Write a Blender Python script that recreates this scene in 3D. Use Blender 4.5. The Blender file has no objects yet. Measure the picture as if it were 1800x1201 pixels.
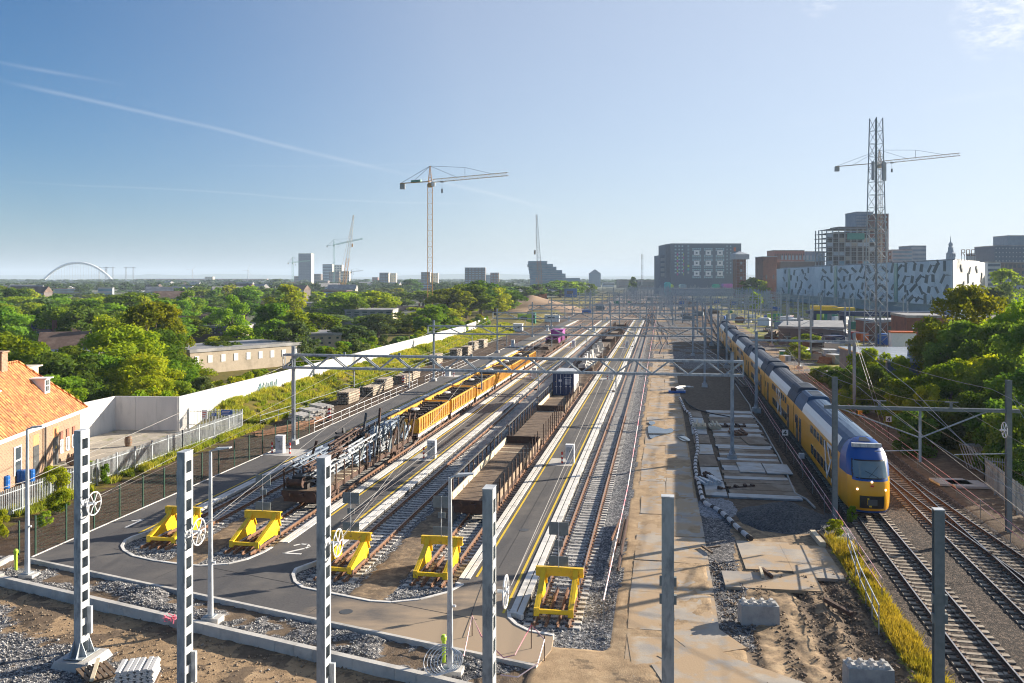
import bpy, bmesh, math, random
import numpy as np
from mathutils import Vector, Matrix, noise as mnoise
from mathutils.geometry import tessellate_polygon
random.seed(7)
RNG = np.random.default_rng(7)
R = math.radians
S = bpy.context.scene
COL = S.collection

# ------------------------------------------------------------------ camera
F = 1550.0                      # focal length in photo pixels (photo 1800 wide)
CAMH = 15.0
HAZE = 0.00014
HORIZON = 490.0
cd = bpy.data.cameras.new("camera"); cam = bpy.data.objects.new("camera", cd); COL.objects.link(cam)
cam.location = (0, 0, CAMH); cam.rotation_euler = (R(90), 0, 0)
cd.sensor_width = 36; cd.lens = 36 * F / 1800; cd.shift_y = -(600.5 - HORIZON) / 1800
cd.clip_start = 0.5; cd.clip_end = 40000
S.camera = cam
# ------------------------------------------------------------------ light
TH = math.atan(263 / F)         # the yard runs this far to the right of the view axis
SUN_EL, SUN_AZ = R(17.5), R(63.5)
sd = bpy.data.lights.new("sun", 'SUN'); sun = bpy.data.objects.new("sun", sd); COL.objects.link(sun)
sd.energy = 5.0; sd.angle = R(0.5); sd.color = (1.0, 0.88, 0.72)
sv = Vector((math.sin(SUN_AZ) * math.cos(SUN_EL), math.cos(SUN_AZ) * math.cos(SUN_EL), math.sin(SUN_EL)))
sun.rotation_euler = sv.to_track_quat('Z', 'Y').to_euler()
W_ = bpy.data.worlds.new("World"); S.world = W_; W_.use_nodes = True
nt = W_.node_tree; bg = nt.nodes['Background']
sky = nt.nodes.new('ShaderNodeTexSky'); sky.sky_type = 'NISHITA'; sky.sun_disc = False
sky.sun_elevation = SUN_EL; sky.sun_rotation = SUN_AZ
sky.altitude = 0; sky.air_density = 1.0; sky.dust_density = 0.6; sky.ozone_density = 6.0
bg.inputs['Strength'].default_value = 0.063
def wn(t, **kw):
    n = nt.nodes.new(t)
    for k, v in kw.items(): setattr(n, k, v)
    return n
def wm(op, a, b=None, clamp=False):
    n = wn('ShaderNodeMath', operation=op); n.use_clamp = clamp
    for i, x in enumerate((a, b)):
        if x is None: continue
        if isinstance(x, (int, float)): n.inputs[i].default_value = x
        else: nt.links.new(x, n.inputs[i])
    return n.outputs[0]
tc = wn('ShaderNodeTexCoord')
def pixdir(u, v): return Vector(((u - 900) / F, 1, (HORIZON - v) / F)).normalized()
def wdot(vec):
    n = wn('ShaderNodeVectorMath', operation='DOT_PRODUCT'); nt.links.new(tc.outputs['Generated'], n.inputs[0]); n.inputs[1].default_value = vec
    return n.outputs['Value']
wno = wn('ShaderNodeTexNoise'); wno.inputs['Scale'].default_value = 22; wno.inputs['Detail'].default_value = 5
nt.links.new(tc.outputs['Generated'], wno.inputs['Vector'])
wav = wn('ShaderNodeTexNoise'); wav.inputs['Scale'].default_value = 5; nt.links.new(tc.outputs['Generated'], wav.inputs['Vector'])
total = None
# vapour trails: great circles through two sky directions, fading towards their ends
for (a, b, wid, amp) in [((0, 138), (715, 306), .0030, .17), ((700, 303), (1010, 380), .0035, .16), ((-60, 95), (215, 148), .0026, .13),
                         ((20, 319), (870, 364), .0014, .12), ((1580, 193), (1830, 150), .006, .10), ((1100, 288), (1500, 284), .0012, .08),
                         ((1350, 225), (1500, 205), .003, .08), ((350, 292), (900, 286), .0015, .05)]:
    da, db = pixdir(*a), pixdir(*b); nrm = da.cross(db).normalized(); along = (db - da); mid = (da + db) / 2; L = along.length; along.normalize()
    d = wm('ABSOLUTE', wm('ADD', wdot(nrm), wm('MULTIPLY', wm('SUBTRACT', wav.outputs[0], .5), .009)))
    core = wm('SUBTRACT', 1, wm('DIVIDE', d, wid), True)
    al = wm('ABSOLUTE', wm('SUBTRACT', wdot(along), mid.dot(along)))
    end = wm('MULTIPLY', wm('SUBTRACT', L * .53, al), 14, True)
    x = wm('MULTIPLY', wm('MULTIPLY', core, end), wm('MULTIPLY', wm('ADD', wno.outputs[0], .35), amp))
    total = x if total is None else wm('ADD', total, x)
# a small wispy cloud high on the right
for (u, v, rad, amp) in ((1755, 30, .045, .9), (1440, -4, .022, .5)):
    dist = wm('SUBTRACT', 1, wdot(pixdir(u, v)))
    mk = wm('SUBTRACT', 1, wm('DIVIDE', dist, rad * rad / 2), True)
    cn = wn('ShaderNodeTexNoise'); cn.inputs['Scale'].default_value = 38; cn.inputs['Detail'].default_value = 7; cn.inputs['Roughness'].default_value = .7
    mpn = wn('ShaderNodeMapping'); mpn.inputs['Scale'].default_value = (1, 1, 2.6); nt.links.new(tc.outputs['Generated'], mpn.inputs[0]); nt.links.new(mpn.outputs[0], cn.inputs[0])
    c = wm('MULTIPLY', wm('MULTIPLY', wm('SUBTRACT', cn.outputs[0], .46), 5, True), wm('MULTIPLY', mk, amp), True)
    total = wm('ADD', total, c)
# morning mist in the air: pale towards the sun, bluish away from it, thicker near the horizon
toward = wm('MAXIMUM', wdot(sv), 0.0)
sep = wn('ShaderNodeSeparateXYZ'); nt.links.new(tc.outputs['Generated'], sep.inputs[0])
low = wm('EXPONENT', wm('MULTIPLY', wm('MAXIMUM', sep.outputs[2], 0.0), -4.5))
mist = wm('ADD', wm('MULTIPLY', toward, .68), wm('MULTIPLY', low, .20), True)
mc = wn('ShaderNodeMix', data_type='RGBA'); mc.clamp_factor = True; nt.links.new(wm('MULTIPLY', toward, 2.3), mc.inputs['Factor'])
mc.inputs['A'].default_value = (2.15, 3.3, 5.2, 1); mc.inputs['B'].default_value = (5.6, 5.9, 6.35, 1)
sk = wn('ShaderNodeMix', data_type='RGBA'); nt.links.new(mist, sk.inputs['Factor']); sk.clamp_factor = True
hsv = wn('ShaderNodeHueSaturation'); hsv.inputs['Value'].default_value = .70; hsv.inputs['Saturation'].default_value = 1.16; nt.links.new(sky.outputs[0], hsv.inputs['Color']); nt.links.new(hsv.outputs[0], sk.inputs['A']); nt.links.new(mc.outputs['Result'], sk.inputs['B'])
mx = wn('ShaderNodeMix', data_type='RGBA'); nt.links.new(total, mx.inputs['Factor']); mx.clamp_factor = True
nt.links.new(sk.outputs['Result'], mx.inputs['A']); mx.inputs['B'].default_value = (6.4, 6.5, 6.7, 1)
nt.links.new(mx.outputs['Result'], bg.inputs['Color'])
S.view_settings.view_transform = 'Standard'; S.view_settings.look = 'None'; S.view_settings.gamma = 1
S.view_settings.exposure = 1.45; S.view_settings.use_curve_mapping = False
S.cycles.volume_bounces = 0; S.cycles.max_bounces = 5; S.cycles.diffuse_bounces = 3; S.cycles.glossy_bounces = 2
S.cycles.transmission_bounces = 3; S.cycles.transparent_max_bounces = 8; S.cycles.use_denoising = True
S.cycles.volume_step_rate = 4.0; S.cycles.filter_width = 1.1

# ------------------------------------------------------------------ coordinates
CT, ST = math.cos(TH), math.sin(TH)
def W(t, s, z=0.0): return Vector((t * CT + s * ST, -t * ST + s * CT, z))       # yard (across, along) -> world
def TS(x, y): return (x * CT - y * ST, x * ST + y * CT)
def P(u, v, z=0.0):                                                            # photo pixel on the level z -> world
    Y = F * (CAMH - z) / (v - HORIZON); return Vector(((u - 900) * Y / F, Y, z))
def PT(u, v, z=0.0): p = P(u, v, z); return TS(p.x, p.y)
def U(u, Y): return (u - 900) * Y / F
def Z(v, Y): return CAMH + (HORIZON - v) * Y / F

# ------------------------------------------------------------------ materials
def M(name, c1, c2=None, scale=3.0, rough=.7, metal=0.0, bump=0.0, bscale=None, c3=None, s3=.25, f3=(.5, .62), coord='pos', vor=False,
      spec=.5, detail=5, stretch=None, emit=None, rnd=0.0, bdist=.05):
    m = bpy.data.materials.new(name); m.use_nodes = True; t = m.node_tree; N = t.nodes; L = t.links
    b = N['Principled BSDF']; b.inputs['Roughness'].default_value = rough; b.inputs['Metallic'].default_value = metal
    b.inputs['Specular IOR Level'].default_value = spec
    if coord == 'pos': co = N.new('ShaderNodeNewGeometry').outputs['Position']
    else: co = N.new('ShaderNodeTexCoord').outputs['Object']
    if stretch:
        mp = N.new('ShaderNodeMapping'); mp.inputs['Scale'].default_value = stretch; L.new(co, mp.inputs[0]); co = mp.outputs[0]
    c2 = c2 or tuple(min(1, x * .8) for x in c1)
    if vor:
        tx = N.new('ShaderNodeTexVoronoi'); tx.inputs['Scale'].default_value = scale; L.new(co, tx.inputs['Vector'])
        sp = N.new('ShaderNodeSeparateColor'); L.new(tx.outputs['Color'], sp.inputs[0]); fac = sp.outputs[0]
    else:
        tx = N.new('ShaderNodeTexNoise'); tx.inputs['Scale'].default_value = scale; tx.inputs['Detail'].default_value = detail
        tx.inputs['Roughness'].default_value = .62; L.new(co, tx.inputs['Vector']); fac = tx.outputs['Fac']
    rp = N.new('ShaderNodeValToRGB'); L.new(fac, rp.inputs[0])
    lo, hi = (.05, .95) if vor else (.32, .68)
    rp.color_ramp.elements[0].position = lo; rp.color_ramp.elements[0].color = (*c1, 1)
    rp.color_ramp.elements[1].position = hi; rp.color_ramp.elements[1].color = (*c2, 1)
    out = rp.outputs[0]
    if c3:
        n3 = N.new('ShaderNodeTexNoise'); n3.inputs['Scale'].default_value = s3; n3.inputs['Detail'].default_value = 6; n3.inputs['Roughness'].default_value = .65
        L.new(co, n3.inputs['Vector']); r3 = N.new('ShaderNodeMapRange'); r3.inputs['From Min'].default_value = f3[0]; r3.inputs['From Max'].default_value = f3[1]
        L.new(n3.outputs['Fac'], r3.inputs['Value']); mi = N.new('ShaderNodeMix'); mi.data_type = 'RGBA'
        L.new(r3.outputs[0], mi.inputs['Factor']); L.new(out, mi.inputs['A']); mi.inputs['B'].default_value = (*c3, 1); out = mi.outputs['Result']
    if rnd:
        oi = N.new('ShaderNodeObjectInfo'); hs = N.new('ShaderNodeHueSaturation'); r4 = N.new('ShaderNodeMapRange')
        r4.inputs['To Min'].default_value = 1 - rnd; r4.inputs['To Max'].default_value = 1 + rnd; L.new(oi.outputs['Random'], r4.inputs['Value'])
        L.new(r4.outputs[0], hs.inputs['Value']); L.new(out, hs.inputs['Color']); out = hs.outputs[0]
    L.new(out, b.inputs['Base Color'])
    if bump:
        bt = tx
        if bscale:
            bt = N.new('ShaderNodeTexNoise'); bt.inputs['Scale'].default_value = bscale; bt.inputs['Detail'].default_value = 4; L.new(co, bt.inputs['Vector'])
        bp = N.new('ShaderNodeBump'); bp.inputs['Strength'].default_value = bump; bp.inputs['Distance'].default_value = bdist
        L.new(bt.outputs['Distance'] if (vor and not bscale) else bt.outputs['Fac'], bp.inputs['Height']); L.new(bp.outputs[0], b.inputs['Normal'])
        if vor and not bscale: bp.invert = True
    if emit: b.inputs['Emission Color'].default_value = (*emit[0], 1); b.inputs['Emission Strength'].default_value = emit[1]
    return m
def leafmat(name, c1, c2, trans=.35):
    m = bpy.data.materials.new(name); m.use_nodes = True; t = m.node_tree; N = t.nodes; L = t.links; N.remove(N['Principled BSDF'])
    co = N.new('ShaderNodeNewGeometry').outputs['Position']
    tx = N.new('ShaderNodeTexNoise'); tx.inputs['Scale'].default_value = .45; tx.inputs['Detail'].default_value = 4; L.new(co, tx.inputs[0])
    rp = N.new('ShaderNodeValToRGB'); L.new(tx.outputs['Fac'], rp.inputs[0]); rp.color_ramp.elements[0].position = .35; rp.color_ramp.elements[1].position = .66
    rp.color_ramp.elements[0].color = (*c1, 1); rp.color_ramp.elements[1].color = (*c2, 1)
    oi = N.new('ShaderNodeObjectInfo'); hs = N.new('ShaderNodeHueSaturation'); r4 = N.new('ShaderNodeMapRange')
    r4.inputs['To Min'].default_value = .62; r4.inputs['To Max'].default_value = 1.35; L.new(oi.outputs['Random'], r4.inputs['Value']); L.new(r4.outputs[0], hs.inputs['Value'])
    r5 = N.new('ShaderNodeMapRange'); r5.inputs['To Min'].default_value = .475; r5.inputs['To Max'].default_value = .525
    ml = N.new('ShaderNodeMath'); ml.operation = 'FRACT'; m2 = N.new('ShaderNodeMath'); m2.operation = 'MULTIPLY'; m2.inputs[1].default_value = 37.7
    L.new(oi.outputs['Random'], m2.inputs[0]); L.new(m2.outputs[0], ml.inputs[0]); L.new(ml.outputs[0], r5.inputs['Value']); L.new(r5.outputs[0], hs.inputs['Hue'])
    L.new(rp.outputs[0], hs.inputs['Color'])
    d = N.new('ShaderNodeBsdfDiffuse'); tr = N.new('ShaderNodeBsdfTranslucent'); mxs = N.new('ShaderNodeMixShader'); mxs.inputs[0].default_value = trans
    L.new(hs.outputs[0], d.inputs[0]); br = N.new('ShaderNodeMix'); br.data_type = 'RGBA'; br.blend_type = 'MULTIPLY'; br.inputs['Factor'].default_value = 1
    L.new(hs.outputs[0], br.inputs['A']); br.inputs['B'].default_value = (1.5, 1.35, .5, 1); L.new(br.outputs['Result'], tr.inputs[0])
    L.new(d.outputs[0], mxs.inputs[1]); L.new(tr.outputs[0], mxs.inputs[2]); L.new(mxs.outputs[0], N['Material Output'].inputs[0])
    return m

galv = M('galvanised_steel', (.31, .35, .38), (.43, .47, .50), 6, .5, .35, c3=(.21, .24, .27), s3=2.2, stretch=(1, 1, .35))
galvd = M('weathered_steel', (.16, .19, .20), (.22, .25, .26), 5, .6, .3, coord='obj')
paleg = M('pale_grey_steel', (.50, .53, .55), (.60, .62, .63), 4, .5, .2, c3=(.36, .39, .42), s3=3, stretch=(1, 1, .4))
yel = M('yellow_paint', (.83, .52, .01), (.87, .57, .015), 2, .38, bump=.04, bscale=12, c3=(.36, .20, .04), s3=3.6, f3=(.57, .70))
rust = M('rusty_steel', (.16, .085, .05), (.28, .15, .085), 7, .8, .2, c3=(.15, .07, .04), s3=1.5)
rustd = M('dark_rusty_iron', (.055, .032, .025), (.10, .055, .04), 5, .8, .2, c3=(.15, .075, .045), s3=2, f3=(.55, .7))
railtop = M('worn_rail_head', (.42, .40, .38), (.55, .52, .49), 2, .35, .7)
railtopr = M('brownish_rail_head', (.36, .24, .17), (.42, .33, .28), 2, .5, .4)
slp = M('concrete_sleeper', (.42, .41, .38), (.56, .54, .50), 4, .85, rnd=.18, c3=(.30, .28, .26), s3=2)
slpd = M('brown_dusted_sleeper', (.26, .22, .17), (.38, .33, .26), 4, .85, rnd=.18, c3=(.17, .13, .10), s3=2)
conc = M('pale_concrete', (.46, .44, .41), (.56, .54, .50), 1.6, .85, bump=.15, bscale=30, c3=(.36, .35, .33), s3=.5)
concw = M('white_concrete', (.58, .57, .55), (.68, .66, .63), .8, .85, c3=(.50, .49, .47), s3=1.1, f3=(.52, .7), bump=.1, bscale=20, stretch=(1, 1, .25))
concd = M('grey_concrete', (.30, .31, .31), (.38, .38, .37), 2.5, .9, c3=(.24, .25, .25), s3=.8, bump=.3, bscale=25)
edging = M('white_edging_block', (.62, .61, .58), (.72, .70, .66), 1.5, .8, c3=(.48, .47, .45), s3=.8)
white = M('white_paint', (.74, .75, .76), (.80, .80, .80), 2, .5, coord='obj', c3=(.60, .61, .62), s3=1.2, f3=(.55, .75))
creamp = M('cream_plaster', (.60, .54, .42), (.66, .60, .48), 1, .85, c3=(.50, .45, .36), s3=.3)
beige = M('beige_brick', (.40, .34, .26), (.46, .39, .30), 2, .9, c3=(.34, .29, .22), s3=.4)
redb = M('red_brick_wall', (.20, .09, .065), (.27, .12, .08), 3, .9, c3=(.16, .08, .06), s3=.4)
dkb = M('dark_brick_wall', (.09, .12, .17), (.13, .165, .22), .8, .9)
glass = M('dark_window_glass', (.035, .05, .065), (.06, .08, .10), .3, .08, 0, spec=.8)
glassb = M('blue_window_glass', (.12, .22, .30), (.22, .36, .44), .2, .3, spec=.6)
blk = M('black_rubber', (.012, .012, .014), (.02, .02, .022), 5, .7)
dgrey = M('dark_grey_metal', (.07, .075, .08), (.10, .105, .11), 4, .5, .3)
blue = M('blue_plastic', (.01, .10, .38), (.015, .13, .45), 3, .35, coord='obj')
navy = M('navy_container_paint', (.012, .03, .10), (.018, .045, .13), 2, .5, coord='obj', c3=(.05, .06, .10), s3=2, f3=(.6, .8))
green = M('dark_green_post_paint', (.01, .055, .03), (.015, .07, .04), 3, .5)
redp = M('red_paint', (.55, .02, .015), (.6, .03, .02), 3, .4)
orangep = M('orange_paint', (.60, .12, .02), (.66, .16, .03), 3, .5)
pinkt = M('pink_barrier_tape', (.62, .16, .20), (.72, .55, .58), .7, .5, detail=1)
purp = M('purple_paint', (.28, .03, .26), (.33, .05, .30), 3, .5)
limep = M('lime_green_paint', (.42, .60, .03), (.48, .66, .05), 3, .5)
tealp = M('green_container_paint', (.01, .20, .12), (.02, .25, .15), 3, .5)
wood = M('weathered_plank', (.10, .065, .042), (.20, .14, .09), 1.5, .85, stretch=(1, 1, 1), c3=(.32, .26, .20), s3=.35, f3=(.58, .75), bump=.2, bscale=10)
woodl = M('light_timber', (.50, .42, .29), (.60, .52, .38), 3, .8, coord='obj')
craneo = M('orange_crane_paint', (.50, .24, .05), (.60, .32, .08), 2, .6)
cranet = M('green_crane_paint', (.16, .36, .33), (.22, .42, .38), 2, .6)
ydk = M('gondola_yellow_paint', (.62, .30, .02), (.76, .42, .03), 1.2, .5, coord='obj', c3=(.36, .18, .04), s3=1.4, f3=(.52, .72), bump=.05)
asph = M('asphalt', (.062, .060, .062), (.092, .088, .088), 9, .85, bump=.25, bscale=60, c3=(.128, .118, .108), s3=.3, f3=(.48, .72), bdist=.01)
ymark = M('yellow_marking', (.62, .42, .02), (.70, .50, .03), 5, .7, c3=(.40, .30, .08), s3=1.5, f3=(.58, .75))
wmark = M('white_marking', (.70, .69, .66), (.78, .77, .74), 5, .7)
rooft = M('dark_roof_tiles', (.10, .065, .05), (.15, .10, .08), 2, .85, c3=(.2, .14, .11), s3=.3)
roofg = M('grey_bitumen_roof', (.20, .20, .20), (.28, .275, .27), .6, .6, c3=(.36, .35, .34), s3=.3)
solar = M('solar_panel', (.02, .03, .07), (.03, .045, .10), 1, .15, spec=.8)

# ------------------------------------------------------------------ mesh builder
CUBEF = [(0, 3, 2, 1), (4, 5, 6, 7), (0, 1, 5, 4), (1, 2, 6, 5), (2, 3, 7, 6), (3, 0, 4, 7)]
class MB:
    def __init__(s): s.v = []; s.f = []; s.m = []; s.mi = 0
    def mat(s, i): s.mi = i; return s
    def add(s, vs, fs):
        o = len(s.v); s.v += [tuple(p) for p in vs]
        for f in fs: s.f.append(tuple(o + i for i in f)); s.m.append(s.mi)
        return s
    def box(s, x0, y0, z0, x1, y1, z1, tap=0.0):
        a = tap
        return s.add([(x0, y0, z0), (x1, y0, z0), (x1, y1, z0), (x0, y1, z0), (x0 + a, y0 + a, z1), (x1 - a, y0 + a, z1), (x1 - a, y1 - a, z1), (x0 + a, y1 - a, z1)], CUBEF)
    def bar(s, p, q, w, h=None, up=(0, 0, 1)):
        p, q = Vector(p), Vector(q); d = (q - p)
        if d.length < 1e-6: return s
        d.normalize(); up = Vector(up)
        if abs(d.dot(up)) > .98: up = Vector((0, 1, 0))
        x = d.cross(up).normalized() * (w / 2); y = x.cross(d).normalized() * ((h or w) / 2)
        return s.add([p - x - y, p + x - y, p + x + y, p - x + y, q - x - y, q + x - y, q + x + y, q - x + y], CUBEF)
    def tube(s, pts, r, n=6, r2=None, cap=True):
        pts = [Vector(p) for p in pts]; o = len(s.v); k = len(pts)
        for i, p in enumerate(pts):
            d = (pts[min(i + 1, k - 1)] - pts[max(i - 1, 0)]).normalized(); up = Vector((0, 0, 1)) if abs(d.z) < .95 else Vector((0, 1, 0))
            x = d.cross(up).normalized(); y = x.cross(d); rr = r if r2 is None else r + (r2 - r) * i / (k - 1)
            for j in range(n):
                a = 2 * math.pi * j / n; s.v.append(tuple(p + (x * math.cos(a) + y * math.sin(a)) * rr))
        for i in range(k - 1):
            for j in range(n):
                a, b = o + i * n + j, o + i * n + (j + 1) % n; s.f.append((a, b, b + n, a + n)); s.m.append(s.mi)
        if cap:
            s.f.append(tuple(o + j for j in range(n))[::-1]); s.m.append(s.mi)
            s.f.append(tuple(o + (k - 1) * n + j for j in range(n))); s.m.append(s.mi)
        return s
    def lathe(s, prof, n=12, c=(0, 0, 0), axis='z'):
        o = len(s.v)
        for r, z in prof:
            for j in range(n):
                a = 2 * math.pi * j / n; x, y = r * math.cos(a), r * math.sin(a)
                v = (x, y, z) if axis == 'z' else ((z, x, y) if axis == 'x' else (x, z, y))
                s.v.append((v[0] + c[0], v[1] + c[1], v[2] + c[2]))
        for i in range(len(prof) - 1):
            for j in range(n):
                a, b = o + i * n + j, o + i * n + (j + 1) % n; s.f.append((a, b, b + n, a + n)); s.m.append(s.mi)
        s.f.append(tuple(o + j for j in range(n))[::-1]); s.m.append(s.mi)
        s.f.append(tuple(o + (len(prof) - 1) * n + j for j in range(n))); s.m.append(s.mi)
        return s
    def prism(s, poly, z0, z1, axis='z'):
        """poly: 2-D outline extruded; axis z -> (x,y), x -> (y,z), y -> (x,z)"""
        def mk(a, b, c): return (a, b, c) if axis == 'z' else ((c, a, b) if axis == 'x' else (a, c, b))
        n = len(poly); tri = tessellate_polygon([[Vector((a, b, 0)) for a, b in poly]])
        vs = [mk(a, b, z0) for a, b in poly] + [mk(a, b, z1) for a, b in poly]
        fs = [tuple(t)[::-1] for t in tri] + [tuple(i + n for i in t) for t in tri] + [(i, (i + 1) % n, (i + 1) % n + n, i + n) for i in range(n)]
        return s.add(vs, fs)
    def quad(s, a, b, c, d): return s.add([a, b, c, d], [(0, 1, 2, 3)])
    def build(s, name, mats, parent=None, smooth=False, loc=None, rz=None, fix=True):
        me = bpy.data.meshes.new(name); me.from_pydata(s.v, [], s.f)
        mats = mats if isinstance(mats, (list, tuple)) else [mats]
        for m in mats: me.materials.append(m)
        if len(mats) > 1: me.polygons.foreach_set('material_index', s.m)
        if fix:
            b = bmesh.new(); b.from_mesh(me); bmesh.ops.recalc_face_normals(b, faces=b.faces); b.to_mesh(me); b.free()
        if smooth: me.polygons.foreach_set('use_smooth', [True] * len(me.polygons))
        me.update(); o = bpy.data.objects.new(name, me); COL.objects.link(o)
        if parent: o.parent = parent
        if loc is not None: o.location = loc
        if rz is not None: o.rotation_euler = (0, 0, rz)
        return o
def tag(o, label=None, cat=None, group=None, kind=None):
    if label: o['label'] = label
    if cat: o['category'] = cat
    if group: o['group'] = group
    if kind: o['kind'] = kind
    return o
def thing(name, label, cat, loc=(0, 0, 0), rz=0.0, group=None):
    o = bpy.data.objects.new(name, None); COL.objects.link(o); o.location = loc; o.rotation_euler = (0, 0, rz); o.empty_display_size = .1
    return tag(o, label, cat, group)
KIDS = {}
def kids(o): return [c for c in bpy.data.objects if c.parent == o]
def dup(root, loc=None, rz=None, label=None, group=None, scale=None, name=None):
    r = root.copy(); COL.objects.link(r)
    if loc is not None: r.location = loc
    if rz is not None: r.rotation_euler = (0, 0, rz)
    if scale is not None: r.scale = scale
    if label: r['label'] = label
    if group: r['group'] = group
    key = root.name
    if key not in KIDS: KIDS[key] = [(c, kids(c)) for c in kids(root)]
    for ch, gs in KIDS[key]:
        c = ch.copy(); COL.objects.link(c); c.parent = r
        for g in gs: d = g.copy(); COL.objects.link(d); d.parent = c
    return r
def inst(mesh, name, parent=None, loc=(0, 0, 0), rz=0.0, scale=None):
    o = bpy.data.objects.new(name, mesh); COL.objects.link(o); o.location = loc; o.rotation_euler = (0, 0, rz)
    if scale: o.scale = scale
    if parent: o.parent = parent
    return o
def yard(name, label, cat, t, s, z=0.0, group=None, rz=0.0): return thing(name, label, cat, W(t, s, z), -TH + rz, group)

# ------------------------------------------------------------------ numpy noise
def vnoise(x, y, seed=0):
    xi = np.floor(x).astype(np.int64); yi = np.floor(y).astype(np.int64); xf = x - xi; yf = y - yi
    def h(a, b):
        n = (a * 374761393 + b * 668265263 + seed * 974634777) & 0xFFFFFFFF; n = ((n ^ (n >> 13)) * 1274126177) & 0xFFFFFFFF
        return ((n ^ (n >> 16)) & 0xFFFF) / 65535.0
    u = xf * xf * (3 - 2 * xf); v = yf * yf * (3 - 2 * yf)
    return (h(xi, yi) * (1 - u) + h(xi + 1, yi) * u) * (1 - v) + (h(xi, yi + 1) * (1 - u) + h(xi + 1, yi + 1) * u) * v
def fbm(x, y, oct=4, seed=0):
    a = .5; r = 0; tot = 0
    for i in range(oct): r = r + a * vnoise(x * 2 ** i, y * 2 ** i, seed + i); tot += a; a *= .55
    return r / tot
def sstep(a, b, x): t = np.clip((x - a) / (b - a), 0, 1); return t * t * (3 - 2 * t)

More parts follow.
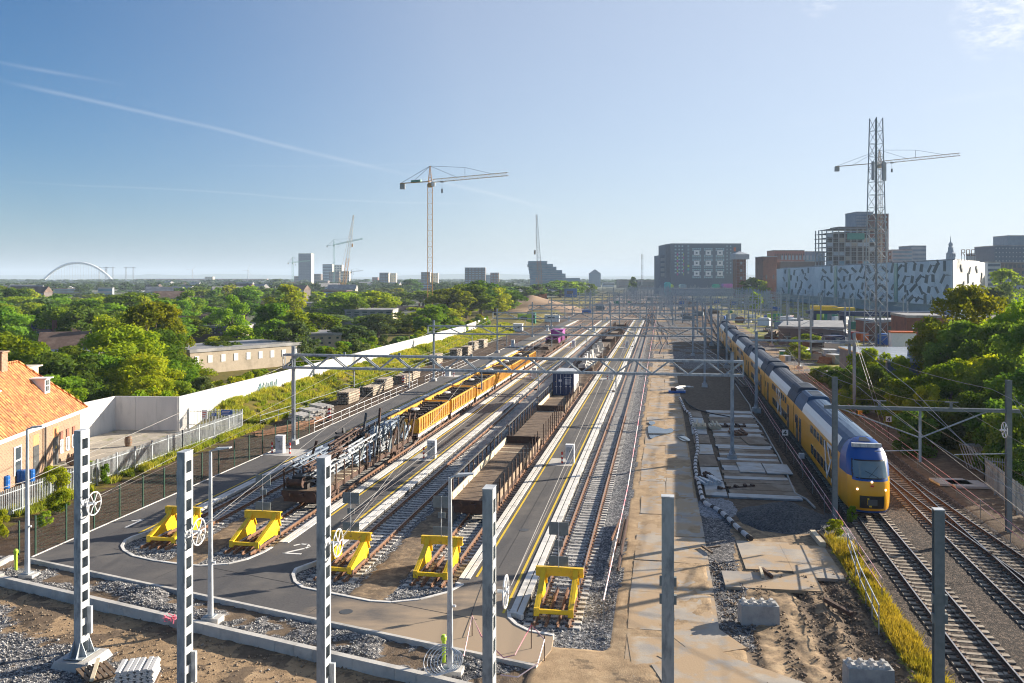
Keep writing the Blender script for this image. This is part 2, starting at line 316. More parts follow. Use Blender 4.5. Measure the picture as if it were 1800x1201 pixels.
# ------------------------------------------------------------------ ground
def ground_mat():
    m = bpy.data.materials.new('yard_ground'); m.use_nodes = True; t = m.node_tree; N = t.nodes; L = t.links; b = N['Principled BSDF']; b.inputs['Roughness'].default_value = .9
    b.inputs['Specular IOR Level'].default_value = .25
    pos = N.new('ShaderNodeNewGeometry').outputs['Position']
    at = N.new('ShaderNodeAttribute'); at.attribute_name = 'zone'; sp = N.new('ShaderNodeSeparateColor'); L.new(at.outputs['Color'], sp.inputs[0])
    def ns(sc, det=5, ro=.65):
        n = N.new('ShaderNodeTexNoise'); n.inputs['Scale'].default_value = sc; n.inputs['Detail'].default_value = det; n.inputs['Roughness'].default_value = ro; L.new(pos, n.inputs[0]); return n.outputs['Fac']
    def ramp(f, *st):
        r = N.new('ShaderNodeValToRGB'); L.new(f, r.inputs[0])
        while len(r.color_ramp.elements) < len(st): r.color_ramp.elements.new(.5)
        for e, (p, c) in zip(r.color_ramp.elements, st): e.position = p; e.color = (*c, 1)
        return r.outputs[0]
    def mixc(f, a, bb):
        n = N.new('ShaderNodeMix'); n.data_type = 'RGBA'; L.new(f, n.inputs['Factor']); L.new(a, n.inputs['A']); L.new(bb, n.inputs['B']); return n.outputs['Result']
    v = N.new('ShaderNodeTexVoronoi'); v.inputs['Scale'].default_value = 19; L.new(pos, v.inputs[0]); vs = N.new('ShaderNodeSeparateColor'); L.new(v.outputs['Color'], vs.inputs[0])
    v2 = N.new('ShaderNodeTexVoronoi'); v2.inputs['Scale'].default_value = 9; L.new(pos, v2.inputs[0]); v2s = N.new('ShaderNodeSeparateColor'); L.new(v2.outputs['Color'], v2s.inputs[0])
    vm = N.new('ShaderNodeMath'); vm.operation = 'ADD'; L.new(vs.outputs[0], vm.inputs[0]); L.new(v2s.outputs[0], vm.inputs[1])
    vd = N.new('ShaderNodeMath'); vd.operation = 'MULTIPLY'; L.new(vm.outputs[0], vd.inputs[0]); vd.inputs[1].default_value = .5
    dirt = ramp(ns(1.6, 8, .7), (.3, (.10, .075, .05)), (.5, (.17, .125, .085)), (.7, (.25, .19, .125)))
    grav = ramp(vd.outputs[0], (.15, (.03, .032, .038)), (.45, (.10, .105, .115)), (.68, (.25, .25, .255)), (.92, (.56, .55, .53)))
    sand = ramp(ns(1.1, 8, .7), (.3, (.24, .165, .095)), (.55, (.40, .285, .17)), (.75, (.50, .38, .24)))
    mud = ramp(ns(2.6, 8, .75), (.3, (.05, .037, .027)), (.5, (.10, .072, .05)), (.68, (.19, .14, .095)))
    gr = ramp(ns(.9, 8, .75), (.3, (.14, .15, .025)), (.45, (.23, .25, .04)), (.58, (.34, .31, .06)), (.72, (.40, .33, .10)))
    # break the edges of every zone with noise
    brk = ns(2.2, 7, .75)
    def edge(o, amt=.9):
        a = N.new('ShaderNodeMath'); a.operation = 'MULTIPLY_ADD'; L.new(brk, a.inputs[0]); a.inputs[1].default_value = amt; a.inputs[2].default_value = -amt / 2
        c = N.new('ShaderNodeMath'); c.operation = 'ADD'; L.new(o, c.inputs[0]); L.new(a.outputs[0], c.inputs[1])
        r = N.new('ShaderNodeMapRange'); r.inputs['From Min'].default_value = .4; r.inputs['From Max'].default_value = .6; L.new(c.outputs[0], r.inputs[0]); return r.outputs[0]
    c = mixc(edge(sp.outputs[1]), dirt, sand); c = mixc(edge(sp.outputs[2]), c, mud); c = mixc(edge(sp.outputs[0]), c, grav); c = mixc(edge(at.outputs['Alpha']), c, gr)
    dust = N.new('ShaderNodeAttribute'); dust.attribute_name = 'dust'
    dm = N.new('ShaderNodeMix'); dm.data_type = 'RGBA'; dm.blend_type = 'MULTIPLY'; L.new(dust.outputs['Fac'], dm.inputs['Factor']); L.new(c, dm.inputs['A']); dm.inputs['B'].default_value = (.36, .27, .21, 1)
    L.new(dm.outputs['Result'], b.inputs['Base Color'])
    h = N.new('ShaderNodeMath'); h.operation = 'MULTIPLY_ADD'; hg = N.new('ShaderNodeMath'); hg.operation = 'MULTIPLY_ADD'; L.new(sp.outputs[0], hg.inputs[0]); hg.inputs[1].default_value = -1.2; hg.inputs[2].default_value = -.12; L.new(v.outputs['Distance'], h.inputs[0]); L.new(hg.outputs[0], h.inputs[1]); L.new(ns(9, 8, .8), h.inputs[2])
    bp = N.new('ShaderNodeBump'); bp.inputs['Strength'].default_value = .6; bp.inputs['Distance'].default_value = .05; L.new(h.outputs[0], bp.inputs['Height']); L.new(bp.outputs[0], b.inputs['Normal'])
    return m
GM = ground_mat()
K1 = [(-33.1, 42.1), (-4.75, 33.8)]
def k1s(t): return 42.1 - .293 * (t + 33.1)
tv = np.concatenate([np.arange(-90, -36, .9), np.arange(-36, 12, .17), np.arange(12, 24, .4), np.arange(24, 110, 1.2)])
sl = [12.0]
while sl[-1] < 1100: sl.append(sl[-1] + max(.17, .34 * sl[-1] / 60))
sv_ = np.array(sl); T, SS = np.meshgrid(tv, sv_)
n1 = fbm(T * .5, SS * .5, 4, 3); n2 = fbm(T * 1.8, SS * 1.8, 4, 11); n3 = fbm(T * .16, SS * .16, 4, 21); n4 = fbm(T * 4, SS * 4, 3, 31)
H = -.12 + .06 * (n2 - .5)
gv = np.zeros_like(T); sa = np.zeros_like(T); mu = np.zeros_like(T); gs = np.zeros_like(T); du = np.zeros_like(T)
q = SS - k1s(T)
yd = (T > -33.5) & (T < -2.3) & (q > -.3) & ~((T > -4.6) & (SS < 35.8)) & ~((T > -6.5) & (SS < 35.3))
H = np.where(yd, -.22 + .05 * (n4 - .5), H); gv = np.where(yd, 1.0, gv)
for a, b in ((-14.75, -12.85), (-26.3, -24.35)):
    ww = yd & (T > a + .3 * (n2 - .5)) & (T < b + .3 * (n2 - .5)); gv = np.where(ww, 0, gv); sa = np.where(ww & (n4 > .2), .42, sa); H = np.where(ww, -.17, H)
du = np.where(yd & (T > -9.2), .0, du)
# shoulder and sandy haul road right of the last siding
sh = (T >= -2.9) & (T < -1.5) & (SS > 36); H = np.where(sh, -.2 + .17 * sstep(-2.9, -1.8, T) + .05 * (n2 - .5), H); gv = np.where(sh & (T < -2.0 + .5 * (n1 - .5)), 1, gv)
hr = (SS < 172 + 30 * (n1 - .5)) & ((T >= -2.3) | ((T > -5.0) & (SS < 35.8)) | (q < -4) & (T > -9)) & (T < 3.3) & (gv < .5); sa = np.where(hr, 1.0 - .5 * (n3 > .62), sa)
H = np.where(hr, -.04 + .10 * (n1 - .5) + .05 * (n4 - .5), H)
tr = (T > 2.3 + .5 * (n1 - .5)) & (T < 4.0 + .9 * (n1 - .5)) & (SS > 37) & (SS < 61); gv = np.where(tr, .85, gv); du = np.where(tr, .35, du); H = np.where(tr, -.14 + .3 * (n2 - .5), H)
md = (T >= 3.9) & (T < 9.9) & (SS < 47); rut = np.sin(T * 4.2 + 2.2 * n1 + .10 * SS) * .5 + .5
n5 = fbm(T * 2.6, SS * 1.1, 5, 41); mu = np.where(md, .12 + .75 * (n5 * .5 + rut * .35) + .22 * sstep(5.5, 8.5, T), mu); H = np.where(md, -.08 + .24 * (n1 - .5) - .16 * rut * sstep(4.6, 7, T) + .34 * (n5 - .5) * sstep(4.2, 6.5, T) + .16 * (n4 - .5), H)
sa = np.where(md, .55, sa)
m2 = (T >= 2.3) & (T < 10.3) & (SS >= 47); mu = np.where(m2 & (SS > 56), .62, mu); sa = np.where(m2, .5, sa); H = np.where(m2, -.07 + .10 * (n1 - .5) + .04 * (n4 - .5), H)
mt = (T >= 10.3) & (T < 19.8); gv = np.where(mt, 1, gv); du = np.where(mt, 1.0, du); H = np.where(mt, -.22 + .08 * (n4 - .5), H); sa = np.where(mt, 0, sa); mu = np.where(mt, 0, mu)
gsr = (T > 9.25 + .5 * (n2 - .5)) & (T < 10.55 + .6 * (n2 - .5)) & (SS < 54); gs = np.where(gsr, 1, gs); H = np.where(gsr, -.05 + .1 * n2, H); gv = np.where(gsr, 0, gv)
rt = (T >= 19.8); mu = np.where(rt, .45, mu); gs = np.where(rt & (T > 25) & (n3 > .45), .9, gs)
# left margin: gravel path, concrete yard, grass bank in front of the white wall
lf = (T <= -33.5); gv = np.where(lf & (T > -40), .42, gv); du = np.where(lf, .85, du)
gs = np.where(lf & (T <= -39.6 + .8 * (n2 - .5)) & (T > -42.2 + .8 * (n1 - .5)) & (SS < 86), .95, gs)
bank = lf & (SS > 82); top = sstep(-41, -46.3, T) * sstep(82, 92, SS)
H = np.where(bank, H + 1.5 * top * (.85 + .3 * n1) + .12 * (n2 - .5), H); gs = np.where(bank & (T < -40.2 + 1.6 * (n1 - .5)), 1, gs); gv = np.where(bank & (gs > .5), 0, gv)
gs = np.where(lf & (T < -48), .9, gs); H = np.where(T < -54, -.3, H)
# rubble strip between the two front kerbs and the rough ground before them
st = (q <= -.05) & (q > -2.52) & (T < -4.9); H = np.where(st, -.16 + .62 * np.maximum(0, n1 - .42) * sstep(0, .5, -q) * sstep(2.5, 1.9, -q) * 1.6 + .12 * (n4 - .5), H); gv = np.where(st, .36 + .5 * (n1 > .44) , gv); du = np.where(st, .25, du)
fr = (q <= -2.52) & (T < -5.5); H = np.where(fr, -.42 + .22 * (n1 - .5) + .05 * (n4 - .5), H); gv = np.where(fr, np.clip(.85 * sstep(-5.2, -7.5, q) * sstep(-15, -20, T) + .75 * sstep(-27, -31, T) * sstep(-3.5, -5, q) + .05 + 1.3 * (n2 - .5), 0, 1), gv); sa = np.where(fr, .62 - .5 * (n1 > .55), sa); du = np.where(fr, .22, du)
far = SS > 150; mix = far & (T > -33) & (T < 60); gv = np.where(mix & (n3 < .56), .8, gv); sa = np.where(mix & (n3 >= .56) & (T > -3), .9, sa); gv = np.where(mix & (n3 >= .56), 0, gv); du = np.where(mix, np.maximum(du, .3), du)
X = T * CT + SS * ST; Y = -T * ST + SS * CT
nv = T.size; nr, nc = T.shape
me = bpy.data.meshes.new('ground'); me.vertices.add(nv); me.vertices.foreach_set('co', np.stack([X, Y, H], -1).astype(np.float32).ravel())
i = np.arange(nr - 1)[:, None] * nc + np.arange(nc - 1)[None, :]; qd = np.stack([i, i + 1, i + nc + 1, i + nc], -1).reshape(-1, 4)
me.loops.add(qd.size); me.loops.foreach_set('vertex_index', qd.ravel().astype(np.int32)); me.polygons.add(len(qd)); me.polygons.foreach_set('loop_start', np.arange(0, qd.size, 4, dtype=np.int32))
me.update(calc_edges=True); me.polygons.foreach_set('use_smooth', [True] * len(qd))
ca = me.color_attributes.new('zone', 'FLOAT_COLOR', 'POINT'); ca.data.foreach_set('color', np.stack([gv, sa, mu, gs], -1).astype(np.float32).ravel())
da = me.attributes.new('dust', 'FLOAT', 'POINT'); da.data.foreach_set('value', du.astype(np.float32).ravel())
me.materials.append(GM); g = bpy.data.objects.new('ground', me); COL.objects.link(g); g['kind'] = 'structure'
fld = M('distant_land', (.045, .075, .02), (.11, .11, .06), .02, .95, c3=(.20, .18, .15), s3=.006)
b = MB(); b.lathe([(22000, -3.0), (22000, -.62)], 64); o = b.build('plain', fld); o.location = (0, 6000, 0); o['kind'] = 'structure'
def height_at(t, s):
    a = int(np.clip(np.searchsorted(sv_, s), 0, nr - 1)); c = int(np.clip(np.searchsorted(tv, t), 0, nc - 1)); return float(H[a, c])

# ------------------------------------------------------------------ asphalt platforms joined by the service road at the front
def arc(px): return [PT(u, v) for u, v in px]
I1 = arc([(286, 918), (260.6, 935), (232, 944), (220.5, 950), (214, 960), (218, 967.7), (235.5, 977.7), (270, 985.5), (313, 991.5), (351, 994.7), (401, 991.5), (432.6, 984), (462.6, 971.4), (505, 947.6)])
I1 = [(-29.5, 53.0), (-29.5, 49.6)] + I1[2:-1] + [(-21.45, 46.3), (-21.45, 50)]
I2 = arc([(548, 982.7), (520, 1000), (515, 1010), (519, 1023), (532.8, 1032.8), (575.4, 1041.6), (650.6, 1056.6), (688, 1059), (738, 1054), (786, 1041.6), (813.5, 1027.8)])
I2 = [(-17.7, 48.0), (-17.7, 45.2)] + I2[1:] + [(-9.98, 42.4), (-9.98, 46)]
I3 = [(-6.1, 41.5), (-6.1, 38.8)] + arc([(894, 1073), (895, 1085.5), (907.8, 1098), (930, 1109), (973, 1117)])
FAR = 330
poly = [K1[0], K1[1], (-4.4, 35.4)] + I3[::-1] + [(-6.1, FAR), (-9.98, FAR)] + I2[::-1] + [(-17.7, FAR), (-21.45, FAR)] + I1[::-1] + [(-29.5, FAR), (-33.4, FAR), (-33.4, 42.2)]
def wpoly(pl): return [tuple(W(a, c).xy) for a, c in pl]
def dusty(m):
    t = m.node_tree; N = t.nodes; L = t.links; b = N['Principled BSDF']; old = b.inputs['Base Color'].links[0].from_socket
    pos = N.new('ShaderNodeNewGeometry').outputs['Position']; d = N.new('ShaderNodeVectorMath'); d.operation = 'DISTANCE'; L.new(pos, d.inputs[0]); d.inputs[1].default_value = (-1.5, 34, 0)
    n = N.new('ShaderNodeTexNoise'); n.inputs['Scale'].default_value = .5; n.inputs['Detail'].default_value = 7; n.inputs['Roughness'].default_value = .65; mp = N.new('ShaderNodeMapping'); mp.inputs['Scale'].default_value = (.6, 1.5, 1); L.new(pos, mp.inputs[0]); L.new(mp.outputs[0], n.inputs[0])
    a = N.new('ShaderNodeMapRange'); a.inputs['From Min'].default_value = 13; a.inputs['From Max'].default_value = 2.5; a.inputs['To Min'].default_value = -.3; a.inputs['To Max'].default_value = .55; a.clamp = True; L.new(d.outputs['Value'], a.inputs[0])
    s_ = N.new('ShaderNodeMath'); s_.operation = 'ADD'; L.new(a.outputs[0], s_.inputs[0]); L.new(n.outputs['Fac'], s_.inputs[1])
    r = N.new('ShaderNodeMapRange'); r.inputs['From Min'].default_value = .45; r.inputs['From Max'].default_value = .85; L.new(s_.outputs[0], r.inputs[0])
    x = N.new('ShaderNodeMix'); x.data_type = 'RGBA'; L.new(r.outputs[0], x.inputs['Factor']); L.new(old, x.inputs['A']); x.inputs['B'].default_value = (.33, .25, .17, 1); L.new(x.outputs['Result'], b.inputs['Base Color'])
dusty(asph)
o = MB().prism(wpoly(poly), -.3, 0).build('service_road', asph); o['kind'] = 'structure'
def bars(pts, w, z0, z1): # kerb swept along a polyline in yard coordinates
    b = MB()
    for (a, c) in zip(pts[:-1], pts[1:]):
        p, q_ = W(*a), W(*c); L_ = (q_ - p).length; n = max(1, round(L_ / 1.0)); d = (q_ - p).normalized(); e = .012 if L_ > .3 else 0
        for k in range(n): b.bar(p + d * (L_ * k / n + (0 if k == 0 else e)) + Vector((0, 0, (z0 + z1) / 2)), p + d * (L_ * (k + 1) / n) + Vector((0, 0, (z0 + z1) / 2)), w, z1 - z0)
    return b
for k, (I, lb) in enumerate(((I1[1:-1], 'pale curved kerb round the two leftmost buffer stops'), (I2[1:-1], 'pale curved kerb round the middle two buffer stops'), (I3[1:], 'pale curved kerb left of the foremost buffer stop'))):
    tag(bars(I, .16, -.2, .035).build('kerb', edging), lb, 'kerb')
kf = [(a, c + .0) for a, c in ((-33.3, 42.2), (-4.75, 33.8))]
tag(bars(kf, .18, -.3, .04).build('kerb', conc), 'straight concrete kerb along the front of the asphalt service road', 'kerb')
K2 = [(-32.7, 39.4), (-8.2, 32.2), (-3.0, 30.6)]
tag(bars(K2, .28, -.7, .04).build('kerb', conc), 'long low concrete edging wall in front of the rubble strip', 'kerb')
tag(bars([(-34.5, 42.3), (-34.3, 40.2), (-32.75, 39.5)], .22, -.5, .13).build('kerb', conc), 'short concrete kerb at the left end of the rubble strip', 'kerb')
tag(bars([(-33.45, 42.5), (-33.45, 200)], .1, -.2, .03).build('kerb', edging), 'thin pale kerb between the far left asphalt platform and the gravel path', 'kerb')
for (a, b_, s0, lb) in ((-30.07, -29.5, 49.8, 'right edge of the leftmost platform'), (-21.45, -20.88, 47.2, 'left edge of the middle platform'), (-18.32, -17.7, 46.2, 'right edge of the middle platform'),
                        (-9.98, -9.43, 43.0, 'left edge of the right platform'), (-6.72, -6.1, 38.9, 'right edge of the right platform')):
    b = MB(); w = (b_ - a - .07) / 2
    for e in (a, a + w + .07):
        s = s0
        while s < FAR:
            L_ = 1.0 if s < 120 else 6.0; b.box(e, s + .015, -.15, e + w, s + L_, .045); s += L_
    o = b.build('platform_edging', edging); o.rotation_euler = (0, 0, -TH); tag(o, 'double strip of white edging blocks on the ' + lb, 'edging', )
for (tt, s0, s1, lb) in ((-30.4, 47.6, FAR, 'leftmost platform'), (-20.65, 51.5, FAR, 'middle platform, left side'), (-18.62, 47.2, FAR, 'middle platform, right side'), (-9.17, 43.4, FAR, 'right platform, left side'), (-7.0, 38.9, FAR, 'right platform, right side')):
    o = MB().box(tt - .06, s0, .004, tt + .06, s1, .009).build('yellow_line', ymark); o.rotation_euler = (0, 0, -TH); o['kind'] = 'structure'
def digit(paths, t, s, name, w=.16, sc=1.0, rz=0):
    b = MB(); ca_, sa_ = math.cos(rz), math.sin(rz)
    for pth in paths:
        for p, q_ in zip(pth[:-1], pth[1:]):
            f = lambda a: (t + sc * (a[0] * ca_ - a[1] * sa_), s + sc * (a[0] * sa_ + a[1] * ca_), .008)
            p_, q2 = Vector(f(p)), Vector(f(q_)); d = (q2 - p_).normalized() * .05; b.bar(p_ - d, q2 + d, w, .006)
    o = b.build(name, wmark); o.rotation_euler = (0, 0, -TH); o['kind'] = 'structure'
t1, s1 = PT(237, 920); digit([[(0, -.9), (0, .9), (-.45, .45)]], t1, s1, 'platform_number_marking')
t1, s1 = PT(524, 965); digit([[(-.45, .55), (-.2, .85), (.2, .85), (.45, .5), (.35, .15), (-.45, -.85), (.5, -.85)]], t1, s1, 'platform_number_marking')

# ------------------------------------------------------------------ railway tracks
RP = [(-.075, -.16), (.075, -.16), (.075, -.14), (.012, -.12), (.012, -.045), (.036, -.035), (.036, 0), (-.036, 0), (-.036, -.035), (-.012, -.045), (-.012, -.12), (-.075, -.14)]
def sleeper_mesh(mat_, nm):
    b = MB()
    for sx in (-1, 1):
        x0, x1 = sorted((sx * .42, sx * 1.26)); b.box(x0, -.15, -.34, x1, .15, -.165, .02)
        for dx in (-.13, .13): b.mat(1).box(sx * .7535 + dx - .045, -.07, -.17, sx * .7535 + dx + .045, .07, -.115).mat(0)
    b.box(-.42, -.13, -.34, .42, .13, -.2, .02)
    m = b.build(nm, [mat_, rust]); me_ = m.data; bpy.data.objects.remove(m); return me_
SLP, SLPD = sleeper_mesh(slp, 'sleeper'), sleeper_mesh(slpd, 'sleeper_brown')
def interp(pts):
    ss = [p[1] for p in pts]; tt = [p[0] for p in pts]
    return lambda s: float(np.interp(s, ss, tt))
def smooth_path(pts):
    f = interp(pts)
    return (lambda s: sum(f(s + d) for d in (-24, -16, -8, 0, 8, 16, 24)) / 7) if len(pts) > 2 else f
def track(label, pts, s0, s1, slm=SLP, rm=rust, tm=railtopr, nsep=100, far_s=230, inner=None, nm='railway_track'):
    f = smooth_path(pts)
    root = thing(nm, label, 'railway track', W(f(s0), s0), -TH); ox, oy = f(s0), s0
    st = []; s = s0
    while s < s1: st.append(s); s += 2 if s < 150 else 8
    st.append(s1)
    for sx in (-1, 1):
        b = MB(); n = len(RP)
        for s in st:
            d = (f(s + 1) - f(s - 1)) / 2; k = math.sqrt(1 + d * d)
            for (x, z) in RP: e = x + sx * .7535; b.v.append((f(s) - ox + e / k, s - oy - e * d / k, z))
        for i_ in range(len(st) - 1):
            for j in range(n): b.mat(1 if j in (6, ) else 0).f.append((i_ * n + j, i_ * n + (j + 1) % n, (i_ + 1) * n + (j + 1) % n, (i_ + 1) * n + j)); b.m.append(b.mi)
        b.mat(0); b.f.append(tuple(range(n))); b.m.append(0)
        b.build('rail', [rm, tm], root)
    s = s0 + .2; k = 0; b = MB()
    while s < min(s1, far_s):
        if k < nsep:
            d = (f(s + 1) - f(s - 1)) / 2; inst(slm, 'sleeper', root, (f(s) - ox, s - oy, 0), -math.atan(d))
        else:
            x = f(s) - ox; y = s - oy; b.box(x - 1.26, y - .13, -.3, x + 1.26, y + .13, -.17)
        k += 1; s += .6
    if b.v: o = b.build('sleeper_rows', slm.materials[0], root); o['kind'] = 'stuff'
    if inner:
        for dx in (-.25, .25): bb = MB(); bb.prism([(x + dx, z) for x, z in RP], 0.0, inner, 'y'); bb.build('guard_rail', [rust], root)
    return root
TRK = [(-28.05, 45.3), (-22.95, 45.2), (-16.4, 42.0), (-11.4, 42.0), (-4.73, 38.1)]
nmz = ['first railway track from the left, empty, beside the palisade fence side', 'second railway track from the left, carrying scrap and yellow wagons', 'third railway track from the left, empty, right of the middle platform',
       'fourth railway track from the left, carrying brown flat wagons', 'empty railway track with pale sleepers right of the right platform']
for (t_, s_), lb in zip(TRK, nmz): track(lb, [(t_, s_), (t_, 700)], s_, 640, inner=4.6)
t6 = [(12.25, 20), (12.35, 35), (13.05, 58), (13.6, 90), (14.0, 123), (14.6, 189), (15.6, 251), (20, 400), (24, 600)]
f6 = smooth_path(t6)
track('main line track with the yellow and blue train on it', t6, 22, 620, SLPD, rustd, railtop)
t7 = [(16.2, 20), (16.5, 35), (16.7, 42.7), (17.1, 55), (17.4, 69), (18.0, 100), (18.6, 150), (20, 251), (25, 400), (30, 600)]
track('main line track right of the passenger train', t7, 24, 620, SLPD, rustd, railtop)
track('short diverging track at the bottom right corner', [(21.0, 20), (18.6, 46), (17.6, 58), (17.45, 75)], 24, 70, SLPD, rustd, railtop, nsep=60)
track('turnout track curving from the train towards the left yard', [(12.6, 122), (12.3, 136), (11.2, 160), (9.6, 182), (2.8, 256), (-8, 350), (-14, 420)], 128, 410, SLPD, rustd, railtop, nsep=40)
track('far track right of the empty right siding', [(-1.2, 150), (-1.2, 190), (2, 240), (-4, 330)], 178, 640, SLP, rust, railtopr, nsep=20)
for k, (p0_, p1_, lb) in enumerate((((1.0, 205), (-5, 420), 'yard throat track running up the middle of the far yard'), ((5.5, 225), (0, 420), 'second yard throat track right of the middle one'), ((14, 200), (4, 430), 'yard throat track crossing left of the far train end'), ((-9, 330), (-2, 520), 'crossing track between the far sidings'))):
    track(lb, [p0_, p1_, (p1_[0] - 1, 640)], p0_[1], 640, SLPD, rustd, railtop, nsep=4, far_s=240)
for k, (a, b_, lb) in enumerate(((30, 33, 'nearest'), (36, 40, 'second'), (42, 48, 'third'), (54, 60, 'fourth'), (66, 80, 'outermost'))):
    track('%s of the far tracks beyond the construction yard on the right' % lb, [(a + 16, 170), (a + 2, 300), (a, 380), (b_ - 6, 640)], 190 + 8 * k, 800, SLPD, rustd, railtop, nsep=15, far_s=300)

for k, (t_, s_) in enumerate(((-31.6, 55), (-31.6, 92), (-19.7, 56), (-19.7, 90), (-8.1, 52), (-8.1, 88), (-14.0, 37.9))):
    o = MB().lathe([(.3, .004), (.3, .012)], 14).build('drain_cover', dgrey); o.location = W(t_, s_); tag(o, 'round iron drain cover in the asphalt %s' % ('on the leftmost platform, nearer', 'on the leftmost platform, farther', 'on the middle platform, nearer', 'on the middle platform, farther', 'on the right platform, nearer', 'on the right platform, farther', 'in the service road')[k], 'drain cover')
seam = M('asphalt_seam', (.035, .034, .034), (.05, .048, .047), 3, .7)
for (a, c) in (((-31.9, 47), (-31.9, 150)), ((-19.6, 49), (-19.6, 200)), ((-8.3, 45), (-8.3, 200)), ((-30, 44.6), (-8, 38.0)), ((-24, 46), (-25, 40.4)), ((-15, 40.5), (-15.6, 37.5)), ((-8.8, 44), (-8.2, 36))):
    o = MB().bar(W(*a, .005), W(*c, .005), .035, .004).build('asphalt_seam', seam); o['kind'] = 'structure'

# ------------------------------------------------------------------ buffer stops
def buffer_parts(root):
    b = MB()
    for sx in (-1, 1):
        x = sx * .76
        side = [(0, 0.0), (0, .34), (2.1, 1.06), (2.3, 1.40), (2.55, 1.40), (2.72, .95), (2.95, .5), (3.0, .02), (2.4, .02), (2.3, .1), (.9, .1), (.2, 0.0)]
        b.prism(side, x - .03, x + .03, 'x')
        for (p, q) in zip(side[1:6], side[2:7]): b.bar((x, p[0], p[1] - .03), (x, q[0], q[1] - .03), .24, .05)
        b.box(x - .12, -.03, 0.0, x + .12, .05, .36)
    b.build('side_frame', yel, root)
    MB().box(-.64, -.02, .12, .64, .10, .30).build('cross_bar', yel, root)
    b = MB(); b.prism([(-1.12, 1.02), (-.9, .98), (-.62, .88), (-.42, 1.04), (.42, 1.04), (.62, .88), (.9, .98), (1.12, 1.02), (1.12, 1.44), (-1.12, 1.44)], 2.30, 2.36, 'y'); b.box(-1.12, 2.36, 1.36, 1.12, 2.56, 1.42); b.box(-1.12, 2.36, 1.02, 1.12, 2.56, 1.08)
    b.build('buffer_beam', yel, root)
    for sx in (-1, 1):
        for y in (.1, 2.8):
            c = MB(); c.box(sx * .88 - .06, y - .05, -.06, sx * .88 + .02, y + .05, .2); c.lathe([(.025, .2), (.025, .34)], 6, (sx * .88 - .03, y, 0)); c.build('rail_clamp', dgrey, root)
blab = ['yellow buffer stop half hidden behind the second lattice mast, leftmost of the five', 'yellow buffer stop in front of the scrap wagon, second from the left', 'yellow buffer stop behind the spoked wheel, middle one of the five',
        'yellow buffer stop beside the lamp post, in front of the flat wagons', 'yellow buffer stop at the end of the rightmost siding, foremost of the five']
proto = None
for (t_, s_), lb in zip(TRK, blab):
    if proto is None:
        proto = yard('buffer_stop', lb, 'buffer stop', t_, s_ + .75, 0, 'yellow buffer stops at the track ends'); buffer_parts(proto); o = proto
    else: o = dup(proto, W(t_, s_ + .75), None, lb)
for k, ((t_, s_), lb) in enumerate(zip(TRK, ['leftmost', 'second', 'middle', 'fourth', 'rightmost'])):
    r = yard('stop_sign', 'grey back of a stop sign on a thin post above the %s buffer stop' % lb, 'sign', t_ - .05, s_ + 3.2, 1.42, 'stop signs on the buffer stops')
    MB().tube([(0, 0, 0), (0, 0, 2.1)], .025, 6).build('post', paleg, r)
    MB().box(-.46, .03, 1.5, -.01, .06, 2.1).box(.01, .03, 1.5, .46, .06, 2.1).box(-.03, .0, 1.6, .03, .03, 2.0).build('board', galvd, r)
    MB().box(-.2, .03, .95, .2, .06, 1.25).build('counter_plate', galvd, r); MB().box(-.46, .03, .05, -.01, .06, .5).box(.01, .03, .05, .46, .06, .5).build('lower_board', galvd, r)

# ------------------------------------------------------------------ masts in the foreground
def wheel(root, x, y, z, nm='tension_wheel'):
    b = MB(); n = 20
    pts = [(0, .46 * math.cos(2 * math.pi * k / n), .46 * math.sin(2 * math.pi * k / n)) for k in range(n + 1)]
    b.tube([(x + p[0], y + p[1], z + p[2]) for p in pts], .026, 6, cap=False)
    for k in range(6): a = k * math.pi / 3; b.tube([(x, y, z), (x, y + .46 * math.cos(a), z + .46 * math.sin(a))], .02, 5)
    b.tube([(x - .25, y, z), (x + .08, y, z)], .06, 8); b.build(nm, white, root)
def slot_mast(t, s, h, label, foot=False, whl=None):
    r = yard('lattice_mast', label, 'mast', t, s, -.3, 'grey slotted steel masts along the front'); h += .3; w, d = .30, .56
    MB().box(-w / 2, 0, 0, w / 2, .02, h).build('front_plate', galv, r); MB().box(-w / 2, d - .02, 0, w / 2, d, h).build('rear_plate', galv, r)
    MB().box(-w / 2, .021, 0, -w / 2 + .015, d - .021, h).build('left_side_plate', galv, r)
    b = MB(); x0, x1 = w / 2 - .015, w / 2; b.box(x0, .021, 0, x1, .10, h); b.box(x0, d - .10, 0, x1, d - .021, h)
    z = h - .32; b.box(x0, .1, h - .32, x1, d - .1, h)
    while z > .6: b.box(x0, .1, z - .68, x1, d - .1, z - .68 + .27); z -= .68
    b.box(x0, .1, 0, x1, d - .1, .3)
    b.build('slotted_side_plate', paleg, r); MB().box(-w / 2 - .01, -.01, h, w / 2 + .01, d + .01, h + .02).build('cap', paleg, r)  # right-hand plate in paler steel, sunlight on that side put into its colour
    b = MB(); b.box(.16, .38, 1.0, .34, .50, 2.1); b.build('cable_box', paleg, r)
    if foot:
        f = MB().box(-.8, -.6, -.15, .8, 1.15, .15, .12); f.build('foundation', conc, r)
        b = MB(); b.box(-.42, -.3, .2, .42, .86, .23)
        for sx in (-1, 1):
            for y in (.02, d - .04): b.prism([(sx * .15, .23), (sx * .40, .23), (sx * .15, .85)], y, y + .02, 'y')
        for x in (-.14, .12):
            b.prism([(0, .23), (-.28, .23), (0, .85)], x, x + .02, 'x'); b.prism([(d, .23), (d + .28, .23), (d, .85)], x, x + .02, 'x')
        b.build('base_plate', galv, r)
    if whl: wheel(r, w / 2 + .32, d / 2 + .1, whl)
    return r
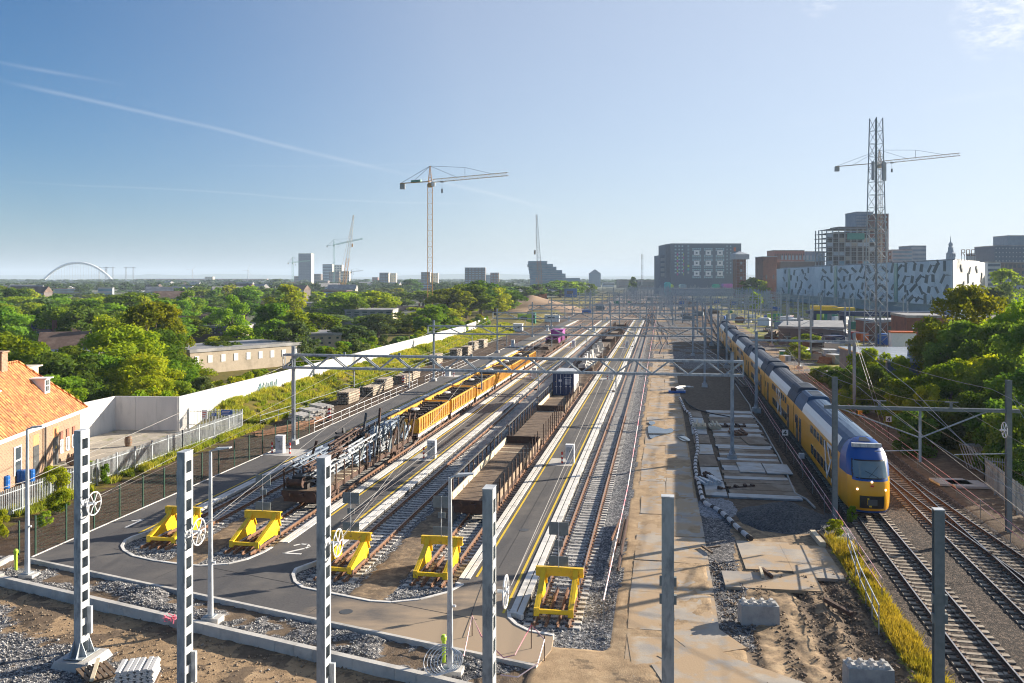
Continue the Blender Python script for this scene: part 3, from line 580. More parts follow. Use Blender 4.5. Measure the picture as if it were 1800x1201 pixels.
slot_mast(-23.0, 31.8, 8.9, 'tall slotted mast on a bolted concrete foot, leftmost of the front masts', True, 5.95 + .3)
slot_mast(-16.6, 28.5, 8.9, 'tall slotted mast rising from the bottom edge left of the second lamp post', False, 6.05 + .3)
slot_mast(-11.4, 28.4, 8.9, 'tall slotted mast rising from the bottom edge at the painted number 2', False, 5.95 + .3)
slot_mast(-4.96, 25.0, 8.9, 'tall slotted mast overlapping the end of the brown flat wagon', False, 5.85 + .3)
def plain_mast(t, s, h, label, w=.34, d=.3, m=galv):
    r = yard('steel_mast', label, 'mast', t, s, -.3); b = MB(); h += .3
    b.box(-w / 2, 0, 0, w / 2, .02, h); b.box(-.01, .02, 0, .01, d - .02, h); b.box(-w / 2, d - .02, 0, w / 2, d, h)
    b.build('column', m, r); MB().box(-w / 2 - .01, -.01, h, w / 2 + .01, d + .01, h + .03).build('cap', paleg, r)
    b = MB()
    for z in (6.25, 6.75): b.box(-w / 2 - .06, -.02, z, -w / 2, .1, z + .25); b.box(w / 2, -.02, z, w / 2 + .07, .1, z + .25)
    b.build('bracket', galvd, r); return r
plain_mast(.17, 24.9, 8.9, 'plain blue-grey steel mast standing in front of the muddy haul road')
plain_mast(7.2, 24.7, 8.9, 'dark grey steel mast in front of the main line tracks', .25, .25, galvd)

# ------------------------------------------------------------------ lamp posts
def lamp(label, u, v):
    t, s = PT(u, v); r = yard('lamp_post', label, 'lamp post', t, s, -.1, 'grey lamp posts along the service road')
    MB().tube([(0, 0, .25), (0, 0, 7.5)], .13, 10, .065).build('pole', paleg, r); MB().box(-.3, -.3, -.3, .5, .3, .22).build('foundation', conc, r)
    MB().box(-.22, -.22, .22, .22, .22, .26).build('base_plate', galv, r)
    b = MB(); b.tube([(0, 0, 7.45), (.05, 0, 7.52), (.4, 0, 7.6)], .035, 6); b.build('arm', paleg, r)
    MB().prism([(.25, 7.54), (.95, 7.66), (.95, 7.71), (.3, 7.66)], -.14, .14, 'y').build('lamp_head', paleg, r)
    MB().lathe([(.05, 0), (.05, .1)], 6, (.13, 0, 2.6), 'x').build('hatch', white, r)
lamp('grey lamp post at the left end of the asphalt service road', 48, 1012); lamp('grey lamp post between the first two buffer stops', 370, 1088); lamp('grey lamp post with coiled cable round its foot', 791, 1180)
t_, s_ = PT(791, 1180)
r = yard('cable_coil', 'loose coil of pale cable hanging round the foot of a lamp post', 'cable coil', t_, s_, 0)
for k in range(6):
    n = 22; rr = .42 + .035 * k; tl = .25 + .13 * k; z0 = .55
    MB().tube([(rr * math.cos(a) - .1 * k + .15, rr * .5 * math.sin(a) - .32, max(.04, z0 + rr * .8 * math.sin(a + .2))) for a in [2 * math.pi * j / n + tl for j in range(n + 1)]], .018, 5).build('cable_loop', white if k % 2 else paleg, r)
for (u, v, lb) in ((28, 1002, 'small yellow marker tube beside the leftmost lamp post'), (780, 1164, 'small yellow marker tube left of the lamp post with coiled cable')):
    t_, s_ = PT(u, v); r = yard('marker_tube', lb, 'marker', t_, s_, 0); MB().lathe([(.07, 0), (.07, .85), (.11, .86), (.11, 1.0), (.06, 1.08)], 10).build('tube', limep, r)

# ------------------------------------------------------------------ cabinets, pads and bollards on the platforms
pad_m = M('pale_pad_concrete', (.40, .39, .37), (.48, .47, .44), 3, .85)
ps = {'A': (-32.4, -33.3, -30.3, 'leftmost'), 'B': (-18.95, -20.5, -18.75, 'middle'), 'C': (-7.35, -9.05, -7.1, 'right')}
cab0 = bol0 = None
for key, (tc_, a, b_, nm) in ps.items():
    for k, s_ in enumerate((71.6, 132, 192, 252, 312)):
        o = MB().box(a, s_ - 1.3, .003, b_, s_ + 1.6, .012).build('concrete_pad', pad_m); o.rotation_euler = (0, 0, -TH); o['kind'] = 'structure'
        od = ('nearest', 'second nearest', 'third nearest', 'fourth nearest', 'farthest')[k]
        lb = 'white electrical cabinet on the %s platform, %s of its row' % (nm, od)
        if cab0 is None:
            cab0 = yard('electrical_cabinet', lb, 'cabinet', tc_, s_, .012, 'white cabinets on the platforms')
            MB().box(-.34, -.25, 0, .34, .25, 1.42).build('body', white, cab0); MB().box(-.36, -.27, 1.422, .36, .27, 1.5).build('lid', white, cab0)
            MB().box(-.28, -.262, .25, .28, -.252, 1.3).build('door', paleg, cab0); MB().box(-.05, -.28, .95, .06, -.263, 1.02).build('handle', blk, cab0)
        else: dup(cab0, W(tc_, s_, .012), None, lb)
        for j, dt in enumerate((-.62, 1.0) if key == 'A' else (-.62,)):
            if k > 2: continue
            lb2 = 'red and white banded bollard %s the %s cabinet of the %s platform' % ('right of' if j else 'left of', od, nm)
            if bol0 is None:
                bol0 = yard('bollard', lb2, 'bollard', tc_ + dt, s_ - .3, .012, 'red and white bollards guarding the cabinets'); bb = MB(); z = 0
                for q in range(5): bb.mat(q % 2).lathe([(.075, z), (.075, z + .17)], 10); z += .172
                bb.build('post', [redp, white], bol0); MB().lathe([(.085, z), (.085, z + .04), (.03, z + .08)], 10).build('cap', redp, bol0)
            else: dup(bol0, W(tc_ + dt, s_ - .3, .012), None, lb2)

# ------------------------------------------------------------------ portals
def hbeam(b, x, y, z0, z1, w=.28):
    b.box(x - w / 2, y - w / 2, z0, x + w / 2, y - w / 2 + .03, z1); b.box(x - .015, y - w / 2 + .03, z0, x + .015, y + w / 2 - .03, z1); b.box(x - w / 2, y + w / 2 - .03, z0, x + w / 2, y + w / 2, z1)
def portal_at(s, t0, t1, label, tracks, mids=(), over=.9, hb=6.95, ht=8.1, near=True, group='lattice portals spanning the sidings'):
    r = yard('catenary_portal', label, 'portal', 0, s, 0, group)
    for t in (t0, t1) + tuple(mids):
        b = MB(); hbeam(b, t, 0, -.1, 8.9); b.build('mast', galv, r)
        b = MB(); b.box(t - .42, -.42, -.3, t + .42, .42, .38, .07); b.build('footing', conc, r)
        if near: b = MB(); b.lathe([(.30, .38), (.15, .8)], 4, (t, 0, 0)); b.build('base_flare', galv, r)
    a, c = t0 - over, t1 + over; dy = .24
    for y in (-dy, dy):
        for z in (hb, ht): MB().box(a, y - .09, z - .09, c, y + .09, z + .09).build('chord', galv, r)
    n = max(4, round((c - a) / (1.48 if s < 80 else 2.6))); b = MB(); st = (c - a) / n; w = .10 if near else .12
    for k in range(n):
        x0, x1 = a + k * st, a + (k + 1) * st
        for y in (-dy, dy):
            if k % 2: b.bar((x0, y, ht), (x1, y, hb), w)
            else: b.bar((x0, y, hb), (x1, y, ht), w)
        if near: b.bar((x0, -dy, hb), (x0, dy, hb), .05); b.bar((x0, -dy, ht), (x1, dy, ht), .04)
    for x in (a, a + .9, c - .9, c):
        for y in (-dy, dy): b.bar((x, y, hb), (x, y, ht), .07)
    b.build('lattice_bracing', galv, r)
    for t in tracks:
        b = MB(); b.bar((t + .9, 0, hb), (t + .9, 0, 5.3), .09); b.bar((t + .9, 0, 5.35), (t - .1, 0, 5.55), .05); b.bar((t + .9, 0, 6.2), (t, 0, 6.6), .045); b.build('hanger', galv, r)
        b = MB(); b.lathe([(.09, 0), (.05, .04), (.09, .08), (.05, .12), (.09, .16), (.05, .2), (.09, .24)], 8, (t + .55, 0, 5.42), 'x'); b.build('insulator', rustd, r)
        if near: MB().box(t - .1, -.05, ht + .07, t + .1, .05, ht + .3).build('top_bracket', galvd, r)
tt5 = [t for t, s in TRK]
ordn = ('first', 'second', 'third', 'fourth', 'fifth', 'sixth', 'seventh', 'eighth', 'ninth', 'tenth', 'eleventh', 'twelfth', 'thirteenth', 'fourteenth')
for k, s_ in enumerate((75.5, 125.4, 176, 226, 276, 326, 366, 410, 455, 505, 555, 610, 670, 740)):
    if k < 3: portal_at(s_, -32.9, 5.8 + .1 * k, 'grey lattice portal spanning the five sidings, %s from the front' % ordn[k], tt5, near=k < 2)
    else: portal_at(s_, -33 - (k - 3) * 1.2, (8 if k < 4 else 26 if k < 6 else 58), 'grey lattice portal spanning the yard, %s from the front' % ordn[k], tt5 + ([] if k < 5 else [8, 15, 22, 30, 38]), mids=((-12.9,) if k < 5 else (-14, 4, 24)), near=False)
def beam_portal(s, t0, t1, label, hb=7.1, brace=True, tks=(), group='plain beam portals over the main line'):
    r = yard('catenary_portal', label, 'portal', 0, s, 0, group)
    for t in (t0, t1):
        b = MB(); hbeam(b, t, 0, -.1, 8.95, .3); b.build('mast', galv if s > 80 else galvd, r)
        if t == t0 and s > 80 or t > t0 and s > 150: MB().box(t - .5, -.5, -.3, t + .5, .5, .35, .06).build('footing', conc, r); MB().lathe([(.32, .35), (.16, .9)], 4, (t, 0, 0)).build('base_flare', galv, r)
    MB().box(t0 - .6, -.1, hb - .1, t1 + .6, -.0, hb + .1).box(t0 - .6, .16, hb - .1, t1 + .6, .22, hb + .1).build('beam', galvd if s < 80 else galv, r)
    m = (t0 + t1) / 2
    if brace:
        MB().bar((m, .05, hb - .1), (m, .05, hb - 3.2), .13).build('drop_post', galv, r)
        MB().bar((m, .05, hb - 1.75), (t0 + .1, .05, hb), .07).bar((m, .05, hb - 1.75), (t1 - 1, .05, hb), .07).build('brace', galv, r)
        MB().tube([(m, .05, 4.2 + .4), (m - 2.6, .05, 4.45)], .03, 6).tube([(t1, .05, 4.55), (t1 - 3.0, .05, 4.4)], .03, 6).build('registration_arm', paleg, r)
    for t in tks:
        MB().box(t - .07, -.05, hb + .1, t + .07, .05, hb + .45).box(t - .35, -.04, hb + .42, t + .4, .04, hb + .48).build('top_bracket', galvd, r)
    return r
r = beam_portal(56.8, 10.5, 20.4, 'plain beam portal straddling the train nose, nearest of its row', 7.1, True, (13.1, 17.2)); wheel(r, 20.1, -.2, 6.0)
for k, s_ in enumerate((103.4, 154, 205, 256, 306, 356)):
    beam_portal(s_, 10.6 + .3 * k, 21.2 + 1.6 * k, 'plain beam portal over the main line behind the train nose, %s of its row' % ordn[k + 1], 8.0, False, (14 + k * .6, 18 + k))
# single masts in the far yard
m0 = None; spots = []
rr = random.Random(5)
for k in range(10): spots.append((26 + k * 1.5, 130 + k * 42)); spots.append((9 + rr.uniform(-1, 1), 150 + k * 47)); spots.append((44 + k, 190 + k * 40)); spots.append((62 + k, 205 + 38 * k)); spots.append((78 + k, 230 + 42 * k)); spots.append((34 + k * 2, 210 + k * 36)); spots.append((-4 + k, 240 + k * 44)); spots.append((52 - k, 260 + 40 * k)); spots.append((92 + k, 260 + 36 * k)); spots.append((16 + k, 300 + 36 * k)); spots.append((-20, 260 + 42 * k))
for k in range(120): spots.append((rr.uniform(-34, 8) if k % 3 == 0 else rr.uniform(4, 100), rr.uniform(290, 900)))
for k, (t, s_) in enumerate(spots):
    if m0 is None:
        m0 = yard('yard_mast', 'single grey steel mast standing among the far tracks', 'mast', t, s_, 0, 'single masts among the far tracks'); b = MB(); hbeam(b, 0, 0, -.2, 9.2, .32); b.build('column', galv, m0)
        b = MB(); b.bar((0, 0, 7.6), (-3.2, 0, 7.9), .07); b.bar((0, 0, 5.9), (-3.1, 0, 6.0), .07); b.bar((-.0, 0, 7.2), (-2.4, 0, 6.0), .06); b.build('cantilever', galv, m0)
    else: dup(m0, W(t, s_), -TH)
# ------------------------------------------------------------------ overhead wires
wire_m = M('copper_wire', (.18, .15, .13), (.25, .21, .18), 3, .5, .5); wire_l = M('bright_cable', (.26, .25, .24), (.34, .33, .31), 3, .6, .2)
def catenary(label, f, sup, z1=5.55, z2=6.9, end=None, r1=.011, drop=True):
    r = thing('overhead_wire', label, 'overhead wire', (0, 0, 0), 0, 'overhead wires above the tracks')
    cw, mw, dr = [], [], MB()
    for a, c in zip(sup[:-1], sup[1:]):
        for i_ in range(6):
            x = i_ / 6; s = a + (c - a) * x; sag = 4 * x * (1 - x)
            cw.append(W(f(s), s, z1)); mw.append(W(f(s), s, z2 - (z2 - z1 - .35) * sag))
            if i_ and drop and s < 200: dr.tube([cw[-1], mw[-1]], .007, 3)
    s = sup[-1]; cw.append(W(f(s), s, z1)); mw.append(W(f(s), s, z2))
    if end: cw.insert(0, Vector(end)); mw.insert(0, Vector(end) + Vector((0.05, 0, .1)))
    MB().tube(cw, r1, 3, cap=False).build('contact_wire', wire_m, r, fix=False); MB().tube(mw, r1, 3, cap=False).build('messenger_wire', wire_l, r, fix=False)
    if dr.v: dr.build('droppers', wire_m, r, fix=False)
SUP = [75.5, 125.4, 176, 226, 276, 326, 376, 436, 496, 566]
ends = [W(-22.5, 32.3, 6.1), W(-16.1, 28.9, 6.1), W(-10.9, 28.9, 6.0), W(-10.9, 29.0, 6.6), W(-4.4, 25.5, 5.9)]
for (t_, s_), e, nm in zip(TRK, ends, ('first', 'second', 'third', 'fourth', 'fifth')):
    catenary('overhead wire above the %s siding counted from the left' % nm, lambda s, t_=t_: t_, SUP, end=e)
S2 = [56.8, 103.4, 154, 205, 256, 306, 356]
catenary('overhead wire above the passenger train', f6, S2, 5.5, 7.6, W(12.4, 18, 6.0)); f7 = smooth_path(t7)
catenary('overhead wire above the track right of the train', f7, S2, 5.5, 7.6, W(16.4, 18, 6.0))
def cable(label, pts, rad=.02, m=wire_l, cat='cable', grp=None, nm='cable', sag=0):
    if sag:
        out = []
        for a, c in zip(pts[:-1], pts[1:]):
            a, c = Vector(a), Vector(c)
            for k in range(10): x = k / 10; p = a.lerp(c, x); p.z -= 4 * sag * x * (1 - x); out.append(p)
        pts = out + [Vector(pts[-1])]
    o = MB().tube(pts, rad, 4, cap=False).build(nm, m, fix=False); return tag(o, label, cat, grp)
cable('bright guy cable running from the far right mast down to the train front', [W(21.2, 103.4, 7.8), W(15.0, 57.0, 8.3), W(19.0, 36, .5)], .022)
cable('double bright cable descending from the right portal beam to the bottom right', [W(15.0, 56.8, 7.7), W(16.9, 40.0, 4.4), W(17.5, 25, 2)], .018)
cable('steep stay cable right of the tall wheel mast', [W(20.5, 56.8, 8.0), W(23.2, 50.5, .2)], .02); cable('second stay cable right of the tall wheel mast', [W(20.7, 56.8, 8.0), W(23.9, 51.2, .2)], .02)
cable('stay cable leaning from the mast behind the pine bushes', [W(21.3, 103.4, 8.6), W(21.9, 92, .2)], .018); cable('second stay cable leaning from the mast behind the pine bushes', [W(21.1, 103.4, 8.6), W(21.3, 91, .2)], .018)
cable('feeder cable along the left masts above the gravel path', [W(-33.0, 75.6, 7.4), W(-33.4, 42, 4.2), W(-33.2, 20, 5)], .018); cable('long feeder cable above the platform of the leftmost siding', [W(-32.9, 176, 7.5), W(-32.9, 125.4, 7.5), W(-32.9, 75.5, 7.5)], .016, sag=1.1)
for t0, nm in ((11.6, 'left feeder'), (19.2, 'right feeder')): cable('%s cable strung between the main line portals' % nm, [W(t0 + .25 * i_, s_, 8.4) for i_, s_ in enumerate([20] + S2)], .016, sag=.6)

# ------------------------------------------------------------------ fences
def palisade(label, pts, h=1.75, zf=lambda t, s: 0.0, grp='galvanised palisade fences', fine=.15):
    r = yard('palisade_fence', label, 'fence', 0, 0, 0, grp); post = None
    for a, c in zip(pts[:-1], pts[1:]):
        a, c = Vector((*a, 0)), Vector((*c, 0)); L = (c - a).length; d = (c - a) / L; n = max(1, round(L / 2.6)); st = L / n
        for k in range(n + 1):
            p = a + d * st * k; z = zf(p.x, p.y)
            if post is None: po = MB().box(-.05, -.05, -.2, .05, .05, h + .05).build('post', galv, r); post = po.data; po.location = (p.x, p.y, z)
            else: inst(post, 'post', r, (p.x, p.y, z))
            if k < n:
                q_ = p + d * st; b = MB(); z2 = zf(q_.x, q_.y)
                for hz in (.28, h - .25): b.bar(p + Vector((0, 0, z + hz)), q_ + Vector((0, 0, z2 + hz)), .04, .06)
                m = int(st / fine)
                for i_ in range(1, m): w = p + d * (st * i_ / m); b.box(w.x - .018, w.y - .018, z + .08, w.x + .018, w.y + .018, z + h)
                b.build('pale_panel', galv, r)
palisade('galvanised palisade fence running in front of the orange roofed house', [(-40.5, 40), (-40.6, 56), (-41.2, 71), (-41.4, 82.5)])
palisade('short palisade return with warning signs beside the white wall', [(-41.4, 82.5), (-47.0, 82.2)], 1.9)
for k, (t_, w_, h_, z_, m_, lb) in enumerate(((-45.3, .6, .9, .9, white, 'white notice board'), (-44.3, .5, .35, 1.2, blue, 'small blue notice board'), (-42.9, 1.2, .55, 1.3, blue, 'wide blue notice board'))):
    r = yard('notice_board', lb + ' hung on the short palisade fence', 'sign', t_, 82.25, z_); MB().box(-w_ / 2, -.04, 0, w_ / 2, 0, h_).build('board', m_, r)
    b = MB(); [b.box(-w_ * .4, -.046, h_ * (.2 + .25 * q), w_ * (.1 + .1 * q), -.042, h_ * (.27 + .25 * q)) for q in range(3)]; b.build('print', redp if k == 0 else white, r)
palisade('galvanised palisade fence at the right edge beside the wheel mast', [(23.2, 69), (22.4, 61), (21.9, 52), (21.6, 38)], 2.0)
palisade('galvanised palisade return behind the wheel mast', [(23.2, 69), (30, 67)], 2.0)
def meshfence(label, t, s0, s1, step=2.52, corner=None):
    r = yard('mesh_fence', label, 'fence', 0, 0, 0); b0 = None; s = s0; wires = MB()
    while s <= s1 + .1:
        if b0 is None: o = MB().box(-.035, -.035, -.2, .035, .035, 2.1).build('post', green, r); b0 = o.data; o.location = (t, s, 0)
        else: inst(b0, 'post', r, (t, s, 0))
        s += step
    for z in np.arange(.1, 2.0, .2): wires.bar((t, s0, z), (t, s1, z), .006)
    s = s0
    while s < s1: wires.bar((t, s, .05), (t, s, 1.95), .004); s += .25
    wires.build('wire_mesh', green, r)
meshfence('thin green post and wire fence along the left edge of the asphalt', -33.62, 43.0, 81.0)
r = yard('mesh_fence', 'end of the green wire fence at the left picture edge', 'fence', 0, 0, 0)
for (t_, s_) in ((-34.7, 43.1), (-35.9, 41.2), (-37.0, 39.6), (-30.2, 31.5), (-27.2, 30.5)): MB().box(t_ - .035, s_ - .035, -.5, t_ + .035, s_ + .035, 1.75).build('post', green, r)
def tube_rail(label, pts, h=1.05, m=paleg, step=2.5, rads=(.025, .02), nm='hand_rail', zf=0):
    r = yard(nm, label, 'railing', 0, 0, 0); P_ = []
    for a, c in zip(pts[:-1], pts[1:]):
        a, c = Vector((*a, zf)), Vector((*c, zf)); n = max(1, round((c - a).length / step))
        for k in range(n): P_.append(a.lerp(c, k / n))
    P_.append(Vector((*pts[-1], zf)))
    for k, z in enumerate((h, h * .5)): MB().tube([p + Vector((0, 0, z)) for p in P_], rads[min(k, 1)], 5).build('rail', m, r)
    pm = None
    for p in P_:
        if pm is None: o = MB().tube([(0, 0, -.1), (0, 0, h)], .025, 5).build('post', m, r); pm = o.data; o.location = p
        else: inst(pm, 'post', r, p)
tube_rail('white tubular railing along the far left platform beyond the green fence', [(-33.3, 81.3), (-33.3, 118)], 1.05, white); tube_rail('white tubular railing farther along the leftmost platform', [(-33.3, 122), (-33.3, 150)], 1.05, white)
tube_rail('galvanised stair railing beside the yellow grass strip', [PT(1490, 975), PT(1512, 1040), PT(1545, 1112)], 1.15, galv, 1.9, (.03, .025))
# barrier tapes on stakes
def tape(label, pts, hs, m=pinkt, step=6, w=.04, stake=True):
    r = yard('barrier_tape', label, 'barrier tape', 0, 0, 0); P_ = []
    for a, c in zip(pts[:-1], pts[1:]):
        a, c = Vector((*a, 0)), Vector((*c, 0)); n = max(1, round((c - a).length / step))
        for k in range(n): P_.append(a.lerp(c, k / n))
    P_.append(Vector((*pts[-1], 0)))
    for hgt in hs: MB().tube([p + Vector((0, 0, hgt)) for p in P_], w, 4).build('tape', m, r)
    if stake:
        b = None
        for p in P_[:90]:
            if b is None: o = MB().tube([(0, 0, -.2), (0, 0, max(hs))], .02, 5).build('stake', galvd, r); b = o.data; o.location = p
            else: inst(b, 'stake', r, p)
tp2 = M('red_white_tape', (.72, .70, .68), (.70, .16, .22), .35, .5, detail=0)
tape('red and white barrier line right of the rightmost siding', [(-2.5, 38.5), (-2.25, 60), (-2.25, 100), (-2.2, 180), (-2.0, 300)], (1.0,), tp2, 8, .035)
tape('double pink barrier line between the mats and the train', [(10.15, 43.5), (10.45, 60), (10.9, 90), (11.6, 123), (12.0, 150)], (1.0, .55), pinkt, 5, .022)
tape('double pink barrier line behind the train on the right', [(19.4, 44), (19.9, 60), (20.3, 80), (20.6, 110), (21.5, 150)], (1.0, .55), pinkt, 5, .022)
tp = [PT(804, 1152), PT(815, 1158), PT(830, 1118), PT(846, 1140), PT(885, 1163), PT(905, 1165), PT(934, 1140), PT(957, 1160), PT(945, 1190), PT(910, 1200), PT(880, 1196)]
r = yard('barrier_tape', 'sagging red and white tape at the corner of the front kerb', 'barrier tape', 0, 0, 0)
MB().tube([Vector((*p, (.15, .1, .85, .5, .15, .3, .95, .8, .5, .2, .2)[k])) for k, p in enumerate(tp)], .028, 4).build('tape', tp2, r)
for k in (2, 6, 7): MB().tube([Vector((*tp[k], -.2)), Vector((*tp[k], .95))], .02, 5).build('stake', rustd, r)

# ------------------------------------------------------------------ wagons
def wheelset_mesh():
    b = MB()
    for sx in (-1, 1): b.lathe([(.46, -.065), (.5, -.05), (.46, .0), (.45, .07)], 14, (sx * .75, 0, .46), 'x')
    b.tube([(-.75, 0, .46), (.75, 0, .46)], .08, 6); o = b.build('wheelset', rustd); m = o.data; bpy.data.objects.remove(o); return m
WSM = wheelset_mesh()
def bogie(root, y, flat=False):
    b = MB()
    for sx in (-1, 1): b.prism([(y - 1.35, .62), (y - 1.1, .78), (y - .3, .55), (y + .3, .55), (y + 1.1, .78), (y + 1.35, .62), (y + .9, .42), (y - .9, .42)], sx * 1.02 - .06, sx * 1.02 + .06, 'x')
    b.box(-.95, y - .25, .55, .95, y + .25, .75)
    for sx in (-1, 1):
        for dy in (-.9, .9): b.box(sx * 1.02 - .13, y + dy - .16, .32, sx * 1.02 + .13, y + dy + .16, .62)
    o = b.build('bogie', rustd, root)
    for dy in (-.9, .9): inst(WSM, 'wheelset', root if flat else o, (0, y + dy, 0))
def buffers(root, L):
    for y, d in ((0, -1), (L, 1)):
        b = MB()
        for sx in (-1, 1): b.lathe([(.09, 0), (.09, .45), (.24, .46), (.25, .5)], 12, (sx * .88, y, 1.05), 'y') if d > 0 else b.lathe([(.25, -.5), (.24, -.46), (.09, -.45), (.09, 0)], 12, (sx * .88, y, 1.05), 'y')
        b.box(-.12, y - .3 if d < 0 else y, .9, .12, y if d < 0 else y + .3, 1.12); b.build('buffers', rustd, root)
def flatwagon(t, s, L, label, sides=True, endboard=True, stan=True, rail_left=True, deck=wood, group='brown flat wagons on the fourth siding', boards=woodl, w=1.42):
    r = yard('flat_wagon', label, 'wagon', t, s, 0, group)
    b = MB(); b.box(-w, 0, .95, w, .12, 1.22); b.box(-w, L - .12, .95, w, L, 1.22)
    for sx in (-1, 1): b.box(sx * w - (.1 if sx > 0 else 0), .12, .92, sx * w + (0 if sx > 0 else .1), L - .12, 1.22)
    b.box(-.25, .12, .8, .25, L - .12, 1.2); b.box(-w + .1, .13, .5, w - .1, .5, .94); b.box(-.9, .6, .35, .9, 1.2, .9); b.build('underframe', rustd, r)
    b = MB(); rr = random.Random(int(s)); y = 0.02; ms = [deck, boards]
    while y < L - .2: b.mat(1 if rr.random() < .05 else 0).box(-w + .05, y, 1.222, w - .05, min(L, y + .23), 1.272 + rr.uniform(0, .012)); y += .245
    b.build('deck', ms, r)
    bogie(r, 2.6); bogie(r, L - 2.6); buffers(r, L)
    if sides:
        for sx in (-1, 1): MB().box(sx * w - .03, .1, 1.23, sx * w + .03, L - .1, 1.73).build('side_board', [boards] if sx < 0 else [M_side], r)
    if endboard: MB().box(-w, L - .09, 1.23, w, L - .01, 1.85).build('end_board', rustd, r); MB().box(-w, .01, 1.1, w, .08, 1.32).build('end_board', rustd, r)
    if stan:
        n = int(L / 1.55); sm = MB().box(-.035, -.05, .9, .035, .05, 2.62).build('stanchion', rustd, r); sd_ = sm.data; sm.location = (w + .08, .6, 0)
        for k in range(1, n): inst(sd_, 'stanchion', r, (w + .08, .6 + 1.55 * k, 0))
        for k in range(n): inst(sd_, 'stanchion', r, (-w - .08, .6 + 1.55 * k, 0))
        if rail_left: MB().box(-w - .13, 0, 2.5, -w - .03, L, 2.6).build('top_rail', dgrey, r)
    return r
M_side = M('worn_brown_side_board', (.20, .14, .09), (.32, .24, .16), 3, .8, c3=(.12, .08, .06), s3=1)
T4 = -11.4
flatwagon(T4, 53.2, 19.6, 'brown flat wagon with low timber side boards, nearest to the buffer stops'); flatwagon(T4, 73.9, 17.0, 'brown flat wagon with bare plank deck and dark stanchions, second in its train', sides=False)
flatwagon(T4, 92.0, 17.0, 'brown flat wagon with the navy container on it, third in its train'); flatwagon(T4, 110.5, 19.0, 'brown flat wagon behind the navy container', sides=False)
flatwagon(T4, 131, 19.0, 'flat wagon carrying pale concrete pieces, nearer one', sides=False, rail_left=False); flatwagon(T4, 151.5, 19.0, 'flat wagon carrying pale concrete pieces, farther one', sides=False, rail_left=False)
for k in range(4): flatwagon(T4, 174 + 20.5 * k, 19.0, 'far flat wagon with dark steel frames on the fourth siding, %s from the concrete load' % ordn[k], sides=False, rail_left=False)
# container
r = yard('freight_container', 'navy blue freight container standing on the third flat wagon', 'container', T4, 103.2, 1.285)
b = MB(); L = 6.06; w = 1.22; h = 2.6
for sx in (-1, 1):
    n = 24
    for k in range(n): y0 = .12 + (L - .24) * k / n; b.box(sx * w - .03 + (.02 * sx if k % 2 else 0), y0, .15, sx * w + .03 - (.0), y0 + (L - .24) / n, h - .12)
b.box(-w, L - .1, 0, w, L, h); b.build('side_wall', [M('pale_container_side', (.50, .50, .50), (.58, .57, .56), 2, .6)], r)
b = MB(); [b.box(-w - .02 if x < 0 else w - .12, y, 0, -w + .12 if x < 0 else w + .02, y + .14, h + .01) for x in (-1, 1) for y in (-.01, L - .14)]; b.box(-w, .0, 0, w, .12, .16); b.box(-w, 0, h - .12, w, .12, h); b.build('corner_frame', navy, r)
MB().box(-w + .03, .1, h - .06, w - .03, L - .1, h - .01).build('roof', paleg, r)
for sx in (-1, 1):
    d = MB().box(min(sx * .015, sx * 1.1), .03, .17, max(sx * .015, sx * 1.1), .09, h - .13); d = d.build('door', navy, r)
    b = MB()
    for x in (.33, .82): b.tube([(sx * x, -.0, .2), (sx * x, -.0, h - .16)], .022, 5); b.box(sx * x - .12, -.03, 1.0, sx * x + .12, .0, 1.05)
    b.build('locking_bar', white, d)
b = MB()
for (x, z, n, st) in ((.12, 2.05, 9, .1), (.2, 1.75, 5, .15), (.2, 1.5, 5, .15), (.2, 1.28, 4, .15)):
    for k in range(n): b.box(x + k * st, .015, z, x + k * st + st * .6, .028, z + (.07 if st < .12 else .13))
b.box(-.55, .015, 1.6, -.2, .028, 1.85); b.build('door_lettering', white, r); MB().box(-.9, .015, 1.55, -.8, .028, 1.65).build('hazard_plate', yel, r)
# loads: pale concrete pieces
r_ = random.Random(3); cp = None
for k in range(22):
    s = 131.6 + k * 1.75; h = r_.uniform(1.2, 2.3); lb = 'pale concrete piece standing on the far flat wagons of the fourth siding'
    if cp is None:
        cp = yard('concrete_piece', lb, 'concrete block', T4, s, 1.285, 'pale concrete pieces on the far flat wagons'); MB().prism([(-.9, 0), (.9, 0), (.9, .3), (.3, .4), (.2, 1), (-.2, 1), (-.3, .4), (-.9, .3)], -.4, .4, 'y').build('block', conc, cp)
    else: dup(cp, W(T4 + r_.uniform(-.3, .3), s, 1.285), -TH + r_.uniform(-.2, .2), scale=(1, 1, h))
M_blk = M('sooty_iron', (.018, .016, .016), (.05, .042, .038), 4, .7)
# scrap wagon on the second siding
T2 = -22.95
flatwagon(T2, 54.0, 20.5, 'dark rusty flat wagon loaded with scrapped mast frames', sides=False, endboard=False, rail_left=False, group='wagons on the second siding')
def lattice(root_or_none, L, w, h, m, nm, label=None, t=0, s=0, z=0, rz=0, tilt=0, grp=None, roll=0):
    r = yard(nm, label, 'mast frame', t, s, z, grp, rz); r.rotation_euler = (tilt, roll, -TH + rz); b = MB()
    for x in (0, w):
        for y in (0, h): b.bar((x, 0, y), (x, L, y), .09)
    b.build('chords', m, r); b = MB(); n = max(2, int(L / .8))
    for k in range(n):
        y0, y1 = L * k / n, L * (k + 1) / n
        for x in (0, w): b.bar((x, y0, 0 if k % 2 else h), (x, y1, h if k % 2 else 0), .05)
        for zz in (0, h): b.bar((0, y0, zz), (w, y1 if k % 2 else y0, zz), .05)
    b.build('lattice', m, r); return r
rr = random.Random(11)
steelb = M('blue_grey_scrap_steel', (.22, .28, .36), (.40, .46, .53), 2, .5, .4, coord='obj'); scm = [steelb, galv, paleg, rustd, steelb, galvd]
k = 0
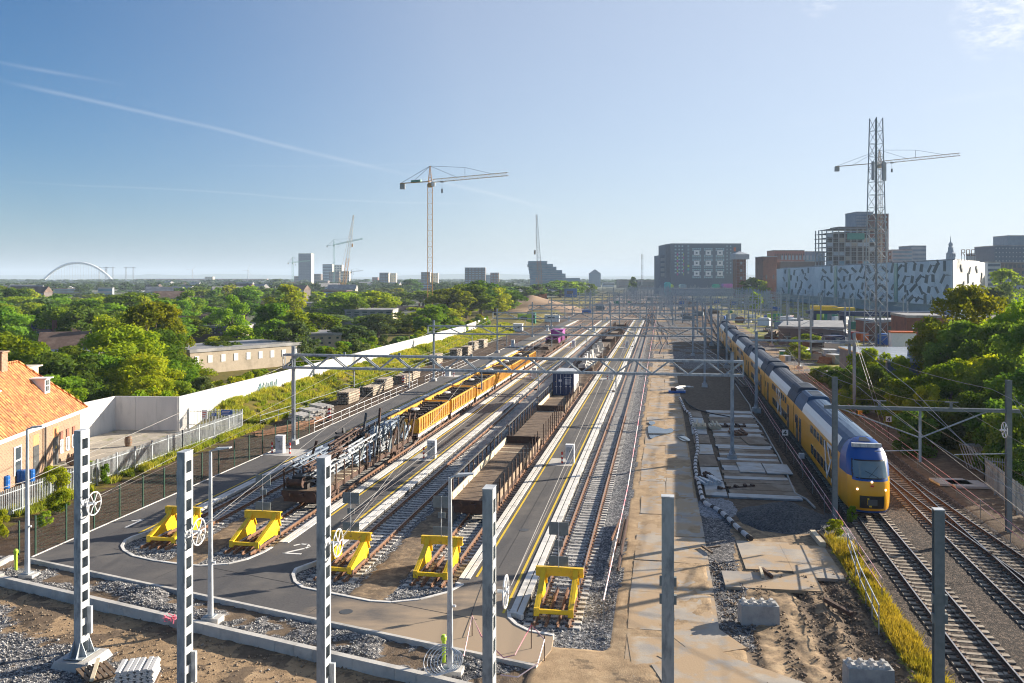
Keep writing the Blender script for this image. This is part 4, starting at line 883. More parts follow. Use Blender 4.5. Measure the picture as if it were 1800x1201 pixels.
for s0 in (54.6, 60.2, 66.0):
    for q in range(9 if s0 > 58 else 5):
        L = rr.uniform(4.5, 7.0); hgt = 1.3 + (q % 5) * .36
        lattice(None, L, .45, .38, scm[k % 6], 'scrap_mast_frame', 'scrapped lattice frame in the tangled load of the dark wagon', T2 + rr.uniform(-1.35, .8), s0 + rr.uniform(-.3, .5), hgt, rr.uniform(-.07, .07), rr.uniform(-.02, .05), 'scrapped frames on the dark wagon', rr.uniform(-.25, .25)); k += 1
for q in range(13):
    s0 = 62 + q * 1.0 + rr.uniform(-.3, .3); r = lattice(None, rr.uniform(1.3, 2.4), rr.uniform(.25, .8), .12, (galvd, steelb, rustd, galv, M_blk)[q % 5], 'scrap_ladder_frame', 'scrapped ladder frame standing upright on the right side of the dark wagon', T2 + rr.uniform(.6, 1.1), s0, 1.3, rr.uniform(-.5, .5), R(rr.uniform(42, 84)), 'upright scrap frames on the dark wagon')
for q, (t_, s_, l_, a_) in enumerate(((T2 - .9, 56.5, 2.6, .3), (T2 - .6, 64.0, 2.2, -.2), (T2 + .9, 66.5, 3.4, .05), (T2 - 1.2, 69, 2.6, .1), (T2 + .2, 58.0, 1.6, .5))):
    r = yard('scrap_post', 'dark tilted post end sticking out of the scrap load, %s from the wagon end' % ordn[q], 'scrap post', t_, s_, 1.4); MB().bar((0, 0, 0), (l_ * math.sin(a_), .3, l_), .16).build('post', [rustd, dgrey][q % 2], r)
for q, (t_, s_, w_, l_, h_, lb) in enumerate(((T2 - .5, 54.4, 1.4, 1.5, .9, 'dark winch drum and frame at the front end of the scrap wagon'), (T2 + .5, 55.8, 1.3, 1.2, 1.1, 'dark gearbox block near the front end of the scrap wagon'), (T2 - .6, 62.5, 1.6, 2.6, 2.3, 'black machinery block in the middle of the scrap load'), (T2 - .3, 66.0, 1.5, 2.0, 1.8, 'smaller black machinery block behind the big one in the scrap load'))):
    r = yard('scrap_machine', lb, 'scrap machine', t_, s_, 1.28, 'dark machinery on the scrap wagon', .1 * q); g_ = random.Random(q)
    b = MB(); b.box(-w_ / 2, 0, 0, w_ / 2, l_, h_ * .5); b.box(-w_ * .3, l_ * .1, h_ * .5, w_ * .35, l_ * .8, h_ * .85)
    for _ in range(14): b.bar((g_.uniform(-w_, w_) * .55, g_.uniform(0, l_), g_.uniform(0, h_ * .6)), (g_.uniform(-w_, w_) * .55, g_.uniform(0, l_), g_.uniform(h_ * .4, h_)), .09)
    b.build('frame', M_blk, r); b = MB(); b.lathe([(.32, -w_ * .45), (.32, -w_ * .42), (.2, -w_ * .4), (.2, w_ * .3), (.34, w_ * .32), (.34, w_ * .36)], 12, (0, -.15, .45), 'x'); b.build('drum', rustd, r)
b = MB()
# yellow gondolas
def gondola(s, L, label, first=False):
    r = yard('yellow_wagon', label, 'wagon', T2, s, 0, 'yellow open wagons on the second siding'); w = 1.4; z0, z1 = 1.12, 2.35
    MB().box(-w + .05, .1, 1.0, w - .05, L - .1, 1.15).build('floor', rustd, r)
    for sx in (-1, 1):
        b = MB(); b.box(sx * w - .025, 0, z0, sx * w + .025, L, z1); b.box(sx * w - .07, 0, z1, sx * w + .07, L, z1 + .1); b.box(sx * (w + .055) - .03, 0, z0, sx * (w + .055) + .03, L, z0 + .1)
        n = int(L / .8)
        for k in range(n + 1): y = .06 + (L - .12) * k / n; b.box(sx * (w + .07) - .045, y - .05, z0 + .1, sx * (w + .07) + .045, y + .05, z1)
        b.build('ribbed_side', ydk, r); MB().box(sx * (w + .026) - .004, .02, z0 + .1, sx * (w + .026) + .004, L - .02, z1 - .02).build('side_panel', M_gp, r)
    for y in (0, L - .06): b = MB(); b.box(-w + .03, y, z0, w - .03, y + .06, z1 - .05); b.box(-w + .03, y - .03, z1 - .15, w - .03, y + .09, z1 + .02); b.build('end_wall', ydk, r)
    b = MB(); b.box(-w + .1, .3, .85, w - .1, L - .3, .98)
    for sx in (-1, 1): b.box(sx * 1.32 - .05, .2, .72, sx * 1.32 + .05, L - .2, .98)
    b.build('underframe', [M_uf], r); bogie(r, 2.0); bogie(r, L - 2.0); buffers(r, L)
    return r
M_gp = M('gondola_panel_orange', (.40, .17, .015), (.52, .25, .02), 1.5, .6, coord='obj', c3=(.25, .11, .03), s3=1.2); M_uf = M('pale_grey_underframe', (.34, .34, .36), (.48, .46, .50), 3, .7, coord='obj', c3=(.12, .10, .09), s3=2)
tr_m = M('old_track_panel', (.045, .035, .03), (.09, .065, .05), 3, .8); s = 76.6; gnum = 0; tp0 = None
while s < 150:
    gondola(s, 11.6, 'yellow ribbed open wagon full of old track panels, %s behind the scrap wagon' % ordn[gnum])
    for k in range(13):
        lb = 'dark old sleeper lying across a yellow wagon'
        z = 2.0 + rr.uniform(-.1, .2)
        if tp0 is None:
            tp0 = yard('old_sleeper', lb, 'old sleeper', T2, s + .6, z, 'old sleepers stacked in the yellow wagons'); b = MB(); b.box(-1.25, -.14, 0, 1.25, .14, .22); b.box(-.8, -.1, .22, -.65, .1, .3); b.box(.65, -.1, .22, .8, .1, .3); b.build('sleeper_block', tr_m, tp0)
        else: dup(tp0, W(T2, s + .6 + k * .87, z), -TH + rr.uniform(-.12, .12))
    o = tag(MB().box(-1.3, .2, 1.16, 1.3, 11.4, 1.95).build('scrap_fill', tr_m, fix=True), 'dark scrap filling the yellow wagon, %s behind the scrap wagon' % ordn[gnum], 'scrap', None, 'stuff'); o.location = W(T2, s); o.rotation_euler = (0, 0, -TH)
    o = yard('white_sack', 'pale sack lying on the load of a yellow wagon, %s behind the scrap wagon' % ordn[gnum], 'sack', T2 - .4, s + 5.5, 2.35); MB().lathe([(.3, 0), (.5, .12), (.48, .28), (.25, .38)], 9).build('bag', concw, o); o.scale = (.8, 1.3, .55)
    s += 12.6; gnum += 1
for k in range(3): flatwagon(T2, 153 + 17 * k, 16, 'far flat wagon with stanchions behind the yellow wagons, %s of three' % ordn[k], sides=False, rail_left=False, group='wagons on the second siding')
for k, (s_, z_) in enumerate(((186, 1.3), (188.5, 1.3))):
    r = yard('purple_machine', ('low purple loading frame on the far flat wagon', 'tall purple cabin block on the far flat wagon')[k], 'machine', T2, s_ + 6 * k, z_); b = MB(); b.box(-1.3, 0, 0, 1.3, 5, 1.1 + 1.2 * k); b.build('body', [purp], r)
    MB().box(-1.4, -.2, .9 + 1.25 * k, 1.4, 5.2, 1.1 + 1.25 * k).build('top_frame', purp, r); MB().box(-1.1, -.05, .3, 1.1, -.01, .8).build('grille', blk, r)

# ------------------------------------------------------------------ passenger train
tyel = M('train_yellow_paint', (.80, .36, .004), (.84, .40, .006), .8, .28, coord='obj', spec=.6); tblue = M('train_blue_paint', (.004, .07, .30), (.006, .08, .33), 1, .38, coord='obj', spec=.4)
troof = M('train_roof_grey_blue', (.04, .055, .085), (.065, .085, .12), 1.5, .7, coord='obj', spec=.3); twhite = M('train_white_band', (.80, .78, .73), (.84, .82, .77), 2, .4, coord='obj')
lampm = M('lit_headlight', (.9, .8, .6), (.95, .85, .7), 1, .3, emit=((1, .85, .6), 1.3)); tdark = M('train_black', (.012, .013, .016), (.02, .021, .025), 3, .4)
troof0 = M('train_front_roof_blue', (.035, .085, .17), (.05, .11, .20), 1.5, .6, coord='obj', spec=.3)
PROF = [(1.28, .32), (1.38, .55), (1.41, 1.2), (1.41, 2.3), (1.41, 3.05), (1.36, 3.45), (1.24, 3.85), (1.0, 4.25), (.72, 4.48), (.38, 4.6), (0, 4.64)]
def coach(y0, y1, s_mid, name_root, end=False, idx=0):
    L = y1 - y0; r = name_root; FR = 3.2 if idx == 0 else 0
    full = [(-x, z) for x, z in PROF] + [(x, z) for x, z in PROF[::-1][1:]]
    def band(nm, sel, m, yy0, yy1, off=0.0):
        b = MB()
        for (a, c) in zip(full[:-1], full[1:]):
            if sel(a, c): b.quad((a[0] * (1 + off), yy0, a[1] + off), (c[0] * (1 + off), yy0, c[1] + off), (c[0] * (1 + off), yy1, c[1] + off), (a[0] * (1 + off), yy1, a[1] + off))
        return b.build(nm, m, r, fix=False)
    ya, yb = y0 + FR, y1 - .25
    band('side_wall', lambda a, c: max(a[1], c[1]) <= 3.5, tyel, ya, yb)
    band('cant_band', lambda a, c: 3.5 < max(a[1], c[1]) < 3.9, troof0 if idx == 0 else troof, ya, yb)
    band('roof', lambda a, c: max(a[1], c[1]) > 3.9, troof0 if idx == 0 else troof, ya, yb)
    # white upper band on both sides over the saloon
    for sx in (-1, 1):
        b = MB(); w0, w1 = ya + (1.2 if idx == 0 else 4.9), yb - 5.3
        for (a, c) in ((PROF[5], PROF[6]), (PROF[6], PROF[7])):
            k1 = 1.012; b.quad((sx * a[0] * k1, w0, a[1] + .01), (sx * c[0] * k1, w0, c[1] + .01), (sx * c[0] * k1, w1, c[1] + .01), (sx * a[0] * k1, w1, a[1] + .01))
        b.build('white_band', twhite, r, fix=False)
        x = sx * 1.418
        def win(nm, ya_, yb_, za, zb, m=glass, fr=True):
            o = MB().box(x - .012, ya_, za, x + .012, yb_, zb).build(nm, m, r)
            return o
        if sx < 0:
            n = 7 if idx == 0 else 8; st = 1.62; q0 = ya + (2.2 if idx == 0 else 5.3)
            for k in range(n): win('window', q0 + k * st, q0 + k * st + 1.15, 2.62, 3.22)
            for k in range(n): win('window', q0 - .4 + k * st, q0 - .4 + k * st + 1.3, 1.0, 1.72)
            for yd_ in ((yb - 5.0, yb - 2.9) if idx == 0 else (ya + 3.2, yb - 5.0)):
                d = MB().box(x - .014, yd_, .55, x + .014, yd_ + 1.25, 2.72).build('door', tdark if 0 else M_door, r); MB().box(x - .02, yd_ + .18, 1.5, x + .02, yd_ + 1.07, 2.5).build('door_window', glass, r)
            win('window', yb - 1.6, yb - .9, 1.9, 2.6)
            b = MB()  # the operator's white double arrow emblem
            q = q0 + (-.4 if idx == 0 else 4.0); pl = [[(q, 1.0), (q + 1.0, 3.1)], [(q + 1.0, 3.2), (q + 2.9, 3.2)], [(q + 2.8, 3.1), (q + 1.9, 2.1)], [(q + 1.3, 2.5), (q + 3.1, .75)], [(q + 3.1, .8), (q + 4.2, 3.1)], [(q, .95), (q + 1.2, .95)]]
            for p in pl: b.bar((x - .012, p[0][0], p[0][1]), (x - .012, p[1][0], p[1][1]), .02, .30, up=(1, 0, 0)) if 0 else b.prism([(p[0][0] - .21, p[0][1] - .1), (p[0][0] + .21, p[0][1] - .1), (p[1][0] + .21, p[1][1] + .1), (p[1][0] - .21, p[1][1] + .1)] if abs(p[0][1] - p[1][1]) > .3 else [(p[0][0] - .1, p[0][1] - .13), (p[1][0] + .1, p[1][1] - .13), (p[1][0] + .1, p[1][1] + .13), (p[0][0] - .1, p[0][1] + .13)], x - .024, x - .013, 'x')
            b.build('emblem', white, r)
    b = MB()
    for x in (-.6, -.36, -.12, .12, .36, .6): b.box(x - .02, ya + 6.5, 4.5 + .05 * (1 - abs(x)), x + .02, yb - 6.2, 4.66 - .16 * abs(x))
    b.build('roof_ribs', troof0 if idx == 0 else troof, r)
    for ye in ((yb - 5.4,) if idx == 0 else (ya + .6, yb - 5.2)):
        b = MB(); b.prism([(-1.05, 4.1), (1.05, 4.1), (.85, 4.72), (.6, 4.84), (-.6, 4.84), (-.85, 4.72)], ye, ye + 4.2, 'y'); o = b.build('roof_equipment', troof0 if idx == 0 else troof, r)
        b = MB()
        for q in range(4): b.box(-.45, ye + .4 + q * .9, 4.841, .45, ye + 1.0 + q * .9, 4.86)
        b.build('vent_grid', tdark, r)
    b = MB(); b.box(-1.2, ya + .2, .25, 1.2, yb - .2, .4); b.build('underframe', tdark, r)
    b = MB(); b.add([(x, ya, z) for x, z in full], [tuple(range(len(full)))]); b.add([(x, yb, z) for x, z in full], [tuple(range(len(full)))]); b.build('end_wall', tdark, r) if idx else MB().add([(x, yb, z) for x, z in full], [tuple(range(len(full)))]).build('end_wall', tdark, r)
    MB().box(-.9, yb, .9, .9, yb + .5, 3.4).build('gangway', blk, r)
    for yb_ in (ya + (1.0 if idx == 0 else 3.2), yb - 3.2): bogie(r, yb_, True)
    if idx == 0:
        # rounded nose, rows by height
        def yf(z): return float(np.interp(z, [.3, .6, .9, 1.6, 2.3, 2.6, 3.55, 4.1, 4.45, 4.64], [.35, .12, .02, 0, .12, .3, 1.0, 1.6, 2.3, 3.2]))
        def wz(z): return float(np.interp(z, [p[1] for p in PROF], [p[0] for p in PROF]))
        zs = [.32, .5, .75, 1.0, 1.3, 1.6, 1.9, 2.1, 2.3, 2.5, 2.75, 3.0, 3.25, 3.5, 3.75, 4.0, 4.2, 4.4, 4.55, 4.63]; na = 20
        def pt(a, z, off=0): return (a * wz(z) * (1 + off * .3) * (1 - .10 * (1 - min(1, yf(z) / 3)) * abs(a) ** 3), y0 + min(3.2, yf(z) + 1.15 * abs(a) ** 3.2 * (1 - yf(z) / 3.4)) - off, z)
        b = MB()
        for i_, z in enumerate(zs):
            for j in range(na + 1): b.v.append(pt(-1 + 2 * j / na, z))
        def yline(a): return 2.22 + .28 * abs(a) ** 2
        for i_ in range(len(zs) - 1):
            for j in range(na):
                f_ = (i_ * (na + 1) + j, i_ * (na + 1) + j + 1, (i_ + 1) * (na + 1) + j + 1, (i_ + 1) * (na + 1) + j); b.f.append(f_); b.m.append(0 if (zs[i_] + zs[i_ + 1]) / 2 < yline(-1 + 2 * (j + .5) / na) else 1)
        for sx, j in ((-1, 0), (1, na)):
            for i_ in range(len(zs) - 1):
                p, q = b.v[i_ * (na + 1) + j], b.v[(i_ + 1) * (na + 1) + j]; b.mi = 0 if (p[2] + q[2]) / 2 < 2.5 else 1
                b.quad(p, q, (sx * wz(q[2]), ya, q[2]), (sx * wz(p[2]), ya, p[2]))
        o = b.build('nose', [tyel, tblue], r, smooth=True); o.data.set_sharp_from_angle(angle=R(35))
        def patch(nm, m, a0, a1, z0, z1, off, par=r, nz=5, na_=8, fx=1.0):
            b = MB()
            for i_ in range(nz + 1):
                for j in range(na_ + 1): z = z0 + (z1 - z0) * i_ / nz; a = a0 + (a1 - a0) * j / na_; b.v.append(pt(a * (1 if i_ < nz / 2 else fx), z, off))
            for i_ in range(nz):
                for j in range(na_): k_ = i_ * (na_ + 1) + j; b.f.append((k_, k_ + 1, k_ + na_ + 2, k_ + na_ + 1)); b.m.append(0)
            return b.build(nm, m, par, smooth=True)
        patch('windscreen_surround', tdark, -.80, .80, 2.42, 3.5, .012, fx=.97); patch('windscreen', M_ws, -.72, .72, 2.5, 3.42, .03); patch('coupler_opening', tdark, -.52, .52, .62, 1.42, .02, nz=3); patch('skirt', tblue, -.93, .93, .3, .44, .03, nz=2)
        patch('roof_hatch', tdark, -.5, .5, 4.44, 4.6, .01, nz=2)
        MB().box(-.28, y0 - .12, .85, .28, y0 + .1, 1.2).build('coupler', dgrey, r); MB().box(-.2, y0 - .1, .75, -.05, y0 - .05, 1.15).box(-.3, y0 - .1, .9, -.2, y0 - .05, 1.3).build('hose', yel, r)
        for a, z in ((-.60, 1.78), (.60, 1.78), (0, 2.28)):
            p = pt(a, z, .03); MB().lathe([(.02, -.03), (.065, 0), (.065, .05)], 10, p, 'y').build('headlight', lampm, r)
        b = MB(); b.tube([pt(-.1, 2.55, .05), pt(.35, 3.15, .06)], .015, 4); b.tube([pt(.3, 2.52, .05), pt(-.25, 2.9, .06)], .015, 4); b.build('wiper', tdark, r)
        p = pt(0, 2.0, .02); MB().box(-.09, p[1] - .02, 1.98, .09, p[1] + .05, 2.08).build('number_plate', redp, r)
        MB().box(-.9, y0 + 1.65, 4.16, .9, y0 + 1.95, 4.4).build('light_bar', paleg, r)
M_door = M('train_door_dark_blue', (.03, .04, .07), (.04, .05, .09), 2, .35); M_ws = M('windscreen_glass', (.10, .17, .21), (.16, .24, .28), .6, .06, spec=1.0)
troot = thing('passenger_train', 'yellow and blue double deck passenger train rolling towards the camera', 'train', W(f6(58), 58, .0), -TH)
s = 58.0
for idx in range(6):
    L = 27.2; a = math.atan((f6(s + L) - f6(s)) / L); tag_ = bpy.data.objects.new('coach', None); COL.objects.link(tag_); tag_.parent = troot
    tag_.location = (f6(s) - f6(58), s - 58, 0); tag_.rotation_euler = (0, 0, -a); coach(0, L, 0, tag_, idx=idx); s += L * math.cos(a)

# ------------------------------------------------------------------ haul road slabs, mats, puddles
slabm = M('wet_dusty_slab', (.25, .235, .22), (.42, .36, .28), .55, .7, c3=(.38, .27, .16), s3=.5, f3=(.44, .54), bump=.15, bscale=12)
rr = random.Random(4); s = 33.5; n_ = 0
def slab(t, s, w, L, rz, z, label, m=slabm, grp='concrete slabs of the haul road', th=.16, nm='road_slab', cat='slab'):
    o = MB().box(-w / 2, -L / 2, 0, w / 2, L / 2, th).build(nm, m); o.location = W(t, s, z); o.rotation_euler = (0, 0, -TH + rz); return tag(o, label, cat, grp)
while s < 175:
    L = 4.7 if s < 80 else 4.9
    for dt, nm in ((-.62, 'left'), (1.32, 'right')):
        if s < 36 and dt > 0: continue
        slab(dt + rr.uniform(-.06, .06) + (.15 if s < 60 else 0), s + L / 2 + rr.uniform(-.15, .15), 1.88, L - .06, rr.uniform(-.012, .012), -.195 + rr.uniform(-.015, .02), 'dusty concrete slab of the long haul road beside the rightmost siding')
    s += L
for k, (u, v, w, L, rz) in enumerate(((1163, 1160, 2.4, 4.6, .1), (1235, 1120, 2.3, 3.0, .5), (1265, 1175, 2.4, 4.4, .75), (1330, 1196, 2.2, 3.4, .95), (1215, 1196, 2.2, 3, .3))):
    t_, s_ = PT(u, v); slab(t_, s_, w, L, rz, -.19 + .01 * k, 'loose angled road slab at the bottom of the haul road, %s from the left' % ordn[k], grp='angled slabs at the bottom')
for k, (u, v, w, L) in enumerate(((1350, 975, 2.9, 5.0), (1425, 985, 2.4, 5.5), (1355, 1020, 4.6, 2.4))):
    t_, s_ = PT(u, v); slab(t_, s_, w, L, .02, -.185 + .004 * k, ('sunlit sandy road slab below the dark gravel pile', 'sunlit road slab beside the stair railing', 'wide sandy road slab above the concrete block')[k], grp='sandy slabs below the gravel pile')
steelp = M('blue_grey_steel_plate', (.20, .22, .24), (.30, .32, .34), 1.2, .45, .2, c3=(.22, .16, .10), s3=.6, f3=(.48, .6)); mudp = M('muddy_timber_mat', (.16, .11, .07), (.24, .17, .11), 1.5, .8, c3=(.30, .24, .18), s3=.5, stretch=(1, .4, 1))
palep = M('pale_worn_mat', (.25, .27, .29), (.40, .41, .41), 1.3, .5, c3=(.26, .21, .16), s3=.7)
s = 62.6; k = 0
while s < 103:
    w0 = 1.9 if True else 0; dt = 4.85 + rr.uniform(-.08, .08); L = 1.0 if 68 < s < 200 else 1.1
    if not (70.5 < s < 78.2 and False):
        wid = rr.uniform(5.0, 5.5); slab(6.95 + rr.uniform(-.1, .1) + (s - 62) * .012, s, wid - .6, L - .07, rr.uniform(-.01, .01), -.06 + .01 * (k % 3), 'long narrow mat plank in the crossing area left of the train', (palep, mudp, steelp)[k % 3 if rr.random() < .8 else 1], 'mat planks left of the train', .12, 'mat_plank', 'mat')
    s += L; k += 1
for k, (s_, m_) in enumerate(((64.5, palep), (69.3, palep), (74.2, mudp), (79.0, steelp), (84.0, mudp), (89.0, palep), (94.5, palep), (99.5, mudp))):
    slab(3.75 - .02 * k, s_, 1.45, 4.5, rr.uniform(-.02, .02), -.05, 'square edged mat in the left column of the crossing area, %s from the front' % ordn[k], m_, 'left column of mats', .12, 'mat_plate', 'mat')
for k, (t_, s_, m_) in enumerate(((6.9, 71.6, palep), (8.9, 71.4, palep), (8.4, 83.5, mudp))): slab(t_, s_, 1.9, 3.6 if k < 2 else 4, .0 if k < 2 else .12, .08, ('pale steel mat right of the portal footing', 'pale steel mat nearest the train by the footing', 'rust brown tilted mat beside the train')[k], m_, None, .08, 'mat_plate', 'mat')
for k, (t_, s_, w_, l_, h_, m_, lb) in enumerate(((3.7, 90.5, 1.2, 2.2, .7, woodl, 'heap of pale timber offcuts on the left mats'), (5.2, 90.5, 1.0, 1.8, .6, woodl, 'small heap of timber offcuts right of the pale one'), (7.0, 91.5, 2.4, .8, .25, rustd, 'rusty steel beam lying on the far mats'), (7.2, 87, 1.2, 1.6, .5, rust, 'rust brown scrap bin on the mats'),
                                                  (3.4, 66.0, 1.3, 1.4, .45, paleg, 'pallet of pale fittings at the front left of the mats'), (5.3, 64.8, 2.6, .3, .15, rustd, 'dark beam lying across the front mats'), (3.3, 67.4, .9, .5, .5, rustd, 'brown crate on the front left mat'))):
    r = yard('timber_heap' if 'timber' in lb else 'site_material', lb, 'site material', t_, s_, .06, None, .1 * k); q = 0
    b = MB()
    for i_ in range(5): b.bar((-w_ / 2 + w_ * i_ / 4, -l_ / 2, h_ * (.3 + .25 * (i_ % 2))), (-w_ / 2 + w_ * i_ / 4 + rr.uniform(-.2, .2), l_ / 2, h_ * (.3 + .6 * rr.random())), .16 if w_ < 2 else .2)
    b.box(-w_ / 2, -l_ / 2, 0, w_ / 2, l_ / 2, h_ * .35); b.build('pieces', m_, r)
pud = M('puddle_water', (.03, .035, .04), (.04, .045, .05), 1, .02, spec=1.0)
for k, pl in enumerate(([(1139, 750), (1150, 749), (1168, 754), (1181, 753), (1183, 759), (1170, 763), (1155, 767), (1143, 770)], [(1190, 766), (1198, 764), (1208, 769), (1213, 774), (1205, 776), (1195, 772)], [(1141, 741), (1149, 741), (1152, 744), (1146, 747), (1141, 745)])):
    pts = [P(u, v, .06) for u, v in pl]; sm = []
    for i_ in range(len(pts)):
        a, c, d, e = pts[i_ - 1], pts[i_], pts[(i_ + 1) % len(pts)], pts[(i_ + 2) % len(pts)]
        for q in range(4): x = q / 4; p = .5 * ((2 * c) + (d - a) * x + (2 * a - 5 * c + 4 * d - e) * x * x + (3 * c - a - 3 * d + e) * x ** 3); sm.append((p.x, p.y))
    o = MB().prism(sm, .045, .06).build('puddle', pud); o['kind'] = 'structure'
# drainage hose
hp = [(1195, 700), (1199, 708), (1204, 720), (1213, 728), (1218, 745), (1225, 766), (1227, 790), (1223, 806), (1222, 820), (1224, 832), (1227, 844), (1231, 862), (1236, 880), (1243, 887), (1252, 891), (1262, 896), (1270, 902), (1281, 912), (1292, 923), (1306, 936), (1320, 947)]
pts = [P(u, v, .12) for u, v in hp]; r = thing('drainage_hose', 'thick banded drainage hose snaking over the mud between slabs and mats', 'hose'); b = MB(); acc = 0
for (p, q) in zip(pts[:-1], pts[1:]):
    n = max(1, round((q - p).length / .45))
    for k in range(n): b.mat(1 if acc % 3 == 2 else 0).tube([p.lerp(q, k / n), p.lerp(q, (k + 1) / n)], .15 if acc % 3 != 2 else .16, 8); acc += 1
b.build('hose', [M('pale_wrapped_hose', (.42, .42, .42), (.56, .56, .55), 3, .6), blk], r)
pts = [P(u, v, .08) for u, v in ((1203, 702), (1212, 712), (1225, 720), (1250, 727), (1282, 733))]; tag(MB().tube(pts, .09, 6).build('hose', blk), 'thin black hose branching right towards the portal mast', 'hose')
pts = [P(u, v, .05) for u, v in ((1293, 675), (1306, 695), (1318, 712), (1322, 728), (1340, 750), (1355, 778), (1368, 800), (1380, 825), (1388, 845), (1398, 868), (1418, 878), (1433, 893))]; tag(MB().tube(pts, .07, 6).build('hose', M('grey_hose', (.30, .29, .27), (.4, .38, .35), 3, .7)), 'thin grey hose winding along the right side of the mats', 'hose')
t_, s_ = PT(1190, 690); r = yard('pump_pallet', 'pump and valves on a blue pallet at the start of the hose', 'pump', t_, s_, 0); MB().box(-1.1, -.6, 0, 1.1, .6, .25).build('pallet', blue, r); MB().box(-.8, -.4, .25, -.1, .4, .6).build('pump_body', rustd, r); MB().box(.1, -.4, .25, .9, .4, .5).build('valve_box', paleg, r)
b = MB(); b.tube([(-.3, .3, .5), (.3, 1.6, .6), (1.8, 3.6, .4)], .1, 6); b.tube([(0, .3, .5), (.7, 1.9, .5), (2.2, 3.6, .3)], .1, 6); b.build('pipes', paleg, r)
# dark gravel pile
def heap(label, cx, cy, rx, ry, h, m, seed, nm='gravel_pile', cat='gravel pile', z0=-.15, n=46):
    b = MB(); rs = []
    for i_ in range(n + 1):
        for j in range(n + 1):
            x, y = -1 + 2 * i_ / n, -1 + 2 * j / n; d = math.hypot(x, y); k = mnoise.noise(Vector((x * 2.4 + seed, y * 2.4, seed)))
            z = h * max(0, 1 - d * (1 + .25 * k)) ** .9 * (1 + .3 * k) + .05 * mnoise.noise(Vector((x * 12, y * 12, seed))); b.v.append((x * rx, y * ry, z0 + z if d < 1.2 else z0 - .2))
    for i_ in range(n):
        for j in range(n): k = i_ * (n + 1) + j; b.f.append((k, k + 1, k + n + 2, k + n + 1)); b.m.append(0)
    o = b.build(nm, m, smooth=True); o.location = W(cx, cy); o.rotation_euler = (0, 0, -TH); return tag(o, label, cat)
gdark = M('dark_gravel', (.03, .032, .036), (.11, .115, .12), 12, .9, vor=True, bump=.8, bdist=.08)
heap('dark gravel pile beside the train, in front of the mats', 7.6, 57.2, 3.1, 3.4, 1.25, gdark, 3); heap('smaller dark gravel pile spilling towards the mast right of the mats', 9.6, 55.8, 1.6, 2.2, .5, gdark, 9)
heap('low grey gravel patch at the bend of the banded hose', 3.6, 59.5, 1.7, 3.4, .3, M('grey_gravel_loose', (.10, .11, .13), (.34, .35, .37), 12, .9, vor=True, bump=.7), 14)
# interlocking concrete blocks
for k, (u, v, lb) in enumerate(((1335, 1096, 'pale concrete interlocking block with eight studs on the mud'), (1530, 1213, 'pale concrete interlocking block at the bottom edge beside the grass'))):
    t_, s_ = PT(u, v); r = yard('concrete_block', lb, 'concrete block', t_, s_ + .35, -.08, 'concrete interlocking blocks', -.03 - .12 * k); r.rotation_euler = (0, 0, -.06 - .03 * k)
    MB().box(-.82, -.42, 0, .82, .42, .84, .015).build('block', concd, r); st = None
    for i_ in range(4):
        for j in (-1, 1):
            if st is None: o = MB().prism([(-.14, 0), (.14, 0), (.06, .12), (-.06, .12)], -.12, .12, 'y').build('stud', conc, r); st = o.data; o.location = (-.6 + .4 * i_, .2 * j, .84)
            else: inst(st, 'stud', r, (-.6 + .4 * i_, .2 * j, .84))
for k, (p, q, w_, lb) in enumerate((((1336, 998), (1341, 1014), .14, 'short pale timber lying on the sandy slab'), ((1340, 1000), (1357, 1014), .14, 'short dark timber lying on the sandy slab'), ((1428, 936), (1447, 958), .3, 'long timber beam beside the grass edge'), ((1440, 936), (1462, 958), .26, 'reddish timber beam nearest the grass edge'),
                                   ((1234, 960), (1252, 972), .1, 'thin branch like stick on the gravel trench'), ((1240, 964), (1266, 960), .08, 'second thin stick on the gravel trench'),
                                   ((1450, 1054), (1497, 1080), .18, 'muddy beam half buried in the ruts'))):
    o = MB().bar(P(*p, .08), P(*q, .08), w_).build('timber_beam', woodl if k in (0, 2) else (rustd if k in (1, 6) else wood)); tag(o, lb, 'timber')
for k, (p, q) in enumerate((((1075, 951), (1092, 913)), ((1086, 1004), (1103, 912)), ((1071, 997), (1086, 951)), ((1088, 960), (1098, 914)))):
    a, c = P(*p, .1), P(*q, .1); r = thing('spare_rail', 'spare rusty rail lying on the ballast right of the rightmost siding, %s of four' % ordn[k], 'rail', a, -math.atan2(c.x - a.x, c.y - a.y)); MB().prism([(x, z + .16) for x, z in RP], 0, (c - a).length, 'y').build('rail', [rust, rustd][k % 2], r)
# pallet stacks bottom left
t_, s_ = PT(243, 1188); r = yard('board_stack', 'stack of pale boards on a pallet at the bottom left', 'stack', t_, s_, -.28, None, .35); r.scale = (.85, .85, .9)
MB().box(-.85, -.65, 0, .85, .65, .14).build('pallet', wood, r); pm = None
for k in range(9):
    for j in range(6):
        if pm is None: o = MB().prism([(-.1, 0), (.1, 0), (.06, .07), (-.08, .055)], -.68, .68, 'y').build('board', concw, r); pm = o.data; o.location = (-.68 + .27 * j, 0, .15 + .075 * k)
        else: inst(pm, 'board', r, (-.68 + .27 * j + .02 * ((k * 7 + j * 3) % 5 - 2), .02 * ((k * 5 + j) % 5 - 2), .15 + .075 * k), .0, (1.25, 1, 1))
t_, s_ = PT(172, 1172); r = yard('broken_pallet', 'broken wooden pallet with loose planks left of the board stack', 'pallet', t_, s_, -.3, None, .9)
for k in range(6): MB().box(-.6 + .2 * k, -.75, .12, -.46 + .2 * k, .75, .15).build('plank', wood, r)
for y in (-.6, 0, .6): MB().box(-.6, y - .05, 0, .55, y + .05, .12).build('bearer', wood, r)
MB().bar((-.5, -.9, .2), (.3, .9, .25), .14, .05).build('loose_plank', woodl, r)
